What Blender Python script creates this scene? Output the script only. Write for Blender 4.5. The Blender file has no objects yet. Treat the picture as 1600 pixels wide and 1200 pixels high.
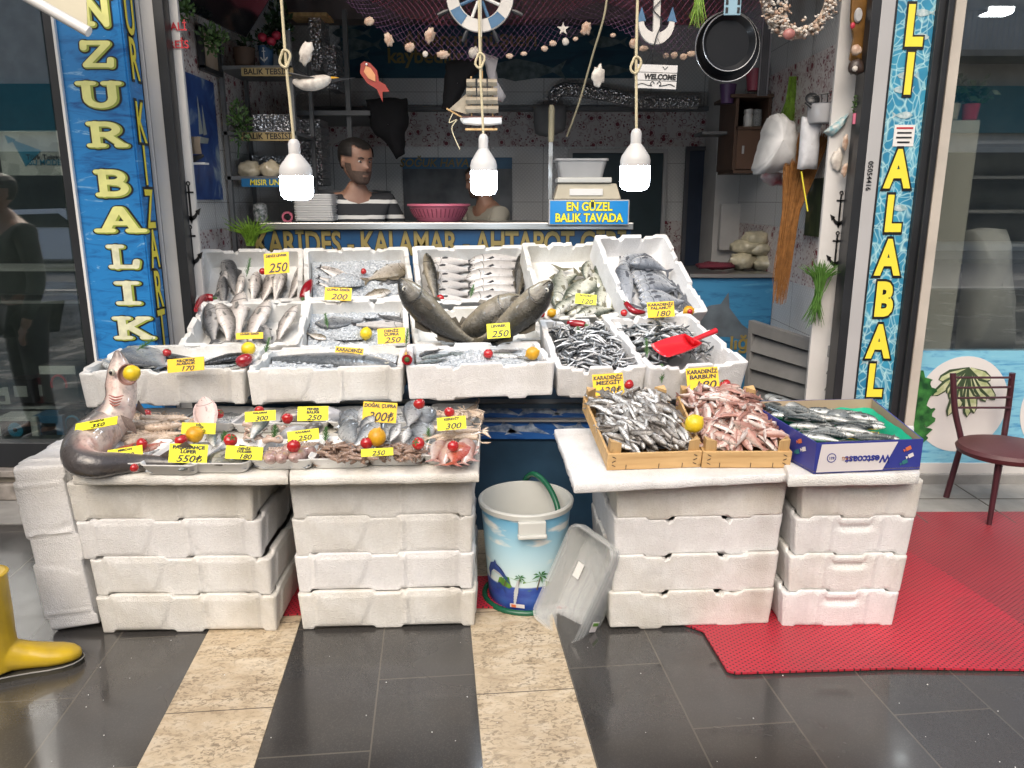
import bpy,math,random
from mathutils import Vector as V,Matrix as M,noise as NZ
R=math.radians
sc=bpy.context.scene
rnd=random.Random(11)
# ---------------------------------------------------------------- camera, sky, sun, exposure
F=1202.0;CH=1.5;PITCH=R(13.4)
cd=bpy.data.cameras.new('camera');cam=bpy.data.objects.new('camera',cd);sc.collection.objects.link(cam)
cd.sensor_fit='HORIZONTAL';cd.sensor_width=36;cd.lens=F/1600*36
cam.location=(0,0,CH);cam.rotation_euler=(R(90)-PITCH,0,0)
cd.clip_start=.05;cd.clip_end=300
sc.camera=cam
wd=bpy.data.worlds.new('World');sc.world=wd;wd.use_nodes=True
_n=wd.node_tree.nodes;_s=_n.new('ShaderNodeTexSky');_s.sky_type='NISHITA';_s.sun_disc=False
SUN_EL,SUN_AZ=R(46),R(192)
_s.sun_elevation=SUN_EL;_s.sun_rotation=SUN_AZ;_s.air_density=1.0;_s.dust_density=6.0;_s.ozone_density=.6
wd.node_tree.links.new(_s.outputs[0],_n['Background'].inputs[0]);_n['Background'].inputs[1].default_value=.15
sl=bpy.data.lights.new('sun','SUN');sun=bpy.data.objects.new('sun',sl);sc.collection.objects.link(sun)
sl.energy=1.5;sl.angle=R(60);sl.color=(1,.96,.9)
sun.rotation_euler=(R(90)-SUN_EL,0,math.pi-SUN_AZ)
sc.view_settings.view_transform='Standard';sc.view_settings.look='None';sc.view_settings.gamma=1
sc.view_settings.exposure=.32
sc.render.engine='CYCLES'
sc.cycles.max_bounces=7;sc.cycles.diffuse_bounces=4;sc.cycles.glossy_bounces=3
sc.cycles.transparent_max_bounces=8;sc.cycles.transmission_bounces=4
sc.cycles.use_denoising=True;sc.cycles.caustics_reflective=False;sc.cycles.caustics_refractive=False
sc.cycles.sample_clamp_indirect=4
# ---------------------------------------------------------------- measuring: picture position + a distance -> place
_c,_q=math.cos(PITCH),math.sin(PITCH)
O=V((0,0,CH))
def ray(px,py):
    u=(px-800)/F;v=(600-py)/F
    return V((u,_c+v*_q,-_q+v*_c))
def W(px,py,Y):
    d=ray(px,py);return O+d*(Y/d.y)
def G(px,py,z=0.0):
    d=ray(px,py);return O+d*((z-CH)/d.z)
def T(px,py,t):return O+ray(px,py)*t
def S(n,py,Y):return n*(Y/ray(800,py).y)/F # picture length -> metres at distance Y
def proj(p):
    d=p-O;zc=d.y*_c-d.z*_q;yc=d.y*_q+d.z*_c
    return 800+F*d.x/zc,600-F*yc/zc
def hit(px,py,p0,n):
    d=ray(px,py);return O+d*((p0-O).dot(n)/d.dot(n))
# ---------------------------------------------------------------- objects
C=sc.collection
def wm(o):return (wm(o.parent) if o.parent else M.Identity(4)) @ o.matrix_basis
def tag(o,label=None,cat=None,group=None,kind=None):
    if label:o['label']=label
    if cat:o['category']=cat
    if group:o['group']=group
    if kind:o['kind']=kind
    return o
def thing(name,label,cat,loc,group=None,rz=0,mtx=None):
    o=bpy.data.objects.new(name,None);C.objects.link(o);o.empty_display_size=.05
    o.matrix_basis=mtx if mtx is not None else (M.Translation(V(loc)) @ M.Rotation(rz,4,'Z'))
    return tag(o,label,cat,group)
def fr(o,x,z=None,y=None):
    """frame with origin o, x axis x, z axis about z"""
    x=V(x).normalized();z=V(z);y_=z.cross(x).normalized();z_=x.cross(y_)
    m=M.Identity(4)
    for i in range(3):m[i][0]=x[i];m[i][1]=y_[i];m[i][2]=z_[i];m[i][3]=o[i]
    return m
class MB:
    def __init__(s):s.v=[];s.f=[];s.m=[];s.dv=[];s.tl=[]
    def add(s,vs,fs,mi=0,mx=None,dv=None,tl=None):
        k=len(s.v)
        s.v += [(mx @ V(p)) if mx is not None else V(p) for p in vs]
        s.dv += list(dv) if dv else [0.0]*len(vs);s.tl += list(tl) if tl else [0.0]*len(vs)
        s.f += [tuple(i+k for i in f) for f in fs];s.m += [mi]*len(fs);return s
    def box(s,c,d,mx=None,mi=0):
        x,y,z=c;a,b,e=d[0]/2,d[1]/2,d[2]/2
        vs=[(x+i*a,y+j*b,z+k*e) for k in (-1,1) for j in (-1,1) for i in (-1,1)]
        return s.add(vs,[(0,2,3,1),(4,5,7,6),(0,1,5,4),(2,6,7,3),(0,4,6,2),(1,3,7,5)],mi,mx)
    def grid(s,rows,mi=0,mx=None,closed=False,dv=None,tl=None):
        n=len(rows[0]);vs=[p for r in rows for p in r];fs=[]
        for i in range(len(rows)-1):
            for j in range(n if closed else n-1):
                a=i*n+j;b=i*n+(j+1)%n
                fs.append((a,b,b+n,a+n))
        return s.add(vs,fs,mi,mx,dv,tl)
    def tube(s,pts,r,n=8,mi=0,mx=None,caps=True):
        pts=[V(p) for p in pts];rs=r if isinstance(r,(list,tuple)) else [r]*len(pts)
        up=None;rows=[]
        for i,p in enumerate(pts):
            t=(pts[min(i+1,len(pts)-1)]-pts[max(i-1,0)])
            t=t.normalized() if t.length>1e-9 else V((0,0,1))
            if up is None:up=t.orthogonal().normalized()
            else:
                up=up-t*up.dot(t);up=up.normalized() if up.length>1e-6 else t.orthogonal().normalized()
            b=t.cross(up)
            rows.append([p+(up*math.cos(2*math.pi*k/n)+b*math.sin(2*math.pi*k/n))*rs[i] for k in range(n)])
        k0=len(s.v);s.grid(rows,mi,mx,True)
        if caps:
            s.f.append(tuple(k0+k for k in reversed(range(n))));s.m.append(mi)
            e=k0+(len(pts)-1)*n;s.f.append(tuple(e+k for k in range(n)));s.m.append(mi)
        return s
    def lathe(s,prof,n=24,mi=0,mx=None):
        rows=[[(r*math.cos(2*math.pi*k/n),r*math.sin(2*math.pi*k/n),z) for k in range(n)] for r,z in prof]
        return s.grid(rows,mi,mx,True)
    def poly(s,pts,d,mi=0,mx=None):
        """outline in x,z; front face at y=0, thickness d towards +y"""
        n=len(pts);vs=[(x,0,z) for x,z in pts]+[(x,d,z) for x,z in pts]
        fs=[tuple(range(n)),tuple(reversed(range(n,2*n)))]+[(i+n,(i+1)%n+n,(i+1)%n,i) for i in range(n)]
        return s.add(vs,fs,mi,mx)
    def ell(s,c,r,nu=10,nv=7,mi=0,mx=None):
        rows=[]
        for j in range(nv+1):
            a=-math.pi/2+math.pi*j/nv;rr=max(math.cos(a),.02)
            rows.append([(c[0]+r[0]*rr*math.cos(2*math.pi*k/nu),c[1]+r[1]*rr*math.sin(2*math.pi*k/nu),c[2]+r[2]*math.sin(a)) for k in range(nu)])
        return s.grid(rows,mi,mx,True)
    def mesh(s,name,mats,smooth=40,attrs=False,inv=None):
        me=bpy.data.meshes.new(name)
        me.from_pydata([(inv @ p) if inv is not None else p for p in s.v],[],s.f)
        for m in (mats if isinstance(mats,(list,tuple)) else [mats]):me.materials.append(m)
        me.polygons.foreach_set('material_index',s.m)
        if smooth:
            me.polygons.foreach_set('use_smooth',[True]*len(s.f))
            if smooth<180:me.set_sharp_from_angle(angle=R(smooth))
        if attrs:
            for nm,d in (('dv',s.dv),('tl',s.tl)):
                a=me.attributes.new(nm,'FLOAT','POINT');a.data.foreach_set('value',d)
        me.validate();me.update();return me
    def build(s,name,mats,parent=None,smooth=40,bevel=0,origin=None,attrs=False,local=False):
        """world-space geometry -> one object; a child is put in its parent's space"""
        if parent is not None:
            inv=None if local else wm(parent).inverted()
            o=bpy.data.objects.new(name,s.mesh(name,mats,smooth,attrs,inv));C.objects.link(o);o.parent=parent
        else:
            if local:origin=V((0,0,0))
            if origin is None:
                xs=[p.x for p in s.v];ys=[p.y for p in s.v];zs=[p.z for p in s.v]
                origin=V(((min(xs)+max(xs))/2,(min(ys)+max(ys))/2,min(zs)))
            o=bpy.data.objects.new(name,s.mesh(name,mats,smooth,attrs,M.Translation(-V(origin))));C.objects.link(o);o.location=origin
        if bevel:
            b=o.modifiers.new('bevel','BEVEL');b.width=bevel;b.segments=2;b.limit_method='ANGLE';b.angle_limit=R(40)
        return o
def put(me,name,mtx,parent=None):
    o=bpy.data.objects.new(name,me);C.objects.link(o);o.matrix_basis=mtx
    if parent is not None:o.parent=parent
    return o
def text(body,mtx,size,mat,parent,bold=0.0,shear=0,sx=1.0,ext=.0006,name='lettering',line=.9):
    cu=bpy.data.curves.new(name,'FONT');cu.body=body;cu.size=size;cu.align_x='CENTER';cu.align_y='CENTER'
    cu.offset=bold*size;cu.shear=shear;cu.extrude=ext;cu.space_line=line;cu.resolution_u=3
    cu.materials.append(mat)
    tmp=bpy.data.objects.new(name,cu);me=bpy.data.meshes.new_from_object(tmp)
    bpy.data.objects.remove(tmp);bpy.data.curves.remove(cu);me.name=name
    o=bpy.data.objects.new(name,me);C.objects.link(o)
    m=mtx @ M.Scale(sx,4,V((1,0,0)))
    if parent is not None:o.parent=parent;m=wm(parent).inverted() @ m
    o.matrix_basis=m
    return o
def facing(p,nrm=(0,-1,0),up=(0,0,1),roll=0):
    """text / card frame: x to the right, y up, z towards the viewer"""
    n=V(nrm).normalized();x=V(up).cross(n).normalized();y=n.cross(x)
    m=M.Identity(4)
    for i in range(3):m[i][0]=x[i];m[i][1]=y[i];m[i][2]=n[i];m[i][3]=p[i]
    return m @ M.Rotation(roll,4,'Z')
def lerp(a,b,t):return a+(b-a)*t
def curve_pts(pts,n=8):
    """smooth curve through points"""
    P=[V(p) for p in pts];out=[]
    for i in range(len(P)-1):
        a=P[max(i-1,0)];b=P[i];c=P[i+1];d=P[min(i+2,len(P)-1)]
        for k in range(n):
            t=k/n
            out.append(.5*((2*b)+(c-a)*t+(2*a-5*b+4*c-d)*t*t+(3*b-a-3*c+d)*t ** 3))
    out.append(P[-1]);return out
# ---------------------------------------------------------------- materials
class NT:
    def __init__(s,name):
        s.mat=bpy.data.materials.new(name);s.mat.use_nodes=True;s.t=s.mat.node_tree;s.b=s.t.nodes['Principled BSDF']
        s.out=s.t.nodes['Material Output']
    def n(s,typ,ins=None,**kw):
        nd=s.t.nodes.new('ShaderNode'+typ)
        for k,v in kw.items():setattr(nd,k,v)
        for k,v in (ins or {}).items():s.set(nd,k,v)
        return nd
    def set(s,nd,k,v):
        i=nd.inputs[k]
        if hasattr(v,'is_output'):s.t.links.new(v,i)
        else:i.default_value=v
    def p(s,**kw):
        for k,v in kw.items():s.set(s.b,{'col':'Base Color','rough':'Roughness','metal':'Metallic','spec':'Specular IOR Level','coat':'Coat Weight','normal':'Normal','trans':'Transmission Weight','alpha':'Alpha','em':'Emission Color','es':'Emission Strength','ior':'IOR','sss':'Subsurface Weight','coatr':'Coat Roughness'}[k],v)
        return s
    def ramp(s,fac,stops,interp='LINEAR'):
        r=s.n('ValToRGB');r.color_ramp.interpolation=interp
        while len(r.color_ramp.elements)<len(stops):r.color_ramp.elements.new(.5)
        for e,(q,c) in zip(r.color_ramp.elements,stops):e.position=q;e.color=(c[0],c[1],c[2],1) if isinstance(c,(tuple,list)) else (c,c,c,1)
        s.set(r,0,fac);return r.outputs[0]
    def co(s,scale=(1,1,1),kind='Object',rot=(0,0,0),loc=(0,0,0)):
        t=s.n('TexCoord');mp=s.n('Mapping');mp.inputs['Scale'].default_value=scale;mp.inputs['Rotation'].default_value=rot;mp.inputs['Location'].default_value=loc
        s.t.links.new(t.outputs[kind],mp.inputs[0]);return mp.outputs[0]
    def noise(s,scale,detail=3,co=None,dist=0,rough=.5):
        i={'Scale':scale,'Detail':detail,'Distortion':dist,'Roughness':rough}
        nd=s.n('TexNoise',i);s.set(nd,0,co if co is not None else s.co());return nd.outputs[0]
    def vor(s,scale,co=None,feature='F1',rand=1.0,out=0):
        nd=s.n('TexVoronoi',{'Scale':scale,'Randomness':rand},feature=feature);s.set(nd,0,co if co is not None else s.co());return nd.outputs[out]
    def mix(s,a,b,f,mode='MIX'):
        nd=s.n('MixRGB',blend_type=mode)
        for k,v in ((0,f),(1,a),(2,b)):
            if isinstance(v,(tuple,list)) and len(v) == 3:v=(*v,1)
            s.set(nd,k,v)
        return nd.outputs[0]
    def math(s,op,a,b=0.0):
        nd=s.n('Math',operation=op);s.set(nd,0,a);s.set(nd,1,b);return nd.outputs[0]
    def bump(s,h,st=.3,dist=.01):
        nd=s.n('Bump',{'Strength':st,'Distance':dist,'Height':h});s.p(normal=nd.outputs[0]);return s
    def attr(s,nm):
        nd=s.n('Attribute',attribute_name=nm);return nd.outputs['Fac']
    def xyz(s,co=None):
        nd=s.n('SeparateXYZ');s.set(nd,0,co if co is not None else s.co());return nd.outputs
def c4(c):return (c[0],c[1],c[2],1)
def pm(name,col,rough=.5,metal=0,var=.15,vs=6,bump=0,bs=60,col2=None,spec=.5,**kw):
    """plain material with soft variation of colour (wear) and a little bump"""
    t=NT(name)
    if var or col2:
        f=t.noise(vs,5);c2=col2 or tuple(x*(1-var) for x in col)
        t.p(col=t.ramp(f,[(.35,c2),(.65,col)]))
    else:t.p(col=c4(col))
    t.p(rough=rough,metal=metal,spec=spec,**kw)
    if bump:t.bump(t.noise(bs,4),bump,.004)
    return t.mat
def emis(name,col,st):
    t=NT(name);t.p(col=c4(col),em=c4(col),es=st);return t.mat
# ---------------------------------------------------------------- materials of the setting
def sea_mat(name,deep,mid,light,sc_=(3,3,14),rough=.35):
    t=NT(name);co=t.co(sc_)
    f=t.noise(2.2,6,co,1.2,.65)
    t.p(col=t.ramp(f,[(.3,deep),(.5,mid),(.62,mid),(.76,light)]),rough=rough);return t.mat
def granite_mat():
    t=NT('wet dark granite');x=t.xyz()
    co=t.n('CombineXYZ',{0:x[1],1:x[0]}).outputs[0]
    br=t.n('TexBrick',{'Scale':1.0,'Mortar Size':.0028,'Mortar Smooth':.2,'Brick Width':.66,'Row Height':TILE,'Color1':(.038,.038,.039,1),'Color2':(.054,.053,.052,1),'Mortar':(.11,.10,.085,1),'Bias':0})
    t.set(br,0,co)
    sp=t.vor(330,out=1);spk=t.ramp(sp,[(.55,0),(.9,1)])
    col=t.mix(br.outputs[0],(.085,.082,.078),t.math('MULTIPLY',spk,.42))
    stain=t.ramp(t.noise(1.7,5,dist=.6),[(.4,0),(.7,1)])
    col=t.mix(col,(.055,.047,.038),t.math('MULTIPLY',stain,.55))
    wet=t.ramp(t.noise(2.3,4,dist=.8),[(.36,.05),(.66,.30)])
    t.p(col=col,rough=wet,spec=.6,coat=t.ramp(t.noise(1.1,3,dist=.5),[(.35,.7),(.65,.15)]),coatr=.07)
    t.bump(t.math('ADD',t.math('MULTIPLY',t.noise(220,2),.25),t.math('MULTIPLY',br.outputs[1],-1.5)),.25,.002);return t.mat
def travertine_mat():
    t=NT('pitted travertine');x=t.xyz()
    col=t.ramp(t.noise(9,6,t.co((1,2.2,1)),.8),[(.25,(.40,.31,.20)),(.5,(.55,.45,.31)),(.75,(.64,.56,.43))])
    big=t.ramp(t.noise(3,3),[(.45,0),(.65,1)])
    pit=t.ramp(t.noise(62,4,t.co((1,1.6,1)),.8,.6),[(.50,0),(.58,1)])
    pit2=t.math('MULTIPLY',pit,t.ramp(t.noise(8,3),[(.35,.25),(.6,1)]))
    col=t.mix(col,(.13,.095,.06),t.math('MULTIPLY',pit2,.68))
    col=t.mix(col,(.30,.24,.17),t.math('MULTIPLY',big,.25))
    seam=t.math('LESS_THAN',t.math('ABSOLUTE',t.math('SUBTRACT',t.math('FRACT',t.math('DIVIDE',t.math('ADD',x[1],.098),.49)),.5)),.0042)
    col=t.mix(col,(.09,.07,.05),seam)
    t.p(col=col,rough=t.ramp(t.noise(3,3),[(.35,.22),(.65,.5)]))
    t.bump(t.math('SUBTRACT',1.0,pit2),.35,.003);return t.mat
def redmat_mat(name,a,b):
    t=NT(name);co=t.co((1,1,1),rot=(0,0,R(8)));x=t.xyz(co)
    def wv(v):return t.math('SINE',t.math('MULTIPLY',v,2*math.pi/.021))
    h=t.math('MULTIPLY',wv(x[0]),wv(x[1]));hole=t.ramp(h,[(.42,0),(.62,1)])
    base=t.ramp(t.noise(1.3,5,dist=.5),[(.35,b),(.65,a)])
    dirt=t.ramp(t.noise(4,5),[(.5,0),(.8,.35)])
    base=t.mix(base,(.20,.06,.05),dirt)
    t.p(col=t.mix(base,(.06,.012,.014),t.math('MULTIPLY',hole,1.0)),rough=.42);t.bump(t.math('SUBTRACT',1.0,hole),.5,.004);return t.mat
def wallpaper_mat():
    t=NT('white wallpaper with dark red flowers')
    co=t.co();g=t.vor(13,co);fl=t.ramp(g,[(.18,1),(.24,0),(.30,0),(.33,1),(.37,0)])
    br=t.ramp(t.noise(24,3,co,1.5),[(.55,0),(.59,1)]);pt=t.ramp(t.vor(44,co),[(.25,1),(.34,0)])
    pt=t.math('MULTIPLY',pt,t.ramp(t.noise(11,2),[(.45,0),(.55,1)]))
    col=t.mix((.62,.58,.56),(.42,.30,.29),t.math('MULTIPLY',br,.7));col=t.mix(col,(.20,.03,.045),fl);col=t.mix(col,(.16,.025,.04),pt)
    t.p(col=col,rough=.5);return t.mat
def tile_mat():
    t=NT('white embossed wall tiles');x=t.xyz()
    u=t.math('ADD',x[0],x[1]);v=x[2]
    d1=t.math('SINE',t.math('MULTIPLY',t.math('ADD',u,v),210));d2=t.math('SINE',t.math('MULTIPLY',t.math('SUBTRACT',u,v),210))
    h=t.math('MAXIMUM',d1,d2)
    def seam(c,w):return t.math('LESS_THAN',t.math('ABSOLUTE',t.math('SUBTRACT',t.math('FRACT',t.math('DIVIDE',c,w)),.5)),.006)
    s_=t.math('MAXIMUM',seam(u,.42),seam(v,.30))
    col=t.ramp(h,[(.5,(.70,.70,.69)),(.95,(.60,.60,.59))])
    t.p(col=t.mix(col,(.30,.29,.28),s_),rough=.25);t.bump(h,.25,.004);return t.mat
def caustic_mat():
    t=NT('printed turquoise water');co=t.co((1,1,.75));w=t.n('TexNoise',{'Scale':7.0,'Detail':2.0});t.set(w,0,co)
    va=t.n('VectorMath',operation='MULTIPLY_ADD');t.set(va,0,w.outputs[1]);va.inputs[1].default_value=(.12,.12,.12);t.set(va,2,co);cc=va.outputs[0];e=t.vor(26,cc,'DISTANCE_TO_EDGE')
    ln=t.ramp(e,[(.0,1),(.09,0)]);e2=t.vor(11,cc,'DISTANCE_TO_EDGE');ln2=t.ramp(e2,[(0,1),(.06,0)])
    base=t.ramp(t.noise(5,3),[(.3,(.02,.16,.30)),(.7,(.05,.32,.48))])
    col=t.mix(base,(.45,.72,.72),t.math('MULTIPLY',ln,.7));col=t.mix(col,(.55,.8,.78),t.math('MULTIPLY',ln2,.5))
    t.p(col=col,rough=.35);return t.mat
def glass_mat(name,tint,refl):
    t=NT(name);tr=t.n('BsdfTransparent',{0:c4(tint)});gl=t.n('BsdfGlossy',{0:(1,1,1,1),'Roughness':.0})
    lw_=t.n('LayerWeight',{0:.5});f=t.math('ADD',t.math('MULTIPLY',t.math('POWER',lw_.outputs['Facing'],4.0),.5),refl)
    mx=t.n('MixShader',{0:f,1:tr.outputs[0],2:gl.outputs[0]});t.t.links.new(mx.outputs[0],t.out.inputs[0]);return t.mat
ANG=R(5.7);GRot=M.Rotation(ANG,4,'Z');Gi=GRot.inverted()
def gl(px,py):return Gi @ G(px,py)
ex=[gl(215,1200).x,gl(397,1200).x,gl(755,1200).x,gl(932,1200).x]
TILE=(ex[2]-ex[1])/2
m_granite=granite_mat();m_trav=travertine_mat();m_sea=sea_mat('printed blue sea',(.008,.075,.25),(.02,.20,.50),(.42,.66,.80),(2.4,2.4,9))
m_caus=caustic_mat();m_wallp=wallpaper_mat();m_tile=tile_mat()
m_asph=pm('asphalt',(.16,.16,.16),.8,var=.3,vs=30,bump=.4,bs=200)
m_conc=pm('grey paving slabs',(.30,.295,.28),.6,var=.25,vs=9,bump=.3,bs=120)
m_dark=pm('dark anodised frame',(.022,.024,.027),.35,var=.3)
m_alu=pm('light grey aluminium',(.42,.42,.42),.4,var=.1,vs=3)
m_white=pm('white plastic',(.72,.72,.70),.35,var=.08)
m_whitewall=pm('white painted strip',(.62,.61,.59),.5,var=.12,vs=5)
m_cream=pm('cream render',(.46,.41,.33),.8,var=.2,vs=4,bump=.3,bs=40)
m_stonew=pm('rough stone base',(.33,.30,.27),.85,var=.45,vs=14,bump=.8,bs=25)
m_yel=pm('yellow lettering',(.82,.70,.06),.4,var=.06)
m_black=pm('black lettering',(.012,.012,.013),.4,var=0)
m_olive=pm('olive letter edge',(.30,.36,.06),.4,var=.1)
m_glassL=glass_mat('greenish shop glass',(.90,.95,.93),.32)
m_glassR=glass_mat('shop glass',(.95,.97,.96),.30)
m_int=pm('dark shop interior',(.07,.08,.08),.7,var=.3)
m_stain=NT('brushed stainless steel');m_stain.p(col=(.62,.62,.60,1),metal=1.0,rough=.32);m_stain=m_stain.mat
m_ceil=pm('brown grey ceiling boards',(.24,.20,.19),.7,var=.25,vs=5)
m_red=pm('red lettering',(.45,.02,.03),.5,var=0)
# ---------------------------------------------------------------- ground
g=MB();g.add([(-60,-60,0),(60,-60,0),(60,30,0),(-60,30,0)],[(0,1,2,3)])
o=g.build('ground',m_asph,smooth=0,origin=V((0,0,-.01)));tag(o,kind='structure');o.location=(0,0,-.13)
# granite pavement: texture phase so that a joint falls on the strip's edge
pv=MB();pv.box((0,0,-.06),(40,12.6,.12))
o=bpy.data.objects.new('pavement',pv.mesh('pavement',m_granite,0));C.objects.link(o);tag(o,kind='structure')
_sh=V((ex[1],0,0));o.data.transform(M.Translation(V((-ex[1],-0.9,0))));o.matrix_basis=GRot @ M.Translation(V((ex[1],0.9,0)))
for a,b in ((ex[0],ex[1]),(ex[2],ex[3])):
    s_=MB();s_.box(((a+b)/2,.2,.001),(b-a,7.4,.006))
    o=bpy.data.objects.new('paving_strip',s_.mesh('paving_strip',m_trav,0));C.objects.link(o);o.matrix_basis=GRot;tag(o,kind='structure')
s_=MB();s_.box((0,3.72,.0015),(16,.62,.007));o=s_.build('footpath',m_conc,smooth=0);tag(o,kind='structure')
jm=pm('dark joint',(.12,.115,.10),.8,var=0)
j=MB()
for i in range(30):j.box((-6+i*.42,3.72,.0061),(.006,.62,.003),None)
j.box((0,3.72,.0061),(16,.006,.0026));o=j.build('paving_joints',jm,smooth=0);tag(o,kind='structure')
def matpoly(pts,z,m,name,label):
    q=MB();n=len(pts);ps=[G(x,y,z) for x,y in pts]
    q.add([(p.x,p.y,z) for p in ps]+[(p.x,p.y,z-.007) for p in ps],[tuple(range(n))]+[((i+1)%n,i,i+n,(i+1)%n+n) for i in range(n)])
    o=q.build(name,m,smooth=0);return tag(o,label,'mat','red rubber floor mats')
m_red1=redmat_mat('bright red perforated rubber',(.50,.026,.048),(.36,.020,.038));m_red2=redmat_mat('dull red perforated rubber',(.36,.03,.045),(.26,.025,.035))
matpoly([(300,905),(620,902),(745,900),(1000,895),(1420,862),(1475,893),(1560,950),(1640,1004),(1700,1047),(1400,1043),(1150,1051),(1136,1047),(1098,985),(1000,950),(745,948),(440,960),(420,940)],.0125,m_red1,'floor_mat','bright red perforated mat running under the foam boxes')
matpoly([(1300,800),(1750,799),(1800,975),(1597,975),(1500,940),(1420,862),(1300,862)],.0075,m_red2,'floor_mat','dull red perforated mat under the chair legs')
q=MB()
for i in range(46):
    c=G(rnd.uniform(20,1590),1000+200*rnd.random() ** 1.4,.006);s_=rnd.uniform(.001,.0026);q.ell((0,0,0),(s_,s_*.8,s_*.6),6,4,0,M.Translation(c) @ M.Rotation(rnd.uniform(0,6),4,'Z'))
tag(q.build('foam_crumbs',m_white),kind='stuff')
# ---------------------------------------------------------------- street behind the viewer (seen only as reflections)
kb=MB();kb.box((0,-5.6,-.05),(40,.18,.14));tag(kb.build('kerb',m_conc,smooth=0,bevel=.02),kind='structure')
fp=MB();fp.box((0,-14.2,-.06),(60,3.2,.12));tag(fp.build('footpath',m_conc,smooth=0),kind='structure')
t_=thing('apartment_building','cream apartment block across the street seen as a reflection in the shop glass','building',(0,-16,0))
b_=MB();b_.box((0,-17.5,4.4),(52,3,8.8));b_.build('wall',pm('grey cream render',(.72,.69,.62),.8,var=.2,vs=2),t_,0)
b_=MB();b_.box((0,-15.9,4.1),(51.6,.2,1.3));b_.build('fascia',pm('teal fascia',(.015,.22,.26),.4,var=.1),t_,0)
m_wg=pm('dark window glass',(.04,.05,.055),.1,var=.2);m_wfr=pm('white window frame',(.6,.6,.58),.5,var=.05)
for fl in (0,):
    for i in range(9):
        x=-22+i*5.5;z=6.2+fl*2.9
        q=MB();q.box((x,-15.96,z),(2.0,.12,1.5));w=q.build('window',m_wfr,t_,0)
        q=MB();q.box((x-.48,-15.9,z),(.86,.06,1.3));q.box((x+.48,-15.9,z),(.86,.06,1.3));q.build('pane',m_wg,w,0)
for x in (13.5,-3):
    q=MB();q.box((x,-15.3,5.45),(5,1.3,.16));bl=q.build('balcony',m_cream,t_,0)
    q=MB()
    for i in range(34):q.box((x-2.45+i*.148,-14.68,6.05),(.03,.03,.95))
    q.box((x,-14.68,6.55),(5,.05,.05));q.build('railing',m_wfr,bl,0)
for k in range(8):
    q=MB();q.box((-21+k*6,-15.96,1.6),(4.4,.1,2.6));q.build('shopfront',m_wg,t_,0)
def car(x,y,lab):
    t=thing('parked_car',lab,'car',(x,y,0));mp=pm('white car paint',(.75,.75,.74),.2,var=.03,coat=.8)
    pr=[(-2.1,.35),(-2.12,.8),(-1.9,.98),(-1.3,1.0),(-.75,1.42),(.7,1.46),(1.35,1.05),(2.0,.9),(2.15,.6),(2.1,.32)]
    q=MB();rows=[]
    for yy,k in ((-.85,.93),(-.8,1),(.8,1),(.85,.93)):rows.append([(x+a*(1 if abs(yy)<.84 else .985),y+yy*(1 if z<1 else .84),.3+(z-.3)*k-.13) for a,z in pr])
    q.grid(rows,closed=True);q.f += [tuple(reversed(range(10))),tuple(range(30,40))];q.m += [0,0];q.build('body',mp,t,40)
    for s in (-1,1):
        q=MB();q.poly([(x-.66,.93),(x+.6,.93),(x+1.02,.93),(x+.62,1.24),(x-.62,1.2)],.02,0,M.Translation(V((0,y+s*.72-.01,-.02))));q.build('side_window',m_wg,t,0)
        for a in (-1.3,1.32):
            q=MB();mx=M.Translation(V((x+a,y+s*.8,.2))) @ M.Rotation(R(90),4,'X');q.lathe([(.02,.1),(.2,.1),(.3,.11),(.33,.06),(.33,-.06),(.3,-.11),(.02,-.1)],24,0,mx);w=q.build('wheel',pm('tyre',(.02,.02,.02),.8),t)
            q=MB();q.lathe([(.02,.12),(.19,.115),(.2,.09)],16,0,mx);q.lathe([(.2,-.09),(.19,-.115),(.02,-.12)],16,0,mx);q.build('rim',m_alu,w)
    q=MB();q.box((x+2.08,y,.6),(.1,1.3,.12));q.build('tail_light',m_red,t,0)
car(-11.0,-11.2,'white hatchback parked across the street, mirrored in the dark shop window')
# ---------------------------------------------------------------- the shop: walls, floor, ceiling
XL,XR,YB,ZC=-1.72,1.70,6.4,3.0
def slab(name,c,d,m):
    q=MB();q.box(c,d);o=q.build(name,m,smooth=0);return tag(o,kind='structure')
slab('floor',(0,5.35,.07),(3.6,2.5,.14),m_conc)
slab('ceiling',(.1,5.2,ZC+.05),(3.6,2.7,.1),m_ceil)
def banded(name,x,w0,w1):
    """side or back wall: tile below, flowered band, tile above (three stacked sheets)"""
    for nm,z0,z1,m in (('tile',.0,1.02,m_tile),('paper',1.02,1.34,m_wallp),('tile',1.34,w0,m_tile),('paper',w0,w1,m_wallp),('tile',w1,ZC,m_tile)):
        if z1 <= z0:continue
        if x is not None:slab(name,(x+(.05 if x>0 else-.05),5.25,(z0+z1)/2),(.1,2.30,z1-z0),m)
        else:slab(name,(-.01,YB+.05,(z0+z1)/2),(3.40,.1,z1-z0),m)
banded('wall',XL,1.92,2.45);banded('wall',XR,1.86,2.30);banded('wall',None,1.92,2.18)
slab('ceiling_beam',(-.05,6.25,2.90),(3.3,.22,.19),m_ceil)
# the shop's own upper storey over the opening
t_=thing('shop_building','upper wall of the shop building above the open shop front','building',(0,4.2,2.75))
q=MB();q.box((0,4.35,5.4),(16,.7,5.0));q.build('wall',m_cream,t_,0)
q=MB();q.box((0,3.96,2.83),(16,.1,.16));q.build('lintel',m_dark,t_,0)
for x in (-5,-2,1.4,4.6):
    q=MB();q.box((x,3.97,4.6),(1.3,.08,1.4));w=q.build('window',m_wfr,t_,0)
    q=MB();q.box((x,3.92,4.6),(1.1,.04,1.2));q.build('pane',m_wg,w,0)
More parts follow.
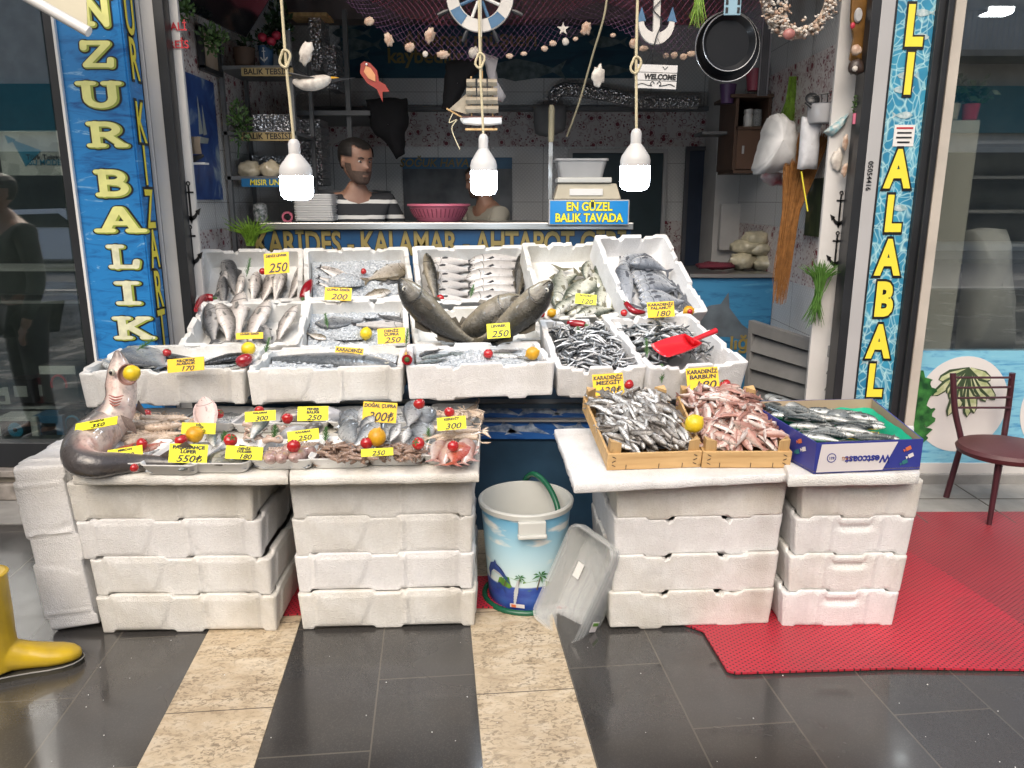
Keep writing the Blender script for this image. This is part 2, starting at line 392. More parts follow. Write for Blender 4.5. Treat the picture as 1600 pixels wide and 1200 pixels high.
# ---------------------------------------------------------------- fat slab letters for the left sign
def arc(cx,cz,rx,rz,a0,a1,n=8):return [(cx+rx*math.cos(R(a0+(a1-a0)*i/n)),cz+rz*math.sin(R(a0+(a1-a0)*i/n))) for i in range(n+1)]
SB,ST=lambda x,w=.17:[(x-w,.04),(x+w,.04)],lambda x,w=.17:[(x-w,.96),(x+w,.96)]
LET={
 'N':[[(.2,.04),(.2,.96)],[(.2,.96),(.8,.06)],[(.8,.04),(.8,.96)],SB(.2),ST(.16,.12),ST(.8)],
 'Z':[[(.14,.94),(.86,.94)],[(.84,.92),(.16,.08)],[(.14,.06),(.88,.06)],[(.14,.94),(.13,.74)],[(.88,.06),(.9,.28)]],
 'U':[[(.2,.96),(.2,.38)]+arc(.5,.38,.3,.32,180,360)+[(.8,.96)],ST(.2),ST(.8)],
 'R':[[(.24,.04),(.24,.96)],[(.24,.94),(.5,.94)]+arc(.5,.72,.27,.22,90,-90)+[(.24,.5)],[(.5,.5),(.86,.06)],SB(.24),SB(.86,.1),ST(.2,.1)],
 'B':[[(.24,.04),(.24,.96)],[(.24,.94),(.5,.94)]+arc(.5,.74,.25,.2,90,-90)+[(.24,.54)],[(.5,.52)]+arc(.52,.29,.29,.23,90,-90)+[(.2,.06)],SB(.2,.1),ST(.2,.1)],
 'A':[[(.16,.05),(.47,.93)],[(.53,.93),(.84,.05)],[(.3,.34),(.7,.34)],SB(.14),SB(.86)],
 'L':[[(.28,.04),(.28,.96)],[(.1,.06),(.84,.06)],[(.84,.06),(.88,.3)],ST(.28,.2)],
 'I':[[(.5,.04),(.5,.96)],SB(.5,.24),ST(.5,.24)],
 'K':[[(.24,.04),(.24,.96)],[(.28,.46),(.8,.94)],[(.42,.54),(.86,.06)],SB(.24),ST(.24),SB(.86,.12),ST(.8,.12)]}
def capsule(q,a,b,r,y,mx):
    a=V((a[0],0,a[1]));b=V((b[0],0,b[1]));d=b-a;th=math.atan2(d.z,d.x)
    pts=[(b.x+r*math.cos(th-math.pi/2+math.pi*i/7),b.z+r*math.sin(th-math.pi/2+math.pi*i/7)) for i in range(8)]
    pts += [(a.x+r*math.cos(th+math.pi/2+math.pi*i/7),a.z+r*math.sin(th+math.pi/2+math.pi*i/7)) for i in range(8)]
    q.add([mx @ V((x,y,z)) for x,z in pts],[tuple(range(16))])
def slab_letter(ch,mx,parent,fill):
    """three flat printed layers: dark outline, olive edge, pale face"""
    k=0
    for nm,r,dx,y0,m in (('letter_outline',.185,.02,-.0016,m_black),('letter_edge',.135,.018,-.0026,m_olive),('lettering',.105,-.012,-.0036,fill)):
        q=MB()
        for st in LET[ch]:
            for a,b in zip(st,st[1:]):
                w=r*(.8 if len(st) == 2 and abs(a[1]-b[1])<.01 else 1)
                capsule(q,(a[0]+dx,a[1]-dx),(b[0]+dx,b[1]-dx),w,y0-.00004*k,mx);k += 1
        k=0;q.build(nm,m,parent,0)
# left pillar
YL=3.75
XB0,XB1=-2.055,-1.765
lp=thing('sign_pillar','left pillar clad in a printed blue sea sign with stacked yellow letters','sign',(-1.91,YL,0))
q=MB();q.box(((XB0+XB1)/2,YL+.07,1.6),(XB1-XB0,.14,3.2));q.build('sign_panel',m_sea,lp,0)
q=MB();q.box((XB1+.002,YL+.07,1.6),(.012,.128,3.196));q.build('side_panel',m_sea,lp,0)
q=MB();q.box((XB0-.006,YL-.002,1.6),(.012,.03,3.2));q.build('edge_trim',m_white,lp,0)
m_lf=pm('pale yellow letter face',(.80,.80,.30),.4,var=.12,vs=20);m_lf2=pm('faded cream letter face',(.74,.74,.52),.4,var=.2,vs=30)
for ch,x0,x1,y0,y1,m in (('N',128,172,-8,40,m_lf),('Z',128,176,65,105,m_lf),('U',126,188,129,168,m_lf),('R',138,196,192,229,m_lf),('B',150,205,267,306,m_lf),('A',156,220,324,362,m_lf),('L',170,218,384,419,m_lf2),('I',185,216,441,475,m_lf2),('K',180,237,496,529,m_lf2)):
    a=W(x0,y1,YL);b=W(x1,y0,YL);w,h=(b.x-a.x),(b.z-a.z)
    if ch == 'I':w *= 1.8;a.x -= w*.22
    slab_letter(ch,M.Translation(V((a.x,YL,a.z))) @ M.Diagonal((w,1,h,1)),lp,m)
for i,(ch,y) in enumerate((('U',25),('R',96),('K',195),('I',262),('Z',330),('A',392),('R',455),('T',515))):
    p=W(232,y,YL+.07);p.x=XB1+.011
    text(ch,facing(p,(1,0,0)),.27,m_black,lp,.045,sx=.55,name='letter_outline');p.x += .002
    text(ch,facing(p,(1,0,0)),.26,m_yel,lp,.01,sx=.5)
jb=thing('door_jamb','light grey jamb with a black edge beside the left blue pillar','door jamb',(-1.7,3.95,0))
q=MB();q.box((-1.752,3.97,1.6),(.02,.14,3.2));q.build('jamb',m_alu,jb,0,.004)
q=MB();q.box((-1.705,3.99,1.6),(.072,.17,3.2));q.build('frame_face',m_alu,jb,0,.004)
q=MB();q.box((-1.652,3.92,1.6),(.05,.05,3.2));q.box((-1.654,3.965,1.6),(.04,.038,3.19));q.build('black_edge',m_dark,jb,0,.003)
# white strip with anchors just inside
def anchor(q,mx,h):
    """flat anchor, height h, top at z=0"""
    def pl(pts):q.poly([(x*h,z*h) for x,z in pts],.004,0,mx)
    ring=arc(0,-.07,.055,.055,0,360,14);ri=arc(0,-.07,.03,.03,0,360,14)
    for i in range(14):pl([ring[i],ring[i+1],ri[i+1],ri[i]])
    pl([(-.022,-.125),(.022,-.125),(.026,-.9),(-.026,-.9)]);pl([(-.12,-.25),(.12,-.25),(.12,-.29),(-.12,-.29)])
    a1=arc(0,-.62,.21,.30,200,340,10);a2=arc(0,-.60,.17,.22,200,340,10)
    for i in range(10):pl([a1[i],a1[i+1],a2[i+1],a2[i]])
    for s in (-1,1):pl([(s*.27,-.63),(s*.12,-.70),(s*.21,-.80)][::s])
    pl([(0,-1.0),(.06,-.86),(-.06,-.86)])
def wall_strip(x0,x1,Y,lab,ys):
    t=thing('wall_strip',lab,'wall panel',((x0+x1)/2,Y,0))
    q=MB();q.box(((x0+x1)/2,Y+.01,1.6),(x1-x0,.02,3.2));q.build('panel',m_whitewall,t,0)
    for y0,y1,px in ys:
        z0=W(px,y0,Y).z;z1=W(px,y1,Y).z
        q=MB();anchor(q,M.Translation(V((W(px,(y0+y1)/2,Y).x,Y-.005,z0))) @ M.Diagonal((.9,1,1,1)),z0-z1);q.build('anchor_emblem',m_black,t,0)
    return t
ws=wall_strip(-1.70,-1.598,3.99,'white wall strip with black anchors inside the left jamb',((282,350,297),(350,418,300)))
text('ALİ',facing(W(279,42,3.984)),.05,m_red,ws,.02);text('REİS',facing(W(279,70,3.984)),.05,m_red,ws,.02)
# right pillar
YR=3.92
rp=thing('sign_pillar','right pillar with a narrow turquoise water sign and bold yellow letters','sign',(1.95,YR,0))
def xat(px,Y):return W(px,300,Y).x
xa,xb=xat(1370,YR),xat(1428,YR)
q=MB();q.box(((xa+xb)/2,YR+.06,1.6),(xb-xa,.12,3.2));q.build('sign_panel',m_caus,rp,0)
q=MB();q.box((xa-.009,YR+.05,1.6),(.018,.13,3.2));q.box((xb+.04,YR+.05,1.6),(.078,.15,3.2));q.box((xb+.045,YR+.02,1.6),(.022,.14,3.19));q.build('frame',m_dark,rp,0,.004)
q=MB();q.box((xb+.105,YR+.05,1.6),(.05,.16,3.2));q.build('cream_trim',pm('cream trim',(.50,.46,.40),.6),rp,0,.004)
for ch,x,y0,y1 in (('L',1428,11,76),('I',1420,86,151),('A',1400,237,297),('L',1394,308,365),('A',1384,377,433),('B',1378,443,497),('A',1367,510,562),('L',1359,571,622),('I',1350,632,682)):
    a,b=W(x,y0,YR),W(x,y1,YR);h=a.z-b.z;p=V(((xa+xb)/2,YR-.004,(a.z+b.z)/2))
    text(ch,facing(p),h*1.36,m_black,rp,.085,sx=.70,name='letter_outline');p.y -= .002
    text(ch,facing(p),h*1.32,m_yel,rp,.045,sx=.70)
m_pf=pm('printed silver fish',(.55,.62,.62),.4,col2=(.2,.35,.38),vs=40)
def fish_outline(L,H):return [(0,0),(.12*L,H*.32),(.35*L,H*.5),(.62*L,H*.32),(.82*L,H*.1),(L,H*.45),(.93*L,0),(L,-H*.42),(.82*L,-H*.08),(.6*L,-H*.35),(.33*L,-H*.48),(.1*L,-H*.28)]
for x,y,s in ((1445,20,1),(1435,58,-1),(1418,118,1),(1412,140,1),(1410,180,-1),(1402,325,-1),(1378,440,1),(1360,566,-1)):
    p=W(x,y,YR);q=MB();q.poly([(s*a,b) for a,b in fish_outline(.1,.035)][::s],.002,0,M.Translation(V((p.x-s*.05,YR-.0022,p.z))));q.build('fish_print',m_pf,rp,0)
p=W(1412,212,YR);q=MB();q.box((p.x,YR-.002,p.z),(.1,.003,.1));st=q.build('sticker',m_white,rp,0)
for i,w in enumerate((.08,.07,.075,.06)):
    q=MB();q.box((p.x,YR-.0042,p.z+.035-i*.022),(w,.002,.008));q.build('print',m_red if i<1 else m_dark,st,0)
jb=thing('door_jamb','light grey jamb with a black edge beside the right turquoise pillar','door jamb',(1.8,3.95,0))
q=MB();q.box(((xat(1345,YR)+xat(1366,YR))/2,3.98,1.6),(xat(1366,YR)-xat(1345,YR),.16,3.2));q.build('jamb',m_alu,jb,0,.004)
q=MB();q.box((xat(1338,YR),3.93,1.6),(.046,.06,3.2));q.box((xat(1340,YR),4.0,1.6),(.03,.07,3.19));q.build('black_edge',m_dark,jb,0,.003)
p=W(1355,275,YR);text('05054416',facing(V((p.x,3.897,p.z)),roll=R(-90)),.035,m_black,jb,.01)
wall_strip(1.60,1.745,4.06,'white wall strip with black anchors inside the right jamb',((297,357,1312),(360,420,1306)))
# ---------------------------------------------------------------- left shop window
lw=thing('shop_window','dark electronics shop window left of the blue sign pillar','shop window',(-4,YL,0))
zb=W(0,692,YL).z
q=MB();q.box((-4.08,YL+.02,(zb+3.2)/2),(3.9,.008,3.2-zb));q.build('pane',m_glassL,lw,0)
q=MB();q.box((-2.085,YL+.02,1.6),(.045,.07,3.2));q.box((-4.1,YL+.02,zb-.06),(3.95,.08,.13));q.build('frame',m_dark,lw,0,.004)
bw=thing('window_plinth','low cream plinth with a stone sill under the electronics window','wall',(-4,YL,0))
zs=zb-.125
q=MB();q.box((-4.08,YL+.06,zs-.02),(4.0,.26,.035));q.build('sill',m_stonew,bw,0,.005)
q=MB();q.box((-4.08,YL+.08,zs/2+.03),(4.0,.2,zs-.1));q.build('wall',m_cream,bw,0)
q=MB();q.box((-4.08,YL+.05,.05),(4.0,.22,.09));q.build('stone_base',m_stonew,bw,0,.01)
slab('wall',(-4.1,5.3,1.6),(4.1,.1,3.2),m_int);slab('wall',(-2.02,4.6,1.6),(.06,1.3,3.2),m_int);slab('floor',(-4.1,4.55,zb-.04),(4.05,1.4,.06),m_int);slab('ceiling',(-4.1,4.55,3.2),(4.1,1.5,.06),m_int)
po=thing('poster','white triangle-patterned poster with blue arrow inside the dark window','poster',W(55,275,3.8))
a,b=W(3,274,3.82),W(110,204,3.82)
def tri_mat():
    t=NT('grey triangle print');co=t.co((1,1,1));g_=t.vor(14,co,rand=.9,out=1)
    t.p(col=t.ramp(g_,[(.2,(.48,.48,.47)),(.5,(.62,.62,.60)),(.8,(.72,.72,.70))],'CONSTANT'),rough=.5);return t.mat
q=MB();q.box(((a.x+b.x)/2,3.83,(a.z+b.z)/2),(b.x-a.x,.006,b.z-a.z));q.build('sheet',tri_mat(),po,0)
mb_=pm('blue print',(.03,.25,.42),.5,var=.1)
c_=W(40,235,3.825);q=MB();q.poly([(-.06,.05),(.075,0),(-.01,-.075)],.002,0,M.Translation(c_));q.poly([(-.07,.02),(-.02,.0),(-.06,-.02)],.002,0,M.Translation(c_+V((-.02,0,.05))));q.build('arrow_print',mb_,po,0)
text('Türk Telekom',facing(W(74,246,3.824)),.035,m_black,po);text('BU MODEM',facing(W(74,254,3.824)),.036,mb_,po,.01)
for lab,x0,x1,y0,y1,Y,colr,kind in (
  ('white carton with a black speaker picture low in the window',0,57,652,690,3.9,(.6,.6,.58),'speaker'),('blue carton with a phone picture beside the speaker carton',56,97,650,690,3.92,(.05,.16,.30),'phone'),
  ('dark carton with a headphone picture beside the blue carton',97,132,640,688,3.95,(.03,.035,.04),'phones'),('black carton with a toy camera picture on the upper shelf',15,50,593,630,4.0,(.03,.03,.035),'cam'),
  ('dark red carton between camera and headset cartons',48,72,590,630,4.05,(.10,.02,.025),'cam'),('white topped carton with a red headset picture',68,118,571,630,4.0,(.06,.06,.06),'phones'),('small white carton at the end of the upper shelf',-15,15,613,632,4.0,(.5,.5,.47),'phone')):
    a,b=W(x0,y1,Y),W(x1,y0,Y);t=thing('product_box',lab,'carton',(a.x,Y,a.z),'cartons in the electronics window')
    q=MB();q.box(((a.x+b.x)/2,Y+.06,(a.z+b.z)/2),(b.x-a.x-.004,.12,b.z-a.z));q.build('carton',pm('carton',colr,.35,var=.1),t,0,.002)
    cx,cz,w=(a.x+b.x)/2,(a.z+b.z)/2,(b.x-a.x)
    q=MB()
    if kind == 'speaker':q.box((cx-.01,Y-.002,cz),(w*.75,.003,(b.z-a.z)*.7));q.build('print',m_black,t,0);q=MB();q.lathe([(.028,0),(.04,.002),(.012,.004)],16,0,M.Translation(V((cx-.01,Y-.006,cz))) @ M.Rotation(R(90),4,'X'));q.build('print',mb_,t)
    elif kind == 'phones':
        q.tube([(cx+.04*math.cos(u),Y-.004,cz+.05*math.sin(u)) for u in [R(200-i*22) for i in range(11)]],.006,6);q.build('print',m_red if 'red' in lab else mb_,t)
        q=MB();q.box((cx,Y-.002,b.z-.025),(w*.96,.003,.045));q.build('label_strip',m_white if 'white' in lab else m_dark,t,0)
    else:q.box((cx,Y-.002,cz),(w*.5,.003,(b.z-a.z)*.45));q.build('print',m_alu if kind == 'cam' else m_dark,t,0)
for y,Y in ((632,4.1),(420,4.3),(470,4.5)):
    z=W(60,y,Y).z;q=MB();q.box((-3.2,Y+.1,z),(2.2,.34,.015));tag(q.build('shelf',m_alu,smooth=0),{632:'thin shelf under the camera cartons in the electronics window',420:'thin upper shelf deep in the dark electronics window',470:'thin middle shelf deep in the dark electronics window'}[y],'shelf')
# ---------------------------------------------------------------- right shop window
rw=thing('shop_window','right shop window with a plate of fish printed along its lower part','shop window',(4,YR,0))
YW=3.97
zt,z0_=W(1500,548,YW).z,W(1500,722,YW).z
x0=xb+.13
q=MB();q.box((x0+1.9,YW+.02,(3.2+zt)/2),(3.8,.008,3.2-zt));q.build('pane',m_glassR,rw,0)
q=MB();q.box((x0+1.9,YW,(zt+z0_)/2),(3.8,.02,zt-z0_));pp=q.build('poster_panel',sea_mat('pale printed sea',(.02,.18,.42),(.20,.48,.62),(.5,.68,.74),(2,2,12)),rw,0)
bp=thing('window_plinth','low grey plinth under the fish plate window','wall',(4,YW,0))
q=MB();q.box((x0+1.9,YW+.03,z0_/2+.03),(3.8,.1,z0_-.06));q.build('wall',m_whitewall,bp,0);q=MB();q.box((x0+1.9,YW+.01,.03),(3.8,.1,.06));q.build('stone_base',m_conc,bp,0,.004)
# plate, anchovies and lettuce printed on the panel
m_pl=pm('printed plate',(.66,.64,.62),.4,var=.05);m_an=pm('printed anchovy',(.62,.63,.42),.4,col2=(.36,.42,.20),vs=28);m_le2=pm('printed dark outline',(.05,.08,.04),.4);m_le=pm('printed lettuce',(.05,.22,.05),.4,col2=(.01,.06,.02),vs=24)
def flat(parent,name,pts,px,py,Y,m,dy=0):
    q=MB();c=W(px,py,Y);q.poly(pts,.0015,0,M.Translation(V((c.x,Y-dy,c.z))));return q.build(name,m,parent,0)
YP=YW-.0125
flat(rw,'plate_print',arc(0,0,.245,.262,0,360,48)[:-1],1502,632,YP,m_pl)
flat(rw,'plate_print',arc(0,0,.25,.262,0,360,48)[:-1],1668,640,YP,m_pl)
apx=(1515,575);ac=W(*apx,YP)
k=0
for i,ang in enumerate((-158,-140,-128,-118,-108,-100,-93,-86,-78,-69,-60,-48,-30)):
    L=.17+.05*math.sin(i*1.9)+.07*math.sin(math.pi*i/12)
    mx=M.Translation(V((ac.x,YP-.0018-.00042*i,ac.z))) @ M.Rotation(R(-ang),4,'Y');AF=[(L,0),(.9*L,.02),(.6*L,.03),(.25*L,.016),(0,.006),(0,-.006),(.25*L,-.018),(.6*L,-.032),(.9*L,-.02)]
    q=MB();q.poly(AF,.0001,0,mx);q.build('anchovy_outline',m_le2,rw,0);q=MB();q.poly([(x*.97,z*.62+.003) for x,z in AF],.0001,0,M.Translation(V((0,-.0002,0))) @ mx);q.build('anchovy_print',m_an,rw,0)
for i in range(7):
    p=W(1437+9*math.sin(i*2.1),598+i*13,YP);q=MB()
    q.poly([(.05*(1+.35*math.sin(5*a+i))*math.cos(a),.055*(1+.3*math.cos(4*a+i))*math.sin(a)) for a in [2*math.pi*j/22 for j in range(22)]],.0002,0,M.Translation(V((p.x,YP-.005-.0003*i,p.z))));q.build('lettuce_print',m_le,rw,0)
slab('wall',(4.1,6.0,1.6),(4.2,.1,3.2),pm('dim grey shop wall',(.42,.43,.41),.7,var=.4,vs=3));slab('wall',(1.98,5.0,1.6),(.06,2.0,3.2),m_whitewall);slab('floor',(4.1,5.0,z0_-.05),(4.1,2.0,.06),m_int);slab('ceiling',(4.1,5.0,3.2),(4.1,2.1,.06),m_whitewall)
a,b=W(1478,548,4.25),W(1532,188,4.25);q=MB();q.box(((a.x+b.x)/2-.12,4.26,(a.z+b.z)/2),(b.x-a.x+.24,.02,b.z-a.z));tag(q.build('display_board',pm('cream board',(.55,.54,.47),.5,var=.08,vs=3),smooth=0),'tall cream board standing inside the right shop window','board')
q=MB()
for k in range(7):q.box((W(1600,300,5.2).x,5.4,.55+k*.22),(1.1,.35,.02))
q.build('tmp',m_alu).name='display_shelf';tag(bpy.data.objects['display_shelf'],'dim shelving at the back of the right shop','shelf')
for i,(px,col,lab) in enumerate(((1492,(.6,.57,.45),'cream flower pot with dark leaves on the board inside the right window'),(1523,(.55,.06,.12),'pink flower pot with leaves inside the right window'))):
    p=W(px,186,4.24);t=thing('flower_pot',lab,'flower pot',p);q=MB();q.lathe([(.001,0),(.035,0),(.045,.08),(.04,.08),(.035,.05)],16,0,M.Translation(p+V((0,.05,.0))));q.build('pot',pm('pot',col,.4),t)
    q=MB()
    for k in range(60):
        d=V((rnd.gauss(0,.05),rnd.gauss(0,.03),abs(rnd.gauss(.06,.035))));c=p+V((0,.05,.08))+d;u=V((rnd.uniform(-1,1),rnd.uniform(-1,1),rnd.uniform(-.2,1))).normalized()*.03;w=u.orthogonal()*.5
        q.add([c-u,c+w,c+u,c-w],[(0,1,2,3)])
    q.build('leaves',pm('dark leaf',(.03,.07,.03),.4,var=.4),t)
# awning corner of the neighbouring shop, top left
t_=thing('awning','corner of a cream fabric awning with a white front bar, upper left','awning',W(60,0,2.7))
A=[W(137,48,2.75),W(125,-40,2.75),W(-260,-220,2.75),W(-10,-30,2.75)]
q=MB();n_=V((0,.012,0));q.add([A[0],W(133,-60,3.4),W(-260,-260,3.4),W(-160,-120,2.75)]+[p+V((0,0,.012)) for p in (A[0],W(133,-60,3.4),W(-260,-260,3.4),W(-160,-120,2.75))],[(0,1,2,3),(7,6,5,4),(0,4,5,1),(3,2,6,7),(0,3,7,4),(1,5,6,2)]);q.build('canopy',pm('cream canvas',(.62,.57,.42),.8,var=.1),t_,0)
q=MB();q.tube([W(139,50,2.74),W(-180,-130,2.74)],.017,10);q.build('front_bar',m_white,t_)
# ---------------------------------------------------------------- foam boxes
def foam_mat(name,col,dirt,amt):
    t=NT(name);co=t.co()
    big=t.ramp(t.noise(5,5,co,.4,.6),[(.40,0),(.75,1)]);st=t.ramp(t.noise(7,4,t.co((1,1,.18)),.3),[(.5,0),(.72,1)])
    sp=t.ramp(t.noise(75,3,co),[(.70,0),(.76,1)]);sp=t.math('MULTIPLY',sp,t.ramp(t.noise(6,2,co),[(.45,0),(.65,1)]))
    bd=t.vor(150,co,out=1);col=t.mix(col,tuple(x*.86 for x in col),t.math('MULTIPLY',bd,.7));c=t.mix(col,dirt,t.math('MULTIPLY',big,amt));c=t.mix(c,tuple(x*.75 for x in dirt),t.math('MULTIPLY',st,amt*.55));c=t.mix(c,(.10,.08,.06),t.math('MULTIPLY',sp,amt*.6))
    t.p(col=c,rough=.55,spec=.35,sss=0)
    cell=t.vor(210,co);t.bump(t.math('ADD',t.math('MULTIPLY',cell,1.0),t.math('MULTIPLY',t.noise(34,5,co),.25)),.45,.004);return t.mat
m_foam=[foam_mat('white foam',(.76,.76,.74),(.47,.43,.36),.55),foam_mat('stained foam',(.75,.74,.70),(.44,.40,.32),.65),foam_mat('clean foam',(.78,.78,.78),(.52,.50,.46),.45)]
def sst(x,a,b):x=min(max((x-a)/(b-a),0),1);return x*x*(3-2*x)
def foam_mesh(name,Wd,D,H,style,seed,mat,wall=.026,fill=None):
    """one-piece box: rounded corners, moulded ribs and panels, feet that drop into notches of the rim below. local: x centred, y 0..D, z 0..H"""
    r=.018;per=[]
    def side(L,n):return [i/n for i in range(n+1)]
    rg=random.Random(seed);chips=[(rg.uniform(0,2*(Wd+D)),rg.uniform(.008,.02),rg.uniform(.003,.009)) for _ in range(4)]
    def feat(u,L,kind):
        """offset function of height, top drop, bottom drop"""
        x=u*L
        def bar(c,w):return 1-sst(abs(x-c),w,w+.003)
        foot=max(bar(.0,.05),bar(L,.05),bar(L/2,.05)) if style != 'notch' else max(bar(L*.26,.035),bar(L*.74,.035))
        nib=bar(L*.33,.012)+bar(L*.66,.012) if style == 'notch' else 0
        top=-.011*foot-.018*nib;bot=-.010*foot
        def off(t):
            if t<.03 or t>.97:return 0
            e=sst(t,.03,.07)*(1-sst(t,.92,.97))
            if style == 'wing':
                rb=max(bar(.07,.004),bar(L-.07,.004),bar(L*.60,.005))*.006
                c=abs(x-L/2)-(.055+.05*(1-t) ** 2);pan=sst(c,0,.006)*(1-sst(abs(x-L/2),L/2-.085,L/2-.075))
                return (rb+.004*pan*(1-sst(t,.86,.89)))*e
            if style == 'rib':
                c=abs(x-L/2);rb=max(bar(L/2-.085,.004),bar(L/2+.085,.004))*.005;h=(1-sst(c,.055,.06))*(sst(t,.68,.72)*(1-sst(t,.80,.84)))*-.008
                return (rb+.003*sst(c,.11,.14)*(1-sst(c,L/2-.04,L/2-.03))+h+.0025*(1-sst(c,.07,.078))*(1-sst(t,.62,.66)))*e
            return .0018*NZ.noise(V((x*18,t*3,seed)))*e
        return off,top,bot
    S4=[(V((-Wd/2,0,0)),V((1,0,0)),Wd),(V((Wd/2,0,0)),V((0,1,0)),D),(V((Wd/2,D,0)),V((-1,0,0)),Wd),(V((-Wd/2,D,0)),V((0,-1,0)),D)]
    s0=0
    for o,d,L in S4:
        nrm=V((d.y,-d.x,0));n=max(30,int(L/.008))
        for u in side(L,n)[:-1]:
            x=u*L
            if x<r:a=math.pi/4*(1-x/r);p=o+d*(r-r*math.sin(a))+nrm*(r*math.cos(a)-r);nn=nrm*math.cos(a)-d*math.sin(a)
            elif x>L-r:a=math.pi/4*(1-(L-x)/r);p=o+d*(L-r+r*math.sin(a))+nrm*(r*math.cos(a)-r);nn=nrm*math.cos(a)+d*math.sin(a)
            else:p=o+d*x;nn=nrm
            off,tp,bt=feat(u,L,d)
            for c,w,dp in chips:
                q=abs(s0+x-c)
                if q<w:tp -= dp*(1-(q/w) ** 2)
            per.append((p,nn,off,tp,bt))
        s0 += L
    rows=[];nt=18;ts=[0,.012,.03]+[.03+.94*i/nt for i in range(1,nt)]+[.97,.988,1]
    for t in ts:
        row=[]
        for p,nn,off,tp,bt in per:
            z=(bt+(H+tp-bt)*t);e=-.0035 if t in (0,1) else (-.001 if t in (.012,.988) else 0)
            tap=-.010*(1-t);j=.0007*NZ.noise(V((p.x*9+seed,p.y*9,z*9)))
            row.append(p+nn*(off(t)+e+tap+j)+V((0,0,z)))
        rows.append(row)
    rows.append([p-nn*(wall*.45)+V((0,0,H+tp*.9)) for p,nn,off,tp,bt in per])
    cx=V((0,D/2,0))
    def inner(z,k,w=wall):return [cx+V(((p.x)*(1-2*w/Wd)*k,(p.y-D/2)*(1-2*w/D)*k,z)) for p,*_ in per]
    lip=[cx+V((p.x*(1-2*wall/Wd),(p.y-D/2)*(1-2*wall/D),H+tp*.9-.003)) for p,nn,off,tp,bt in per]
    rows += [lip,inner(H-.03,.992),inner(.04,.955),inner(.026,.93)]
    b=MB();b.grid(list(reversed(rows)) if False else rows,closed=True);n=len(per);e=(len(rows)-1)*n
    b.f.append(tuple(e+i for i in range(n)));b.m.append(0);b.f.append(tuple(reversed(range(n))));b.m.append(0)
    return b.mesh(name,[mat],50)
FB={}
def box_obj(key,name,mtx,lab,group):
    o=put(FB[key],name,mtx);return tag(o,lab,'foam box',group)
def stack(px0,px1,pyb,Wd,D,H,keys,labs,group,yaw=0,jit=.012,n=4,shifts=None):
    a,b=G(px0,pyb),G(px1,pyb);c=(a+b)/2;rg=random.Random(px0)
    for i in range(n):
        s=shifts[i] if shifts else rg.uniform(-jit,jit)
        m=M.Translation(V((c.x+s,c.y+rg.uniform(-.006,.006),.012+i*H))) @ M.Rotation(yaw+rg.uniform(-.012,.012),4,'Z')
        box_obj(keys[i],'foam_box',m,labs[i],group)
    return c
HB=.1415
for i in range(3):
    FB['wing%d'%i]=foam_mesh('foam_box',.635,.60,HB,'wing',i+3,m_foam[i]);FB['notch%d'%i]=foam_mesh('foam_box',.60,.5,HB,'notch',i+9,m_foam[i]);FB['rib%d'%i]=foam_mesh('foam_box',.42,.60,HB,'rib',i+20,m_foam[i])
pos4=('bottom','second from the bottom','third from the bottom','topmost')
def labs4(s):return ['white foam box, %s of the stack %s'%(p,s) for p in pos4]
stack(146,446,990,.66,.60,HB,('wing1','wing0','wing2','wing1'),labs4('under the shark'),'foam boxes stacked as table legs',R(1),shifts=(.0,-.010,-.034,-.05))
stack(474,741,983,.635,.60,HB,('wing1','wing2','wing0','wing0'),labs4('under the shrimp trays'),'foam boxes stacked as table legs',R(3),shifts=(0,-.006,-.006,-.004))
stack(955,1203,985,.60,.5,HB,('notch1','notch0','notch2','notch1'),labs4('under the wooden crates'),'foam boxes stacked as table legs',R(3),shifts=(0,.005,.01,.012))
stack(1222,1398,984,.42,.60,HB,('rib2','rib0','rib2','rib1'),labs4('under the blue fish carton'),'foam boxes stacked as table legs',R(1),shifts=(0,.012,.022,.032))
# box standing on end at the far left
FB['end']=foam_mesh('foam_box',.62,.36,.165,'wing',51,m_foam[2])
a=G(112,990)
m=M.Translation(V((a.x,a.y,.012))) @ M.Rotation(R(-4.5),4,'Y') @ M.Rotation(R(3),4,'Z') @ fr(V((.085,.0,.31)),V((0,0,1)),V((-1,0,0)))
o=box_obj('end','foam_box',m,'white foam box stood on end and leaning at the left end of the stall','foam boxes stood on end');o['_k']=1;del o['_k']
# ---------------------------------------------------------------- boards laid over the stacks
def board(name,pts,z,th,lab,m,seed=0,zb=None):
    """slab with slightly ragged edge from picture corners (front-left, front-right, back-right, back-left) at height z (front) / zb (back)"""
    zb=z if zb is None else zb;zs=(z,z,zb,zb);c=[G(x,y,q) for (x,y),q in zip(pts,zs)]
    ring=[]
    for i in range(4):
        a,b=c[i],c[(i+1)%4];n=max(8,int((b-a).length/.02))
        for k in range(n):
            p=a.lerp(b,k/n);j=.004*NZ.noise(V((p.x*25,p.y*25,seed)))+(.003*NZ.noise(V((p.x*80,p.y*80,seed))));d=(p-(c[0]+c[2])/2).normalized();ring.append(p+d*j)
    n=len(ring);cc=(c[0]+c[2])/2
    def sh(k,dz):return [cc+(p-cc)*k+V((0,0,dz+.002*NZ.noise(V((p.x*12,p.y*12,seed+5))))) for p in ring]
    q=MB();q.grid([sh(.99,-th),sh(1,-th+.004),sh(1,-.004),sh(.99,0)],closed=True)
    q.f += [tuple(reversed(range(n))),tuple(range(3*n,4*n))];q.m += [0,0]
    return tag(q.build(name,m,smooth=50),lab,'foam lid')
ZT=.625
board('foam_board',[(113,744),(450,744),(462,640),(165,640)],ZT,.033,'long foam lid under the shark and left trays',m_foam[1],1)
board('foam_board',[(452,745),(748,740),(752,640),(464,640)],ZT,.032,'foam lid under the bream pile and shrimp trays',m_foam[1],2)
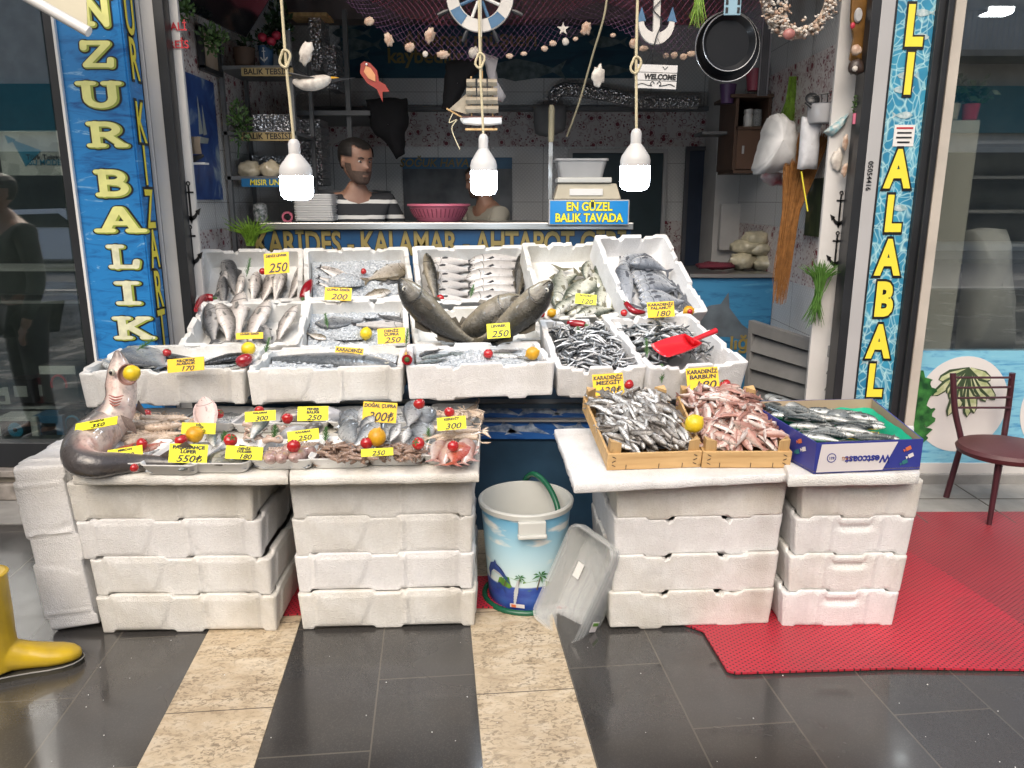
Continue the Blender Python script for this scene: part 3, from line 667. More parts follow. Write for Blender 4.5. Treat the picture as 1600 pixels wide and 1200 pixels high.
board('foam_board',[(897,758),(1266,738),(1230,665),(866,670)],.612,.030,'wide white foam lid under the two wooden crates',m_foam[2],3)
ZR=.625
board('foam_board',[(1232,743),(1437,739),(1428,665),(1200,665)],ZR,.040,'thick foam lid under the blue fish carton',m_foam[0],4)
# ---------------------------------------------------------------- tiered display stand behind the front stacks
ds=thing('display_stand','tiered blue display stand with swordfish printed along its front band','display stand',(0,3.3,0))
m_band=sea_mat('printed royal blue sea',(.01,.06,.28),(.03,.15,.50),(.25,.45,.75),(2,2,12));m_navy=pm('dusty blue panel',(.035,.085,.15),.35,var=.35,vs=4)
YS=3.30
q=MB();q.box((-.17,YS+.05,.30),(2.34,.02,.6));q.box((-1.34,YS+.5,.35),(.02,.9,.7));q.box((.99,YS+.5,.3),(.02,.9,.6));q.build('front_panel',m_navy,ds,0)
zA,zB,zC=W(800,631,YS).z,W(800,655,YS).z,W(800,688,YS).z
q=MB();q.box((-.17,YS+.03,(zA+zB)/2),(2.34,.014,zA-zB));q.box((-.17,YS+.02,(zB+zC)/2-.004),(2.34,.014,zB-zC-.012));q.build('printed_band',m_band,ds,0)
q=MB();q.box((-.17,YS+.012,zA+.005),(2.38,.06,.012));q.box((-.17,YS+.008,zB-.004),(2.38,.05,.010));q.build('edge_rail',m_alu,ds,0,.002)
m_sw=pm('printed swordfish',(.60,.68,.78),.4,col2=(.10,.18,.35),vs=30)
for px,zc_,s in ((772,(zA+zB)/2,1),(838,(zA+zB)/2,1),(892,(zA+zB)/2,1),(775,(zB+zC)/2,1),(818,(zB+zC)/2,1),(893,(zB+zC)/2,1)):
    p=W(px,645,YS+(.03 if zc_>zB else .02));q=MB();q.poly([(-.09,.03),(-.03,.012),(.02,.018),(.035,.04),(.05,.012),(.12,-.025),(.03,-.014),(-.02,-.012),(-.085,-.028),(-.06,0)][::-1],.001,0,M.Translation(V((p.x,YS+(.0215 if zc_>zB else .0115),zc_))));q.build('swordfish_print',m_sw,ds,0)
q=MB()
for y,z in ((3.45,.62),(3.95,.66),(4.35,.78)):q.box((-.15,y,z),(2.3,.36,.02))
for y,z in ((3.75,.66),(4.15,.78),(4.5,.9)):
    for x in (-1.25,0,.95):q.box((x,y,z/2),(.04,.04,z))
q.build('shelf_frame',m_navy,ds,0)
# ---------------------------------------------------------------- display boxes (open, tilted): measured from their rims
BX={}
def disp(key,fl,fr_,ry,t,D,H,mat,lab,style='plain',seed=0,rear_x=None):
    FL=T(*fl,t);d=ray(*fr_);tr=(FL.z-O.z)/d.z if abs(d.z)>.02 else t;tr=min(max(tr,t*.93),t*1.07);FR=O+d*tr;FR.z=FL.z
    X=(FR-FL);Wd=X.length;X.normalize();nh=V((-X.y,X.x,0));mid=(FL+FR)/2
    lo,hi=R(-15),R(75)
    for _ in range(40):
        a=(lo+hi)/2;p=mid+(nh*math.cos(a)+V((0,0,math.sin(a))))*D
        if proj(p)[1]>ry:lo=a
        else:hi=a
    Y=nh*math.cos(a)+V((0,0,math.sin(a)));Z=X.cross(Y);m=M.Identity(4)
    rim=mid
    for i in range(3):m[i][0]=X[i];m[i][1]=Y[i];m[i][2]=Z[i];m[i][3]=rim[i]
    o=put(foam_mesh('foam_box',Wd,D,H,style,seed,mat),'foam_box',m @ M.Translation(V((0,0,-H))));tag(o,lab,'foam box','open foam boxes of fish on the tiers')
    BX[key]=(m,Wd,D,H);return m
disp(1,(120,580),(381,575),538,2.95,.46,.14,m_foam[0],'open foam box of dark trout, front tier behind the shark','wing',1)
disp(2,(384,576),(630,571),541,2.98,.46,.14,m_foam[0],'open foam box with the salmon, front tier centre','wing',2)
disp(3,(634,571),(868,565),535,3.0,.46,.14,m_foam[2],'open foam box of silver fish on ice beside the anchovies','notch',3)
disp(4,(870,576),(1012,573),498,3.1,.56,.13,m_foam[2],'open foam box heaped with small anchovies','notch',4)
disp(5,(1016,575),(1172,566),492,3.1,.56,.15,m_foam[2],'open foam box of sardines with the red scoop','notch',5)
disp(6,(277,540),(466,538),470,3.5,.40,.13,m_foam[0],'open foam box of sea bass standing head up','notch',6)
disp(7,(462,545),(641,540),467,3.55,.40,.13,m_foam[0],'open foam box of bream on ice with a lemon','notch',7)
disp(8,(648,537),(855,530),478,3.5,.40,.14,m_foam[1],'open foam box holding the three biggest bass','notch',8)
disp(9,(300,474),(472,470),388,3.95,.42,.13,m_foam[0],'open foam box of upright sea bass, back tier left','notch',9)
disp(10,(476,470),(650,465),386,3.98,.42,.13,m_foam[0],'open foam box of bream and ice, back tier','notch',10)
disp(11,(654,474),(840,469),383,3.95,.42,.13,m_foam[0],'open foam box of pale mullet laid flat, back tier','notch',11)
disp(12,(850,498),(982,493),378,3.7,.55,.13,m_foam[1],'narrow open foam box of horse mackerel, back tier','notch',12)
disp(13,(986,493),(1108,487),366,3.65,.58,.14,m_foam[2],'steeply tilted foam box of bonito, back tier right','notch',13)
def bh(key,px,py,h=-.04):
    m=BX[key][0];n=V((m[0][2],m[1][2],m[2][2]));p0=V((m[0][3],m[1][3],m[2][3]))+n*h;return hit(px,py,p0,n)
def bn(key):m=BX[key][0];return V((m[0][2],m[1][2],m[2][2]))
# ---------------------------------------------------------------- wooden crates
def wood_mat(name,a,b,ax):
    t=NT(name);s=(3,3,3);s=tuple(2.0 if i == ax else 34 for i in range(3));f=t.noise(1.0,5,t.co(s),.6,.6);k=t.ramp(t.noise(1.6,3,t.co(tuple(6 if i == ax else 16 for i in range(3)))),[(.66,0),(.72,1)])
    c=t.ramp(f,[(.3,b),(.55,a),(.75,tuple(x*1.15 for x in a))]);t.p(col=t.mix(c,tuple(x*.35 for x in b),t.math('MULTIPLY',k,.7)),rough=.6);t.bump(f,.2,.003);return t.mat
m_woodx=wood_mat('raw poplar',(.58,.38,.17),(.44,.26,.10),0);m_wood=wood_mat('raw poplar upright',(.52,.34,.15),(.36,.21,.08),2)
CR={}
def crate(key,fl,fr_,back,lab,z=.614,D=.46):
    a,b=G(*fl,z),G(*fr_,z);X=b-a;Wd=X.length;X.normalize();nh=V((-X.y,X.x,0));mid=(a+b)/2;al=R(11)
    Y=nh*math.cos(al)+V((0,0,math.sin(al)));Z=X.cross(Y);m=M.Identity(4)
    for i in range(3):m[i][0]=X[i];m[i][1]=Y[i];m[i][2]=Z[i];m[i][3]=mid[i]
    t=thing('wooden_crate',lab,'crate',mid,'wooden crates of small fish',mtx=m);h=.062;th=.009
    for nm,c,d in (('front_slat',(0,th/2,h/2),(Wd,th,h)),('back_slat',(0,D-th/2,h/2),(Wd,th,h)),('side_slat',(-Wd/2+th/2,D/2,h/2),(th,D-2*th,h-.004)),('side_slat',(Wd/2-th/2,D/2,h/2),(th,D-2*th,h-.004)),('floor',(0,D/2,.004),(Wd-.02,D-.02,.006))):
        q=MB();q.box(c,d);q.build(nm,m_woodx,t,0,.0015,local=True)
    for sx in (-1,1):
        for yy in (0,1):
            q=MB();w=.038;x0=sx*(Wd/2-th);y0=th if yy == 0 else D-th;s=1 if yy == 0 else-1
            q.add([(x0,y0,.002),(x0-sx*w,y0,.002),(x0,y0+s*w,.002),(x0,y0,.105),(x0-sx*w,y0,.098),(x0,y0+s*w,.100)],[(0,1,2),(3,5,4),(0,3,4,1),(1,4,5,2),(2,5,3,0)]);q.build('corner_post',m_wood,t,0,.001,local=True)
    for sx in (-1,1):
        for k in range(3):q=MB();q.tube([(sx*(Wd/2-.022)+.006*(-1) ** k,-.001,.014+k*.016),(sx*(Wd/2-.022)-.006*(-1) ** k,-.001,.02+k*.016)],.0012,5);q.build('staple',m_dark,t,local=True)
    for k in (-.3,.05,.3):q=MB();q.tube([(k*Wd,-.001,.002),(k*Wd,-.001,.02)],.0012,5);q.build('staple',m_dark,t,local=True)
    CR[key]=(m,Wd,D);return t
crate('m',(948,735),(1094,730),600,'wooden crate heaped with silver grey whiting')
crate('b',(1096,731),(1234,731),600,'wooden crate heaped with pink red mullet')
# ---------------------------------------------------------------- blue fish carton
m_card=pm('brown cardboard inside',(.42,.33,.22),.8,var=.12);m_cblue=pm('printed violet blue card',(.035,.045,.26),.4,var=.12,vs=5);m_cwhite=pm('printed white card',(.66,.62,.62),.45,var=.06)
ct=thing('fish_carton','blue and white cardboard carton of mackerel on the right stack','carton',G(1340,740,ZR))
q0,q1,q2,q3=G(1272,741,ZR),G(1437,733,ZR),None,None
zt_=.112
A0=[q0,q1,q1+V((-.01,.40,.0)),q0+V((-.16,.44,0))]
A0[2]=G(1405,655,ZR+.02);A0[3]=G(1168,652,ZR+.02)
A1=[G(1283,707,ZR+.115)*1.0,G(1438,680,ZR+.115),G(1330,622,ZR+.13),G(1172,611,ZR+.13)]
def quadwall(a,b,c,d,th,m,nm,par,inner=None):
    n=(b-a).cross(d-a).normalized();q=MB();q.add([a,b,c,d,a-n*th,b-n*th,c-n*th,d-n*th],[(0,1,2,3),(0,4,5,1),(1,5,6,2),(2,6,7,3),(3,7,4,0)],0);q.add([a-n*th,b-n*th,c-n*th,d-n*th],[(3,2,1,0)],1);return q.build(nm,[m,inner or m_card],par,0)
zlow=ZR+.004
B0=[G(1271,740,zlow),G(1437,733,zlow),G(1437,640,zlow),G(1192,640,zlow)]
B0[2]=V((B0[1].x+.02,B0[1].y+.42,zlow));B0[3]=V((B0[0].x-.10,B0[0].y+.42,zlow))
B1=[p+V((0,0,.105)) for p in B0]
B1[2] += V((0,0,.03));B1[3] += V((0,0,.03))
quadwall(B0[0],B0[1],B1[1],B1[0],.005,m_cblue,'front_panel',ct);quadwall(B0[3],B0[0],B1[0],B1[3],.005,m_cblue,'side_panel',ct);quadwall(B0[1],B0[2],B1[2],B1[1],.005,m_cblue,'side_panel',ct);quadwall(B0[2],B0[3],B1[3],B1[2],.005,m_cblue,'back_panel',ct);quadwall(B0[0]+V((0,0,.004)),B0[3]+V((0,0,.004)),B0[2]+V((0,0,.004)),B0[1]+V((0,0,.004)),.004,m_card,'floor',ct)
fx=(B0[1]-B0[0]).normalized();fn=fx.cross(V((0,0,1))).normalized();fl_=(B0[1]-B0[0]).length
def cf(u,z,d=.002):return B0[0]+fx*(u*fl_)+V((0,0,z))+fn*d
q=MB();q.add([cf(.02,.004),cf(.64,.004),cf(.76,.10),cf(.05,.10)],[(0,1,2,3)]);q.build('white_print',m_cwhite,ct,0)
text('Westcoast',facing(cf(.49,.045,.0035),fn,roll=R(180)),.036,m_cblue,ct,.03);text('LRG',facing(cf(.285,.05,.0035),fn,roll=R(180)),.016,pm('orange brown print',(.4,.15,.05),.5),ct)
q=MB();rr=arc(0,0,.016,.016,0,360,18);ri=arc(0,0,.0135,.0135,0,360,18);mx=facing(cf(.15,.053,.0035),fn) @ M.Rotation(R(-90),4,'X')
for i in range(18):q.poly([rr[i],rr[i+1],ri[i+1],ri[i]][::-1],.0006,0,mx)
q.build('seal_print',m_cblue,ct,0);text('621',facing(cf(.15,.053,.0035),fn,roll=R(180)),.013,m_cblue,ct)
def card_fish(c,n,colr,s,ang):
    q=MB();mx=facing(c,n) @ M.Rotation(R(ang),4,'Z') @ M.Rotation(R(-90),4,'X');q.poly([(-s,-s*.6),(s*.7,-s*.6),(s*.7,s*.6),(-s,s*.6)][::-1],.0006,0,mx);q.poly([(s*.7,0),(s*1.5,s*.5),(s*1.5,-s*.5)][::-1],.0006,0,mx);q.build('fish_logo',colr,ct,0)
m_or=pm('orange print',(.60,.15,.06),.5,var=0);m_gr=pm('teal print',(.03,.16,.17),.5,var=0)
for dz,du,m in ((.075,.86,m_or),(.05,.89,m_cwhite),(.028,.84,m_gr)):card_fish(cf(du,dz,.003),fn,m,.011,205)
sx_=(B0[0]-B0[3]).normalized();sn=sx_.cross(V((0,0,1))).normalized();sl_=(B0[0]-B0[3]).length
for dz,du,m in ((.085,.80,m_or),(.065,.86,m_cwhite),(.045,.78,m_gr)):card_fish(B0[3]+sx_*(du*sl_)+V((0,0,dz))+sn*.003,sn,m,.012,205)
text('200',facing(B0[3]+sx_*(.42*sl_)+V((0,0,.08))+sn*.003,sn,roll=R(180)),.05,m_cwhite,ct,.02)
# green plastic liner
q=MB();pts=[]
m_liner=pm('green plastic liner',(.01,.42,.24),.3,var=.2,vs=20)
def liner(u,v):a=B1[0].lerp(B1[1],u);b=B1[3].lerp(B1[2],u);return a.lerp(b,v)
rows=[]
for i in range(21):
    u=i/20;row=[]
    for j in range(21):
        v=j/20;p=liner(.03+.94*u,.03+.94*v);e=min(u,1-u,v,1-v);p=p-V((0,0,.012+.055*sst(e,0,.12)+.02*v))+V((0,0,.008*NZ.noise(p*22)));row.append(p)
    rows.append(row)
q.grid(rows);tag(q.build('plastic_liner',m_liner,smooth=80),'green plastic sheet lining the blue fish carton','plastic sheet')
# ---------------------------------------------------------------- bucket
bc=G(822,957);bc=V((bc.x,bc.y+.135,.006))
bk=thing('bucket','round plastic bucket printed with dolphins, palms and sky between the stacks','bucket',bc)
def bucket_mat():
    t=NT('printed bucket wall');z=t.xyz()[2];n=t.noise(7,5,t.co((1,1,2.4)))
    sky=t.ramp(z,[(.10,(.62,.74,.74)),(.27,(.36,.60,.72)),(.36,(.16,.42,.62))])
    cl=t.ramp(t.noise(5,4,t.co((1,1,3.5))),[(.58,0),(.66,.9)]);sky=t.mix(sky,(.78,.78,.74),cl)
    w=t.ramp(n,[(.4,(.02,.05,.28)),(.7,(.06,.14,.45))]);k=t.n('MapRange',{1:.098,2:.104});t.set(k,0,z);t.p(col=t.mix(w,sky,k.outputs[0]),rough=.3);return t.mat
m_tub=pm('translucent grey white plastic',(.56,.57,.54),.35,var=.08)
q=MB();r0,r1,hb=.138,.172,.40
q.lathe([(.001,.0),(r0,0),(r0+.004,.008)]+[(r0+.004+(r1-r0-.006)*k/10,.008+(hb-.03)*k/10) for k in range(1,11)],48,0,M.Translation(bc));q.build('printed_wall',bucket_mat(),bk,origin=None)
q=MB();q.lathe([(r1-.003,hb-.025),(r1+.006,hb-.022),(r1+.009,hb-.004),(r1+.005,hb),(r1-.004,hb),(r1-.009,hb-.02),(r0-.004,.012),(.001,.010)],48,0,M.Translation(bc));q.build('rim_and_lining',m_tub,bk)
for ang in (-84,96):
    mx=M.Translation(bc) @ M.Rotation(R(ang),4,'Z');q=MB();q.box((r1+.012,0,hb-.045),(.02,.1,.05),mx);q.box((r1+.018,0,hb-.074),(.028,.105,.014),mx);q.build('grip',m_tub,bk,0,.004)
def onb(ang,z,pts,m,nm,d=.0012):
    """flat motif bent round the bucket wall: pts (along, up)"""
    q=MB();vs=[]
    for x,h in pts:
        zz=z+h;rr=r0+.004+(r1-r0-.006)*(zz-.008)/(hb-.03)+d;a=R(ang)+x/rr;vs.append(bc+V((rr*math.cos(a),rr*math.sin(a),zz)))
    q.add(vs,[tuple(range(len(vs)))]);return q.build(nm,m,bk,0)
m_isl=pm('printed green island',(.14,.30,.03),.4,col2=(.05,.17,.03),vs=25);m_palm=pm('printed palm',(.04,.20,.05),.4,var=.3,vs=30);m_trk=pm('printed trunk',(.12,.09,.06),.4);m_dol=pm('printed dolphin',(.03,.06,.24),.4,var=.2);m_dolb=pm('printed dolphin belly',(.55,.58,.6),.4)
onb(-97,.0995,[(-.10,.002),(-.05,-.006),(.03,-.010),(.10,-.004),(.13,.004),(.10,.022),(.06,.032),(.02,.026),(-.02,.034),(-.06,.042),(-.09,.03)],m_isl,'island_print',.0024)
for a,h,s in ((-122,.10,.6),(-102,.105,.75),(-75,.092,1.1)):
    onb(a,h,[(-.003,0),(.003,0),(.014*s,.05*s),(.010*s,.05*s)],m_trk,'trunk_print',.003)
    for k in range(8):
        th=R(k*45+12);c=(.012*s,.052*s);L=.032*s;dx,dz=math.cos(th),math.sin(th)*.8+.1
        onb(a,h,[c,(c[0]+dx*L*.5-dz*L*.17,c[1]+dz*L*.5+abs(dx)*L*.17),(c[0]+dx*L,c[1]+dz*L-L*.25),(c[0]+dx*L*.5+dz*L*.1,c[1]+dz*L*.5-L*.08)],m_palm,'palm_print',.0036+.0003*k)
onb(-130,.11,[(-.055,-.004),(-.062,.035),(-.045,.068),(-.026,.076),(-.018,.088),(-.012,.074),(.012,.06),(.034,.03),(.048,.002),(.03,.014),(.004,.038),(-.026,.046),(-.044,.03)],m_dol,'dolphin_print',.0045)
onb(-130,.11,[(-.044,.03),(-.026,.046),(.004,.038),(.03,.014),(.005,.03),(-.028,.036)],m_dolb,'dolphin_belly_print',.0050)
onb(-125,.075,[(-.03,.0),(-.034,.022),(-.014,.036),(.008,.02),(.014,-.008),(-.004,.014)],m_dol,'dolphin_print',.0045)
for k in range(6):onb(-107+k*.9,.02+.012*k,[(-.004-.002*k,0),(.003,0),(.006,.05),(.001,.058)],m_dolb,'splash_print',.004+.0003*k)
onb(-103,.018,[(-.028,0),(.028,0),(.028,.016),(-.028,.016)],m_cwhite,'label_print',.0065);onb(-107,.02,[(-.012,0),(.006,0),(.006,.012),(-.012,.012)],m_or,'label_mark',.0075)
m_hose=pm('green garden hose',(.01,.10,.05),.25,var=.15)
q=MB();q.tube([bc+V(((r0+.022)*math.cos(a),(r0+.022)*math.sin(a),.004)) for a in [R(-60-i*10) for i in range(23)]],.0115,10)
p_=[bc+V(((r0+.022)*math.cos(R(-290)),(r0+.022)*math.sin(R(-290)),.004)),bc+V((.02,.22,.12)),bc+V((-.005,.215,.35)),bc+V((.03,.16,.435)),bc+V((.09,.08,.41)),bc+V((.125,-.0,.33)),bc+V((.10,-.02,.2))]
q.tube(curve_pts(p_,8),.0115,10);tag(q.build('garden_hose',m_hose,smooth=60),'dark green hose looped round the bucket and over its rim','hose')
# ---------------------------------------------------------------- nested clear tubs leaning on the stack
def plast(name,tint,f):
    t=NT(name);tr=t.n('BsdfTransparent',{0:c4(tint)});t.p(col=(.82,.83,.82,1),rough=.2,spec=.6);mx=t.n('MixShader',{0:f});t.t.links.new(tr.outputs[0],mx.inputs[1]);t.t.links.new(t.b.outputs[0],mx.inputs[2]);t.t.links.new(mx.outputs[0],t.out.inputs[0]);return t.mat
m_clear=plast('cloudy clear plastic',(.95,.96,.96),.24)
def rrect(w,d,r,n=5):
    out=[]
    for cx,cy,a in ((w/2-r,d/2-r,0),(-w/2+r,d/2-r,90),(-w/2+r,-d/2+r,180),(w/2-r,-d/2+r,270)):
        out += [(cx+r*math.cos(R(a+90*k/n)),cy+r*math.sin(R(a+90*k/n))) for k in range(n+1)]
    return out
def tub_mesh(w,d,h):
    q=MB();P_=lambda k,z,e=0:[(x*k+(e if x>0 else-e),y*k+(e if y>0 else-e),z) for x,y in rrect(w,d,.035)]
    q.grid([P_(.86,.0),P_(.88,.004),P_(.97,h-.012),P_(1,h-.012),P_(1.015,h-.006),P_(1.0,h),P_(.965,h-.003),P_(.872,.006),P_(.85,.004)],closed=True);n=24;e=8*n
    q.f += [tuple(reversed(range(n))),tuple(e+i for i in range(n))];q.m += [0,0];return q.mesh('plastic_tub',[m_clear],50)
tb=tub_mesh(.385,.215,.11)
pA,pB=G(880,1008),G(905,1000)
ctr=(W(895,912,2.50));lv_=V((.078,.02,.185));wv_=V((-.08,.095,.024));nv=lv_.cross(wv_).normalized()
for i in range(3):
    m=fr(ctr-nv*(.0+.018*i),lv_,nv)
    o=put(tb,'plastic_tub',m @ M.Translation(V((0,0,-.10))));tag(o,('clear plastic tub, front one of the nest leaning on the crates stack','clear plastic tub, middle one of the leaning nest','clear plastic tub with a fruit sticker, rear one of the leaning nest')[i],'plastic tub','nested clear tubs')
    if i == 0:
        q=MB()
        for k in range(6):
            for jx in range(8):
                x=-.155+jx*.042+(.018 if k%2 else 0);y=-.085+k*.034
                q.box((x,y,.0095),(.038,.003,.002));q.box((x+.02,y+.017,.0095),(.003,.031,.002))
        q.build('floor_ribs',m_clear,o,0,local=True)
        q=MB();q.box((.02,.06,.012),(.06,.03,.001));q.build('paper_label',m_white,o,0,local=True)
    if i == 2:
        q=MB();q.box((-.11,-.1065,.06),(.04,.0015,.035),M.Identity(4));q.build('sticker',m_cwhite,o,0,local=True);q=MB();q.box((-.10,-.1078,.06),(.012,.0015,.03));q.build('sticker_print',m_isl,o,0,local=True)
# ---------------------------------------------------------------- chair
m_ch=pm('maroon painted steel',(.060,.016,.022),.35,var=.2);m_vin=pm('maroon vinyl seat',(.085,.022,.026),.5,var=.2,bump=.15,bs=90)
ch=thing('chair','maroon metal chair with round padded seat beside the fish plate window','chair',G(1560,800))
fl1,fl2,fl3=G(1545,822),G(1478,778),G(1550,778)
fl4=G(1640,812)
bt1,bt2=None,None
Yb=fl2.y+.02
def at(px,py,Y):return W(px,py,Y)
q=MB();q.tube(curve_pts([fl2,at(1497,712,Yb),at(1502,690,Yb),at(1492,640,Yb+.03),at(1489,583,Yb+.06)],6),.015,10);q.build('leg',m_ch,ch)
Yc=fl3.y+.10
q=MB();q.tube(curve_pts([G(1552,779),at(1566,705,Yc),at(1569,680,Yc),at(1575,640,Yc+.02),at(1582,583,Yb+.09)],6),.015,10);q.build('leg',m_ch,ch)
q=MB();q.tube([fl1,at(1562,715,fl1.y+.03)],[.011,.016],10);q.build('leg',m_ch,ch)
q=MB();q.tube([fl4,at(1640,712,fl1.y+.06)],[.011,.016],10);q.build('leg',m_ch,ch)
for y0,y1 in ((590,590),(606,605),(622,621),(637,637)):
    q=MB();q.tube([at(1491 if y0<620 else 1493,y0,Yb+.05),at(1579,y1,Yb+.08)],.006,8);q.build('back_rail',m_ch,ch)
sc0=at(1560,702,fl1.y+.13)
q=MB();q.lathe([(.001,-.03),(.19,-.03),(.215,-.02),(.222,0),(.21,.016),(.15,.03),(.001,.034)],40,0,M.Translation(sc0+V((.04,0,.0))) @ M.Diagonal((1,.92,1,1)));q.build('seat',m_vin,ch)
# grey louvred panel, right of the boxes
lv=thing('louvre_panel','grey louvred metal shutter panel standing on edge behind the boxes, right','panel',(1.5,4.3,.1))
a,b=at(1172,500,4.62),at(1308,543,4.02);c_,d_=V((b.x,b.y,b.z-.52)),V((a.x,a.y,a.z-.62));a2=(a-d_);
lx=(b-a);ln_=V((lx.x,lx.y,0)).normalized();lnn=V((ln_.y,-ln_.x,0));
def lp_(u,v,d=0):return (a.lerp(b,u)).lerp(d_.lerp(c_,u),v)+lnn*d
m_lv=pm('grey painted steel',(.22,.22,.215),.4,var=.2,vs=6)
for nm,u0,u1,v0,v1,d0 in (('frame',0,1,0,.12,.012),('frame',0,.05,.12,1,.012),('frame',.96,1,.12,1,.012)):
    q=MB();q.add([lp_(u0,v0,d0),lp_(u1,v0,d0),lp_(u1,v1,d0),lp_(u0,v1,d0),lp_(u0,v0,-.03),lp_(u1,v0,-.03),lp_(u1,v1,-.03),lp_(u0,v1,-.03)],[(3,2,1,0),(4,5,6,7),(0,1,5,4),(1,2,6,5),(2,3,7,6),(3,0,4,7)]);q.build(nm,m_lv,lv,0,.003)
for k in range(5):
    v0=.13+k*.174;q=MB();q.add([lp_(.05,v0,-.025),lp_(.96,v0,-.025),lp_(.96,v0+.165,.010),lp_(.05,v0+.165,.010),lp_(.96,v0+.174,-.02),lp_(.05,v0+.174,-.02)],[(3,2,1,0),(5,4,2,3)]);q.build('louvre',m_lv,lv,0)
# ---------------------------------------------------------------- fish: one builder, many kinds
def fish_mat(name,back,side,belly,spots=None,rough=.24,metal=.25,scale=70,gill=True,bands=0,bump=.25):
    t=NT(name);dv=t.attr('dv');tl=t.attr('tl');co=t.co((1,1,1))
    nz=t.noise(9,5,co);d=t.math('ADD',dv,t.math('MULTIPLY',t.math('SUBTRACT',nz,.5),.7))
    f=t.math('ADD',t.math('MULTIPLY',d,.5),.5)
    c=t.ramp(f,[(.12,belly),(.42,side),(.62,tuple(a*.55+b*.45 for a,b in zip(side,back))),(.82,back)])
    oi=t.n('ObjectInfo');rv=oi.outputs['Random']
    sc_=t.vor(scale,t.co((1,1,1.3)));c=t.mix(c,tuple(min(1,x*1.35+.04) for x in side),t.math('MULTIPLY',t.ramp(sc_,[(.0,1),(.45,0)]),.30))
    c=t.mix(c,(.02,.02,.022),t.math('MULTIPLY',t.ramp(t.noise(26,4,co),[(.58,0),(.75,1)]),.35))
    if spots:c=t.mix(c,spots,t.ramp(t.vor(24,co),[(.16,.8),(.24,0)]))
    if bands:
        w=t.math('SINE',t.math('ADD',t.math('MULTIPLY',tl,bands),t.math('MULTIPLY',nz,7)));c=t.mix(c,tuple(x*.3 for x in back),t.math('MULTIPLY',t.math('MULTIPLY',t.ramp(w,[(.5,0),(.7,1)]),t.ramp(dv,[(.15,0),(.4,1)])),.8))
    if gill:
        a=t.math('ABSOLUTE',t.math('SUBTRACT',tl,t.math('SUBTRACT',.225,t.math('MULTIPLY',t.math('MULTIPLY',dv,dv),.05))));c=t.mix(c,tuple(x*.25 for x in back),t.ramp(a,[(.004,.8),(.013,0)]))
    c=t.mix(c,(.03,.03,.03),t.math('MULTIPLY',rv,.25))
    t.p(col=c,rough=t.ramp(t.noise(14,3,co),[(.35,rough),(.7,rough+.2)]),metal=metal,spec=.6,coat=.35,coatr=.12);t.bump(t.math('ADD',sc_,t.math('MULTIPLY',t.noise(40,3,co),.6)),bump,.006);return t.mat
def fin_mat(name,c):
    t=NT(name);w=t.noise(60,2,t.co((.25,1,1)));t.p(col=t.ramp(w,[(.35,tuple(x*.5 for x in c)),(.7,c)]),rough=.35,coat=.3);return t.mat
m_eyew=pm('fish eye rim',(.50,.48,.40),.2,var=.3,coat=.6);m_eyeb=pm('fish pupil',(.008,.008,.009),.08,var=0,coat=.8)
PROF={
 'bass':[(0,.012,.012,.008),(.04,.045,.045,.032),(.12,.080,.08,.055),(.25,.108,.11,.066),(.42,.115,.12,.068),(.6,.09,.09,.05),(.75,.055,.058,.03),(.86,.036,.036,.015),(.9,.038,.038,.009)],
 'bream':[(0,.012,.012,.01),(.03,.06,.05,.03),(.1,.135,.085,.055),(.2,.19,.14,.072),(.35,.215,.18,.078),(.52,.18,.15,.064),(.68,.105,.09,.04),(.8,.045,.04,.02),(.87,.036,.034,.010)],
 'slim':[(0,.008,.008,.006),(.04,.034,.034,.026),(.12,.06,.06,.045),(.3,.082,.085,.058),(.5,.076,.08,.055),(.7,.05,.05,.032),(.82,.024,.024,.014),(.88,.018,.018,.008)],
 'tuna':[(0,.010,.010,.008),(.05,.055,.05,.04),(.15,.098,.092,.066),(.32,.128,.125,.084),(.5,.118,.12,.076),(.68,.075,.075,.046),(.8,.034,.034,.022),(.88,.015,.015,.014)],
 'anchovy':[(0,.006,.010,.008),(.05,.034,.032,.026),(.16,.058,.06,.042),(.35,.072,.08,.050),(.55,.064,.07,.043),(.75,.036,.038,.022),(.86,.02,.02,.010)],
 'whiting':[(0,.012,.012,.010),(.05,.05,.05,.04),(.15,.085,.09,.062),(.3,.098,.11,.07),(.5,.08,.085,.05),(.7,.05,.05,.03),(.85,.024,.024,.012),(.9,.022,.022,.008)],
 'flat':[(0,.03,.03,.008),(.08,.12,.12,.018),(.25,.20,.20,.024),(.45,.215,.215,.026),(.65,.17,.17,.02),(.8,.09,.09,.012),(.9,.035,.035,.006)],
 'dory':[(0,.03,.03,.02),(.06,.13,.12,.045),(.2,.23,.22,.06),(.4,.27,.26,.06),(.6,.21,.21,.045),(.75,.10,.10,.025),(.86,.035,.035,.012)],
 'big':[(0,.018,.022,.018),(.03,.046,.05,.045),(.1,.082,.085,.072),(.2,.108,.112,.088),(.38,.118,.122,.09),(.56,.096,.10,.068),(.72,.062,.064,.04),(.84,.042,.042,.02),(.9,.044,.044,.012)]}
def prof_at(P,s):
    for a,b in zip(P,P[1:]):
        if s <= b[0]:
            t=(s-a[0])/(b[0]-a[0]);t=t*t*(3-2*t)*.35+t*.65;return [lerp(a[i],b[i],t) for i in (1,2,3)]
    return list(P[-1][1:])
def bendf(kz,ky):
    def f(p):
        x,y,z=p
        if abs(kz)>1e-4:th=kz*(x-.5);X=.5+math.sin(th)/kz-z*math.sin(th);Z=(1-math.cos(th))/kz+z*math.cos(th)
        else:X,Z=x,z
        if abs(ky)>1e-4:th=ky*(X-.5);y,X=(1-math.cos(th))/ky+y*math.cos(th),.5+math.sin(th)/ky-y*math.sin(th)
        return V((X,y,Z))
    return f
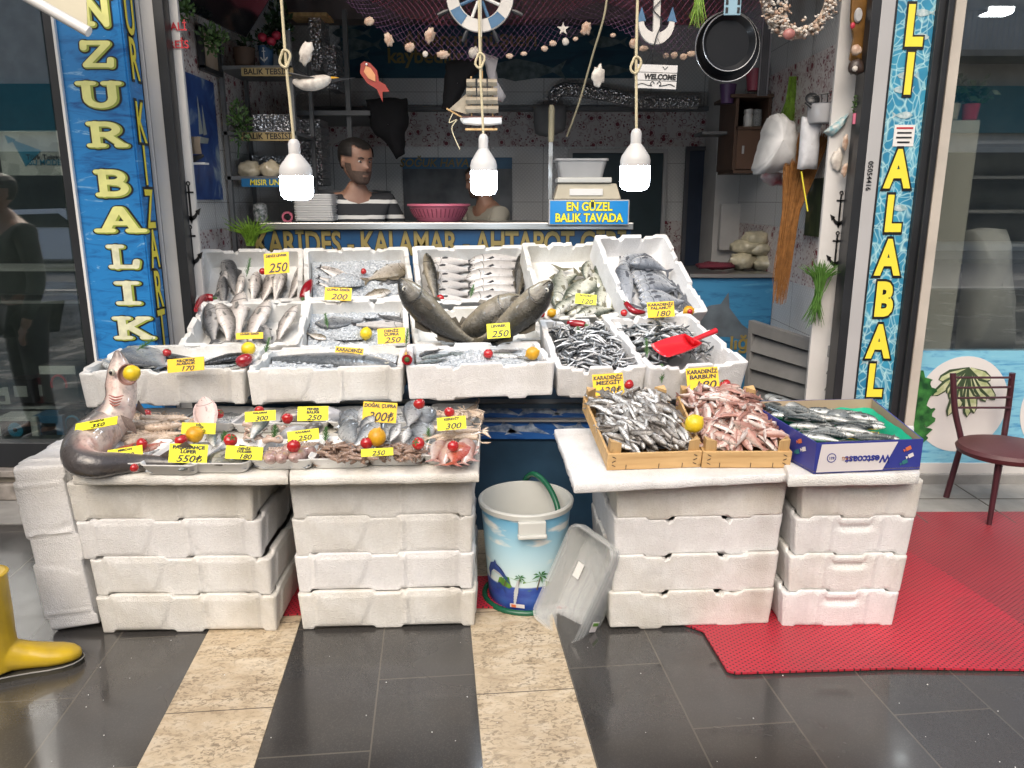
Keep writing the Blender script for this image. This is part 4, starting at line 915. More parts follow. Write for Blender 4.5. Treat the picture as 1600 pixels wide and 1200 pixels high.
def fish_parts(kind,bend=0,lat=0,ns=26,nu=14,fins=True,mouth=0):
    """list of (part name, MB, which material); length 1 along x, head at 0, back +z, sides +-y"""
    P=PROF[kind];B=bendf(bend,lat);xe=P[-1][0];parts=[]
    rows=[];dv=[];tl=[]
    for i in range(ns+1):
        s=xe*(i/ns) ** 1.25;t,b,w=prof_at(P,s)
        if .205<s<.25:w *= 1.03
        elif .25 <= s<.29:w *= .965
        row=[]
        for k in range(nu):
            a=2*math.pi*k/nu;ca,sa=math.cos(a),math.sin(a)
            row.append(B((s,w*math.copysign(abs(ca) ** .85,ca),(t if sa>0 else b)*sa)));dv.append(sa);tl.append(s)
        rows.append(row)
    q=MB();q.grid(rows,closed=True,dv=dv,tl=tl);q.f += [tuple(reversed(range(nu))),tuple(ns*nu+k for k in range(nu))];q.m += [0,0]
    parts.append(('body',q,0))
    def plate(pts,y=0,th=.004,splay=0):
        q=MB();n=len(pts);c=(sum(p[0] for p in pts)/n,sum(p[1] for p in pts)/n)
        f3=lambda p,s:B((p[0],y+s*th*.5+splay*(p[0]-pts[0][0]),p[1]))
        vs=[f3(p,1) for p in pts]+[f3(p,-1) for p in pts]+[f3(c,1.6),f3(c,-1.6)]
        fs=[]
        for i in range(n):j=(i+1)%n;fs += [(i,j,2*n),(j+n,i+n,2*n+1),(i,i+n,j+n,j)]
        q.add(vs,fs,0,None,[.8]*len(vs),[.9]*len(vs));return q
    h={'bream':.13,'tuna':.15,'anchovy':.085,'slim':.10,'whiting':.07,'flat':.06,'dory':.09}.get(kind,.105);e=P[-1][1];fk={'flat':.02,'whiting':.0,'dory':.0,'big':.015}.get(kind,.07)
    q=plate([(xe-.015,e*.9),(.94,h*.6),(1.0,h),(.985,h*.5),(1-fk,0),(.985,-h*.5),(1.0,-h),(.94,-h*.6),(xe-.015,-e*.9)]);parts.append(('tail_fin',q,1))
    if fins:
        top=lambda s:prof_at(P,s)[0];bot=lambda s:-prof_at(P,s)[1]
        d={'bream':.05,'dory':.13,'tuna':.05}.get(kind,.045)
        if kind in ('flat','dory'):
            xs=[.12+.07*i for i in range(11)]
            parts.append(('dorsal_fin',plate([(x,top(x)-.008) for x in xs][::-1]+[(x+.01,top(x)+d*(1 if kind == 'flat' else .45+.55*(i%2))) for i,x in enumerate(xs)]),1));parts.append(('anal_fin',plate([(x,bot(x)+.008) for x in xs]+[(x+.01,bot(x)-d*.6) for x in xs][::-1]),1))
        else:
            parts.append(('dorsal_fin',plate([(.34,top(.34)-.01),(.5,top(.5)-.008),(.54,top(.54)+.004),(.48,top(.48)+d*.7),(.40,top(.4)+d)][::-1]),1));parts.append(('dorsal_fin',plate([(.58,top(.58)-.008),(.74,top(.74)-.006),(.76,top(.76)+.012),(.62,top(.6)+d*.7)][::-1]),1));parts.append(('anal_fin',plate([(.6,bot(.6)+.008),(.72,bot(.72)+.006),(.74,bot(.74)-.012),(.63,bot(.63)-d*.8)]),1));parts.append(('pelvic_fin',plate([(.3,bot(.3)+.01),(.36,bot(.36)+.01),(.42,bot(.4)-d*.5),(.38,bot(.38)-d*.8)]),1))
        for s in (-1,1):
            w=prof_at(P,.27)[2];parts.append(('pectoral_fin',plate([(.255,-.005),(.255,-.035),(.33,-.055),(.40,-.04),(.38,-.012)][::s],s*(w*.97),.004,s*.06),1))
    if fins:
        for s in (-1,1):
            q=MB();q.tube([B((x,s*w_*.93,-b_*.30)) for x,(t_,b_,w_) in ((x,prof_at(P,x)) for x in (.004,.02,.04,.06,.078))],[.004,.0045,.004,.0035,.002],5);parts.append(('mouth',q,3))
    t,b,w=prof_at(P,.075);z=t*.32;r={'bream':.026,'anchovy':.018,'big':.021,'dory':.024}.get(kind,.017)
    for s in (-1,1):
        yy=s*w*math.sqrt(max(0,1-(z/t) ** 2))*.93;q=MB();c=B((.082,yy,z));q.ell(c,(r,r*.42,r),12,6,0);q2=MB();q2.ell(c+V((0,s*r*.25,0)),(r*.56,r*.28,r*.56),10,6,0);parts.append(('eye',q,2));parts.append(('pupil',q2,3))
    return parts
class Kind:
    """mats = [skin, fin]; small=True -> one mesh; else body with child parts"""
    def __init__(s,kind,mats,bend=0,lat=0,small=False,fins=True,**kw):
        s.half=None;ms=mats+[m_eyew,m_eyeb];pr=fish_parts(kind,bend,lat,fins=fins,**kw);B=bendf(bend,lat);s.h0=B((0,0,0));s.t0=B((1,0,0));s.ms=ms
        if small:
            q=MB()
            for nm,p,mi in pr:q.add(p.v,p.f,mi,None,p.dv,p.tl)
            s.body=q.mesh('fish',ms,60,True);s.parts=[]
        else:
            s.body=pr[0][1].mesh('fish_body',[ms[0]],80,True);s.parts=[]
            for nm,p,mi in pr[1:]:
                if nm == 'pupil':s.parts[-1][2].append(('pupil',p.mesh('pupil',[ms[3]],80)));continue
                s.parts.append((nm,p.mesh(nm,[ms[mi]],60,True),[]))
    def inst(s,name,mtx):
        o=put(s.body,name,mtx)
        for nm,me,sub in s.parts:
            c=put(me,nm,M.Identity(4),o)
            for n2,m2 in sub:put(m2,n2,M.Identity(4),c)
        return o
    def place(s,name,head,tail,nrm,lab,cat='fish',group=None,flip=1,roll=0,fat=1):
        """head and tail points in the world, nrm = the way the visible flank faces"""
        d=tail-head;L=d.length;k=L/(s.t0-s.h0).length;X=d/L;Yv=V(nrm)-X*V(nrm).dot(X);Yv.normalize();Yv=M.Rotation(R(roll),3,X) @ Yv*flip
        Zv=X.cross(Yv);m=M.Identity(4)
        for i in range(3):m[i][0]=X[i];m[i][1]=Yv[i];m[i][2]=Zv[i]
        m=m @ M.Diagonal((k,k*fat,k*fat,1)) @ M.Translation(-s.h0);m=M.Translation(head) @ m
        return tag(s.inst(name,m),lab,cat,group)
m_bass=[fish_mat('sea bass skin',(.13,.12,.11),(.58,.52,.47),(.78,.72,.66)),fin_mat('grey fin',(.25,.24,.22))]
m_bassd=[fish_mat('dark sea bass skin',(.035,.037,.04),(.16,.16,.16),(.42,.40,.38)),fin_mat('dark fin',(.10,.10,.10))]
m_bream=[fish_mat('gilthead bream skin',(.10,.11,.12),(.40,.42,.43),(.62,.63,.63),metal=.35),fin_mat('bream fin',(.20,.21,.22))]
m_breamb=[fish_mat('brassy bream skin',(.16,.13,.08),(.50,.45,.38),(.72,.68,.62)),fin_mat('brown fin',(.2,.17,.12))]
m_pale=[fish_mat('pale mullet skin',(.36,.34,.32),(.62,.59,.56),(.75,.72,.70),metal=.1,rough=.35),fin_mat('black fin',(.05,.05,.055))]
m_mack=[fish_mat('horse mackerel skin',(.06,.075,.05),(.56,.56,.46),(.80,.78,.70)),fin_mat('olive fin',(.2,.19,.13))]
m_bon=[fish_mat('bonito skin',(.13,.15,.18),(.42,.45,.49),(.68,.70,.72),metal=.3,scale=120),fin_mat('steel fin',(.12,.13,.15))]
m_bigm=[fish_mat('big olive bass skin',(.014,.013,.009),(.062,.055,.038),(.28,.24,.17),rough=.16,metal=.15,scale=85,bump=.35),fin_mat('big fin',(.09,.075,.05))]
m_sal=[fish_mat('salmon skin',(.10,.115,.125),(.38,.40,.42),(.60,.62,.63),spots=(.03,.03,.035)),fin_mat('salmon fin',(.10,.11,.12))]
m_tro=[fish_mat('trout skin',(.018,.02,.022),(.07,.075,.075),(.35,.34,.31),rough=.15),fin_mat('trout fin',(.05,.05,.05))]
m_anc=[fish_mat('anchovy skin',(.012,.016,.02),(.22,.24,.26),(.86,.87,.88),metal=.35,gill=True,rough=.18),fin_mat('anchovy fin',(.14,.14,.15))]
m_sar=[fish_mat('sardine skin',(.03,.04,.045),(.33,.35,.36),(.84,.85,.85),metal=.35,rough=.2),fin_mat('sardine fin',(.2,.2,.2))]
m_whi=[fish_mat('whiting skin',(.11,.095,.08),(.46,.45,.43),(.82,.83,.82),metal=.3,rough=.22),fin_mat('whiting fin',(.28,.26,.24))]
m_bar=[fish_mat('red mullet skin',(.38,.17,.13),(.60,.42,.36),(.80,.72,.67),metal=.1,rough=.28),fin_mat('pink fin',(.55,.3,.26))]
m_usk=[fish_mat('mackerel skin',(.02,.035,.04),(.30,.33,.33),(.66,.67,.64),bands=95,metal=.3),fin_mat('mackerel fin',(.10,.11,.11))]
m_redf=[fish_mat('red fish skin',(.42,.06,.035),(.55,.12,.07),(.68,.40,.32),metal=.05),fin_mat('red fin',(.5,.12,.07))]
m_pnk=[fish_mat('pink flatfish skin',(.55,.40,.37),(.62,.48,.45),(.66,.54,.50),metal=0,rough=.35),fin_mat('pink flatfish fin',(.55,.40,.38))]
m_luf=[fish_mat('bluefish skin',(.14,.17,.17),(.52,.54,.53),(.76,.77,.75),metal=.3),fin_mat('bluefish fin',(.3,.3,.28))]
m_dor=[fish_mat('dory skin',(.12,.12,.10),(.26,.26,.22),(.42,.42,.38),metal=.1),fin_mat('dory fin',(.16,.16,.13))]
K={}
for nm,kind,ms in (('bass','bass',m_bass),('bassd','bass',m_bassd),('bream','bream',m_bream),('breamb','bream',m_breamb),('pale','bass',m_pale),('mack','slim',m_mack),('bon','tuna',m_bon),('big','big',m_bigm),('sal','bass',m_sal),('tro','bass',m_tro),('usk','slim',m_usk),('redf','bream',m_redf),('pnk','flat',m_pnk),('luf','bass',m_luf),('dor','dory',m_dor),('barb','bass',m_bar)):
    for bn_,b in (('',0),('+',.5),('-',-.5),('++',1.0),('--',-1.0)):K[nm+bn_]=lambda kind=kind,ms=ms,b=b:Kind(kind,ms,b,.12)
def kind(n):
    if callable(K[n]) and not isinstance(K[n],Kind):K[n]=K[n]()
    return K[n]
def fish(key,kn,hp,tp,lab,h=-.05,h2=None,group=None,flip=1,roll=0,name='fish',fat=1,cat='fish'):
    a=bh(key,*hp,h);b=bh(key,*tp,h if h2 is None else h2);return kind(kn).place(name,a,b,bn(key),lab,cat,group,flip,roll,fat)
# ---- back tier
G9='upright sea bass in the back left box'
for i,(hp,tp,kn,rl) in enumerate((((352,400),(374,470),'bassd',0),((356,418),(336,462),'bass',0),((378,428),(366,478),'bass',20),((402,425),(394,476),'bass',0),((422,424),(404,478),'bass+',-10),((436,425),(424,478),'bass+',10),((446,424),(432,478),'bass+',0),((470,417),(446,476),'bass+',5),((471,434),(463,474),'bass+',0),((350,432),(350,484),'bassd',0))):
    fish(9,kn,hp,tp,('dark sea bass slanting across the upper left of its box' if i == 0 else 'dull sea bass lowest at the left end of its box' if i == 9 else 'pinkish sea bass standing in the row, %s'%('leftmost','beside the dill sprig','right of the dill sprig','behind the tomato','under the price card','second right of the price card','third right of the price card','rightmost')[i-1]),h=-.075+.004*i,h2=-.085,group=G9,roll=(rl+42)*(1 if i%3 else-1) if i not in (0,9) else 0,flip=1 if i%3 else-1,fat=1.4 if i%9 else 1.05)
G10='bream in the back centre box'
fish(10,'breamb',(641,415),(566,440),'big brassy bream at the right end of its box',h=-.05,group=G10,flip=-1,fat=1.0);fish(10,'bass',(500,417),(560,436),'bream with its back up behind the ice',h=-.06,group=G10);fish(10,'pale',(548,440),(497,416),'pale bream tail pointing left above the ice',h=-.055,group=G10);fish(10,'pale',(545,448),(495,432),'pale bream tail pointing left beside the ice',h=-.06,group=G10)
fish(10,'pale',(540,455),(495,441),'pale bream tail lowest at left of the ice',h=-.06,group=G10);fish(10,'bassd',(630,435),(575,452),'dark bream under the brassy bream',h=-.07,group=G10,flip=-1);fish(10,'breamb',(611,455),(560,466),'bream head at the front edge of the back centre box',h=-.05,group=G10);fish(10,'pale',(645,455),(602,470),'pale bream in the front right corner of the box',h=-.055,group=G10)
G11='pale mullet laid flat in rows'
i=0
for y in (406,418,431,443,456,466):
    for hx,tx,dy in ((738,668,3),(822,728,-5)):
        i += 1;fish(11,'pale',(tx+(6 if i%3 else 0),y+(2 if hx<800 else 4)),(hx,y+dy),'pale mullet in the flat row, %s from the back, %s side'%(('first','second','third','fourth','fifth','sixth')[(i-1) // 2],'tomato' if hx<800 else 'far'),h=-.075+.006*(i%2),h2=-.08,group=G11,flip=1 if i%2 else-1,fat=1.45)
fish(11,'big',(666,396),(684,478),'dark bass leaning up at the left of the mullet',h=-.0,h2=-.05,group=None,fat=.85,flip=-1);fish(11,'bigx' if 'bigx' in K else 'big',(815,396),(808,470),'grey bass leaning up at the right of the mullet',h=-.0,h2=-.05,fat=.85)
G12='horse mackerel in the narrow box'
for i,(hp,tp,kn) in enumerate((((868,480),(878,416),'mack'),((872,470),(908,425),'mack+'),((880,480),(925,430),'mack'),((884,468),(940,440),'mack'),((948,434),(884,476),'mack'),((944,441),(900,482),'mack'),((886,492),(938,474),'mack'),((935,472),(880,492),'mack-'),((932,425),(952,470),'mack+'),((948,441),(944,490),'mack-'),((958,452),(950,494),'mack'),((922,408),(918,440),'mack-'),((878,487),(925,465),'mack-'),((940,406),(950,448),'mack-'),((900,496),(948,478),'mack'),((915,492),(962,480),'mack'),((866,494),(905,470),'mack-'))):
    fish(12,kn,hp,tp,'silvery green horse mackerel heaped in the narrow tilted box',h=-.07+.004*i,h2=-.075+.004*i,group=G12,flip=1 if i%2 else-1,fat=1.9)
G13='bonito in the steep box'
for i,(hp,tp,kn) in enumerate((((972,424),(1012,395),'bon+'),((985,425),(1055,445),'bon++'),((982,436),(1060,450),'bon++'),((990,442),(1062,456),'bon++'),((994,449),(1062,460),'bon++'),((997,456),(1066,452),'bon+'),((998,466),(1070,473),'bon+'),((1000,474),(1078,470),'bon'),((975,412),(992,484),'bon-'),((1005,486),(1070,486),'bon'),((985,412),(1048,428),'bon++'))):
    fish(13,kn,hp,tp,('steel blue bonito standing on its head at the left of the box' if i == 8 else 'steel blue bonito curved in the stacked row'),h=-.10+.006*i,group=G13,flip=1,fat=1.55 if i != 8 else 1.2)
# ---- middle tier
G6='sea bass heads up in the middle left box'
for i,(hp,tp,kn,lab) in enumerate((((326,474),(334,538),'bassd','grey sea bass head up, leftmost in its box'),((341,474),(356,540),'bass-','grey sea bass leaning against the leftmost one'),((379,456),(374,535),'bass-','tallest silver sea bass standing above the box rim'),((422,468),(388,540),'bass-','silver sea bass leaning right above the price card'),((464,477),(433,536),'bass-','sea bass with open jaw at the right end'),((405,505),(424,545),'bassd','dark sea bass lying low under the price card side'))):
    fish(6,kn,hp,tp,lab,h=.0 if i<5 else-.05,h2=-.075,group=G6,flip=-1 if i in (1,) else 1,roll=-20 if i == 1 else 20,fat=1.3)
G7='bream on ice in the middle box'
fish(7,'bream',(492,505),(575,500),'dark bream with rounded back at the left on ice',h=-.05,group=G7);fish(7,'pale',(636,510),(548,508),'pale bream lying across the ice',h=-.045,group=G7,flip=-1);fish(7,'bassd',(640,505),(588,492),'dark fish at the right rear of the ice',h=-.05,group=G7,flip=-1);fish(7,'redf' if 0 else 'breamb',(510,530),(478,520),'bream head at the front left corner on ice',h=-.05,group=G7);fish(7,'bream',(482,512),(500,535),'bream tail poking out beside the left wall',h=-.06,group=G7);fish(7,'pale',(600,528),(645,520),'pale bream half hidden behind the price card',h=-.055,group=G7)
m8=BX[8][0]
def big(hp,hy,tp,ty,kn,lab,flip,nrm=(0,-1,.45),fat=1):return kind(kn).place('big_bass',W(*hp,hy),W(*tp,ty),V(nrm),lab,'fish','three biggest bass',flip,0,fat)
big((625,437),3.42,(752,543),3.46,'big-','huge olive bass with its head raised at the left',1,fat=1.16)
big((862,440),3.44,(735,542),3.50,'big-','huge dark bass with its head raised at the right',-1,fat=1.2)
big((815,465),3.62,(690,545),3.62,'big','huge bronze bass lying behind the two raised heads',-1,fat=1.4)
# ---- front tier
G1='trout in the front left box'
fish(1,'bream',(205,545),(262,575),'silver fish curled behind the shark head',h=-.02,group=G1);fish(1,'luf',(300,560),(228,575),'silver trout behind the price card',h=-.03,group=G1);fish(1,'tro',(395,556),(300,573),'black trout with a wet shine, right of its card',h=-.012,group=G1,flip=-1,fat=1.2);fish(1,'bassd',(240,555),(310,560),'grey trout under the tomato',h=-.03,group=G1);fish(1,'tro',(392,570),(330,580),'dark trout low at the front of the box',h=-.03,group=G1);fish(1,'luf',(178,575),(160,560),'fish tail curling out at the left end',h=-.01,group=G1)
fish(2,'sal',(626,577),(394,560),'very long grey salmon lying across the ice',h=-.034,flip=-1,fat=.85)
G3='silver fish on ice in the front box'
for i,(hp,tp,kn) in enumerate((((658,560),(708,552),'luf'),((655,556),(690,545),'bassd'),((700,552),(760,556),'luf'),((810,558),(752,552),'bream'),((770,550),(815,546),'bass'),((650,568),(700,560),'luf'),((840,562),(800,556),'tro'))):
    fish(3,kn,hp,tp,('small silver fish with a white head, front left on the ice','thin dark fish along the left wall on ice','silver fish left of the tomato','grey bream right of the tomato','pale fish at the rear wall on ice','silver fish lowest in the front left corner','dark fish under the lemon')[i],h=-.018,group=G3)
# ---- heaps of small fish
def heap(pt,n,kinds,L,name,lab,group,area,hs,seed,ang=None,rollj=70,pitch=.25,fat=1,cat='fish'):
    """pt(u,v,h) -> world point on the bed; area = list of (u,v) test; hs = (low, high)"""
    rg=random.Random(seed);out=[];cnt=0;nx=max(3,int(math.sqrt(n/2.0)));cells=[]
    for layer in range(2):
        for a in range(nx):
            for b in range(nx):cells.append((layer,(a+rg.uniform(.05,.95))/nx,(b+rg.uniform(.05,.95))/nx))
    while len(cells)<n:cells.append((1,rg.random(),rg.random()))
    cells=[c for c in cells if c[0] == 0][:n // 2]+[c for c in cells if c[0] == 1][:n-n // 2]
    for layer,u,v in cells:
        h=lerp(hs[0],hs[1],layer*.7+rg.uniform(0,.3));c=pt(u,v,h);e=pt(u+.01,v,h)-c;f=pt(u,v+.01,h)-c;nn=e.cross(f).normalized();e.normalize();f=nn.cross(e)
        a=ang(u,v,rg) if ang else rg.uniform(0,2*math.pi);d=(e*math.cos(a)+f*math.sin(a)+nn*rg.gauss(0,pitch)).normalized();l=L*rg.uniform(.82,1.15)
        out.append(rg.choice(kinds).place(name,c-d*l/2,c+d*l/2,nn,lab,cat,group,1 if rg.random()<.5 else-1,rg.gauss(0,rollj),fat))
    return out
def kset(kind_,ms,n=4,**kw):return [Kind(kind_,ms,b,l,small=True,ns=10,nu=8,**kw) for b,l in ((0,.3),(.5,-.4),(-.5,.5),(.2,-.9))[:n]]
kA=kset('anchovy',m_anc,fins=False);kS=kset('anchovy',m_sar,fins=False);kW=kset('whiting',m_whi,fins=True);kB=kset('bass',m_bar,fins=True)
def boxpt(key,mg=.035,dome=.02):
    m,Wd,D,H=BX[key]
    def f(u,v,h):return m @ V(((u-.5)*(Wd-2*mg-.03),mg+v*(D-2*mg),h+dome*(1-(2*u-1) ** 2)*(1-(2*v-1) ** 2)))
    return f
def bed(name,pt,h,mat,lab,n=22,amp=.006,fr_=60):
    q=MB();q.grid([[pt(i/n,j/n,h+amp*NZ.noise(pt(i/n,j/n,h)*fr_)) for i in range(n+1)] for j in range(n+1)]);o=q.build(name,mat,smooth=60);o['kind']='stuff';return o
def stuff_heap(pt,n,ks,L,h0,h1,seed,nm,lab):
    rg=random.Random(seed);q=MB()
    for i in range(n):
        k=rg.choice(ks);u,v=rg.random(),rg.random();c=pt(u,v,rg.uniform(h0,h1));a=rg.uniform(0,6.28);e=(pt(u+.01,v,0)-pt(u,v,0)).normalized();f=(pt(u,v+.01,0)-pt(u,v,0)).normalized();d=(e*math.cos(a)+f*math.sin(a)).normalized();nn=e.cross(f)
        X=d;Y=(M.Rotation(rg.uniform(0,6.28),3,X) @ nn);Z=X.cross(Y);m=M.Identity(4)
        for r_ in range(3):m[r_][0]=X[r_];m[r_][1]=Y[r_];m[r_][2]=Z[r_];m[r_][3]=c[r_]
        m=m @ M.Scale(L,4) @ M.Translation(V((-.5,0,0)));me=k.body
        dv=[x.value for x in me.attributes['dv'].data];tl=[x.value for x in me.attributes['tl'].data];k0=len(q.v)
        q.add([x.co for x in me.vertices],[tuple(p.vertices) for p in me.polygons],0,m,dv,tl);q.m[-len(me.polygons):]=[p.material_index for p in me.polygons]
    o=q.build(nm,ks[0].ms,smooth=60,attrs=True);o['kind']='stuff';return o
m_heapshade=pm('painted dark shade under fish',(.05,.052,.055),.3,var=.5,vs=60)  # dark colour stands in for the shade deep between heaped fish
bed('heap_shade',boxpt(4),-.045,m_heapshade,'');bed('heap_shade',lambda u,v,h:boxpt(5,.05)(u,.34+.66*v,h),-.06,m_heapshade,'')
stuff_heap(boxpt(4,.045),230,kA,.085,-.045,-.022,5,'anchovy_heap','')
heap(boxpt(4,.045,.018),296,kA,.088,'anchovy','small silver anchovy in the heap filling the left narrow foam box','anchovies in the heap',None,(-.028,-.010),21,rollj=60,fat=1.15)
def sp(u,v,h):return boxpt(5,.05,.03)(u*.95,.28+.72*v,h-.01)
heap(sp,170,kS,.125,'sardine','silver sardine in the heap behind the red scoop','sardines in the heap',None,(-.055,-.020),22,rollj=50,fat=1.1)
def cratept(key,dome=.02):
    m,Wd,D=CR[key]
    def f(u,v,h):return m @ V(((u-.5)*(Wd-.06),.055+v*(D-.085),h+dome*(1-(2*u-1) ** 2)*(1-(2*v-1) ** 4)))
    return f
bed('heap_shade',cratept('m',.015),.048,m_heapshade,'');bed('heap_shade',cratept('b',.015),.050,pm('painted pink shade under fish',(.22,.12,.10),.3,var=.4,vs=60),'')  # sheets under the crate heaps, gap shade painted in; pinkish below the mullet
heap(cratept('m',.03),210,kW,.125,'whiting','silver grey whiting in the heap in the left wooden crate','whiting in the crate',None,(.050,.080),31,ang=lambda u,v,r:R(115)+r.gauss(0,.6)+(math.pi if r.random()<.3 else 0),rollj=40,pitch=.22,fat=1.1)
heap(cratept('b',.035),200,kB,.115,'red_mullet','pink red mullet in the heap in the right wooden crate','red mullet in the crate',None,(.050,.088),32,rollj=50,pitch=.25,fat=1.15)
# ---- ice
def ice_mat():
    t=NT('crushed ice');t.p(col=t.ramp(t.noise(70,3),[(.3,(.40,.44,.47)),(.7,(.70,.73,.76))]),rough=.18,spec=.6,sss=0);t.bump(t.vor(130),.9,.012);return t.mat
m_ice=ice_mat()
for k,h,dm in ((2,-.035,.012),(3,-.032,.01),(7,-.065,.012),(10,-.075,.02),(1,-.055,.0),(12,-.10,0),(13,-.12,0)):
    if k in (12,13):continue
    o=bed('crushed_ice',boxpt(k,.026,dm),h,m_ice,'',60,.012,55)
def scoop_ice(key,px,py,r,h,lab,ry=.7):
    c=bh(key,px,py,h);q=MB();rows=[]
    for j in range(9):
        a=math.pi/2*j/8;rows.append([c+V((r*math.cos(a)*math.cos(b),r*ry*math.cos(a)*math.sin(b),r*.6*math.sin(a)))*(1+.22*NZ.noise(V((math.cos(b)*3,math.sin(b)*3,j*.5+px)))) for b in [2*math.pi*i/22 for i in range(22)]])
    q.grid(rows,closed=True);o=q.build('ice_heap',m_ice,smooth=60);return tag(o,lab,'ice')
scoop_ice(10,540,446,.10,-.06,'mound of crushed ice in the back centre box');scoop_ice(7,580,496,.04,-.04,'clump of ice behind the pale bream');scoop_ice(11,752,428,.035,-.06,'small clump of ice lying on the pale mullet');scoop_ice(7,545,528,.09,-.065,'broad mound of crushed ice left of the lemon');scoop_ice(3,740,562,.06,-.03,'low heap of ice between the silver fish')
# ---- the carton of mackerel
Gc='mackerel in the blue carton'
cz=ZR+.085;rg_=random.Random(3)
kind('usk').place('fish',G(1176,626,cz+.035),G(1282,668,cz+.02),V((0,-.2,1)),'shiny mackerel hanging over the left edge of the carton','fish',Gc,1,0,1.25);kind('usk+').place('fish',G(1196,618,cz+.035),G(1292,652,cz+.02),V((0,-.2,1)),'mackerel lying against the one over the left edge','fish',Gc,-1,0,1.25)
for k in range(34):
    u,v=.22+.16*(k%4)+rg_.uniform(-.05,.05),.19+.74*(k // 4)/8+rg_.uniform(-.03,.03);a=rg_.uniform(-.5,.25)+(math.pi if k%3 == 0 else 0);c=liner(u,v)-V((0,0,.030-.018*rg_.random()));dd=V((math.cos(a-.35),math.sin(a-.35),0))*.075
    kind(('usk','usk+','usk-')[k%3]).place('fish',c+dd,c-dd*.9,V((0,-.2,1)),'dark striped mackerel lying in the blue carton','fish',Gc,1 if k%2 else-1,rg_.uniform(-25,25),1.5)
q=MB();c=G(1308,652,cz+.02);q.ell(c,(.045,.035,.03),14,8);o=q.build('fish_roe_bag',m_usk[0],smooth=80,attrs=True);tag(o,'rounded dark fish body curled up in the middle of the carton','fish',Gc)
# ---------------------------------------------------------------- trays on the table
m_tray=pm('white foam tray',(.78,.78,.77),.45,var=.05)
def tray_mesh(w,d,h=.04):
    q=MB();P_=lambda k,z,e=0:[(x*k,y*k,z) for x,y in rrect(w,d,.03)]
    q.grid([P_(.80,0),P_(.82,.001),P_(.97,h-.004),P_(1,h-.002),P_(1,h+.002),P_(.97,h+.001),P_(.95,h-.002),P_(.80,.005)],closed=True);n=24
    q.f += [tuple(reversed(range(n))),tuple(7*n+i for i in range(n))];q.m += [0,0];return q.mesh('tray',[m_tray],50)
TM=tray_mesh(.20,.26);TR={}
def tray(key,px,py,lab,w=1,d=1,rz=0,tilt=0,z=ZT+.004):
    c=G(px,py,z);m=M.Translation(c) @ M.Rotation(rz,4,'Z') @ M.Rotation(tilt,4,'X') @ M.Diagonal((w,d,1,1));o=put(TM,'foam_tray',m);tag(o,lab,'tray','white foam trays on the table');TR[key]=m;return o
# front row / back row (centres in the picture)
for key,px,py,lab,w,d in (('mercan',205,722,'foam tray with red fish beside the shark',1.0,1.0),('lufer',288,726,'foam tray with bluefish under the tallest price card',.95,.95),('dulger',362,722,'foam tray with grey john dory',1.0,1.0),('squid',455,716,'foam tray with pinkish squid and a tomato',1.1,1.05),('shrimpl',540,716,'left one of two trays of small brown shrimp',1.06,.95),('shrimpr',623,713,'right one of two trays of small brown shrimp',1.05,.9),('mullet',706,708,'foam tray with pink mullet at the right front corner',.98,1.1),
      ('scampi',248,666,'foam tray with scaly mantis prawns behind the red fish',1.15,.95),('sole',345,663,'foam tray with pink sole and bluefish',1.0,.95),('octo',412,665,'foam tray with octopus arms behind the dory',.9,.9),('monk',478,663,'foam tray with grey monkfish slabs',1.15,.9),('bream',600,662,'large foam tray under the bream pile',2.1,.9),('crayfish',708,658,'foam tray with beige crayfish at the right rear corner',.98,.95)):
    tray(key,px,py,lab,w,d,rnd.uniform(-.04,.04))
def onT(px,py,dz=.03):return G(px,py,ZT+dz)
def tf(kn,hp,tp,dz1,dz2,lab,group,nrm=(0,-.35,1),flip=1,roll=0,fat=1.1,name='fish'):return kind(kn).place(name,onT(*hp,dz1),onT(*tp,dz2),V(nrm),lab,'fish',group,flip,roll,fat)
tf('redf',(176,712),(212,690),.04,.05,'red fish left of its price card beside the shark','red fish on the table');tf('redf',(222,706),(256,690),.045,.05,'red fish right of its price card','red fish on the table',flip=-1);tf('redf',(196,716),(240,712),.03,.03,'red fish under the price card in the left tray','red fish on the table')
kind('pnk').place('fish',W(318,620,2.80),W(326,682,2.70),V((.1,-1,.4)),'pink sole propped upright at the back of the table','fish',None,1,0,1.1)
tf('luf',(418,645),(390,690),.12,.05,'silver bluefish propped up right of the pink sole','bluefish',(0,-1,.5),flip=-1,fat=1.5);tf('luf',(300,672),(292,705),.09,.05,'bluefish head behind the tallest price card','bluefish',(0,-1,.6),fat=1.6);tf('luf',(328,672),(336,700),.08,.04,'small bluefish right of the tallest price card','bluefish',(0,-1,.6),flip=-1,fat=1.6);tf('luf',(278,735),(322,715),.03,.05,'bluefish lying low in the front tray','bluefish')
tf('dor',(336,726),(380,695),.04,.06,'grey john dory left of its price card','john dory');tf('dor',(402,700),(356,722),.03,.04,'grey john dory under its price card','john dory',flip=-1)
Gb='bream pile behind the lemon'
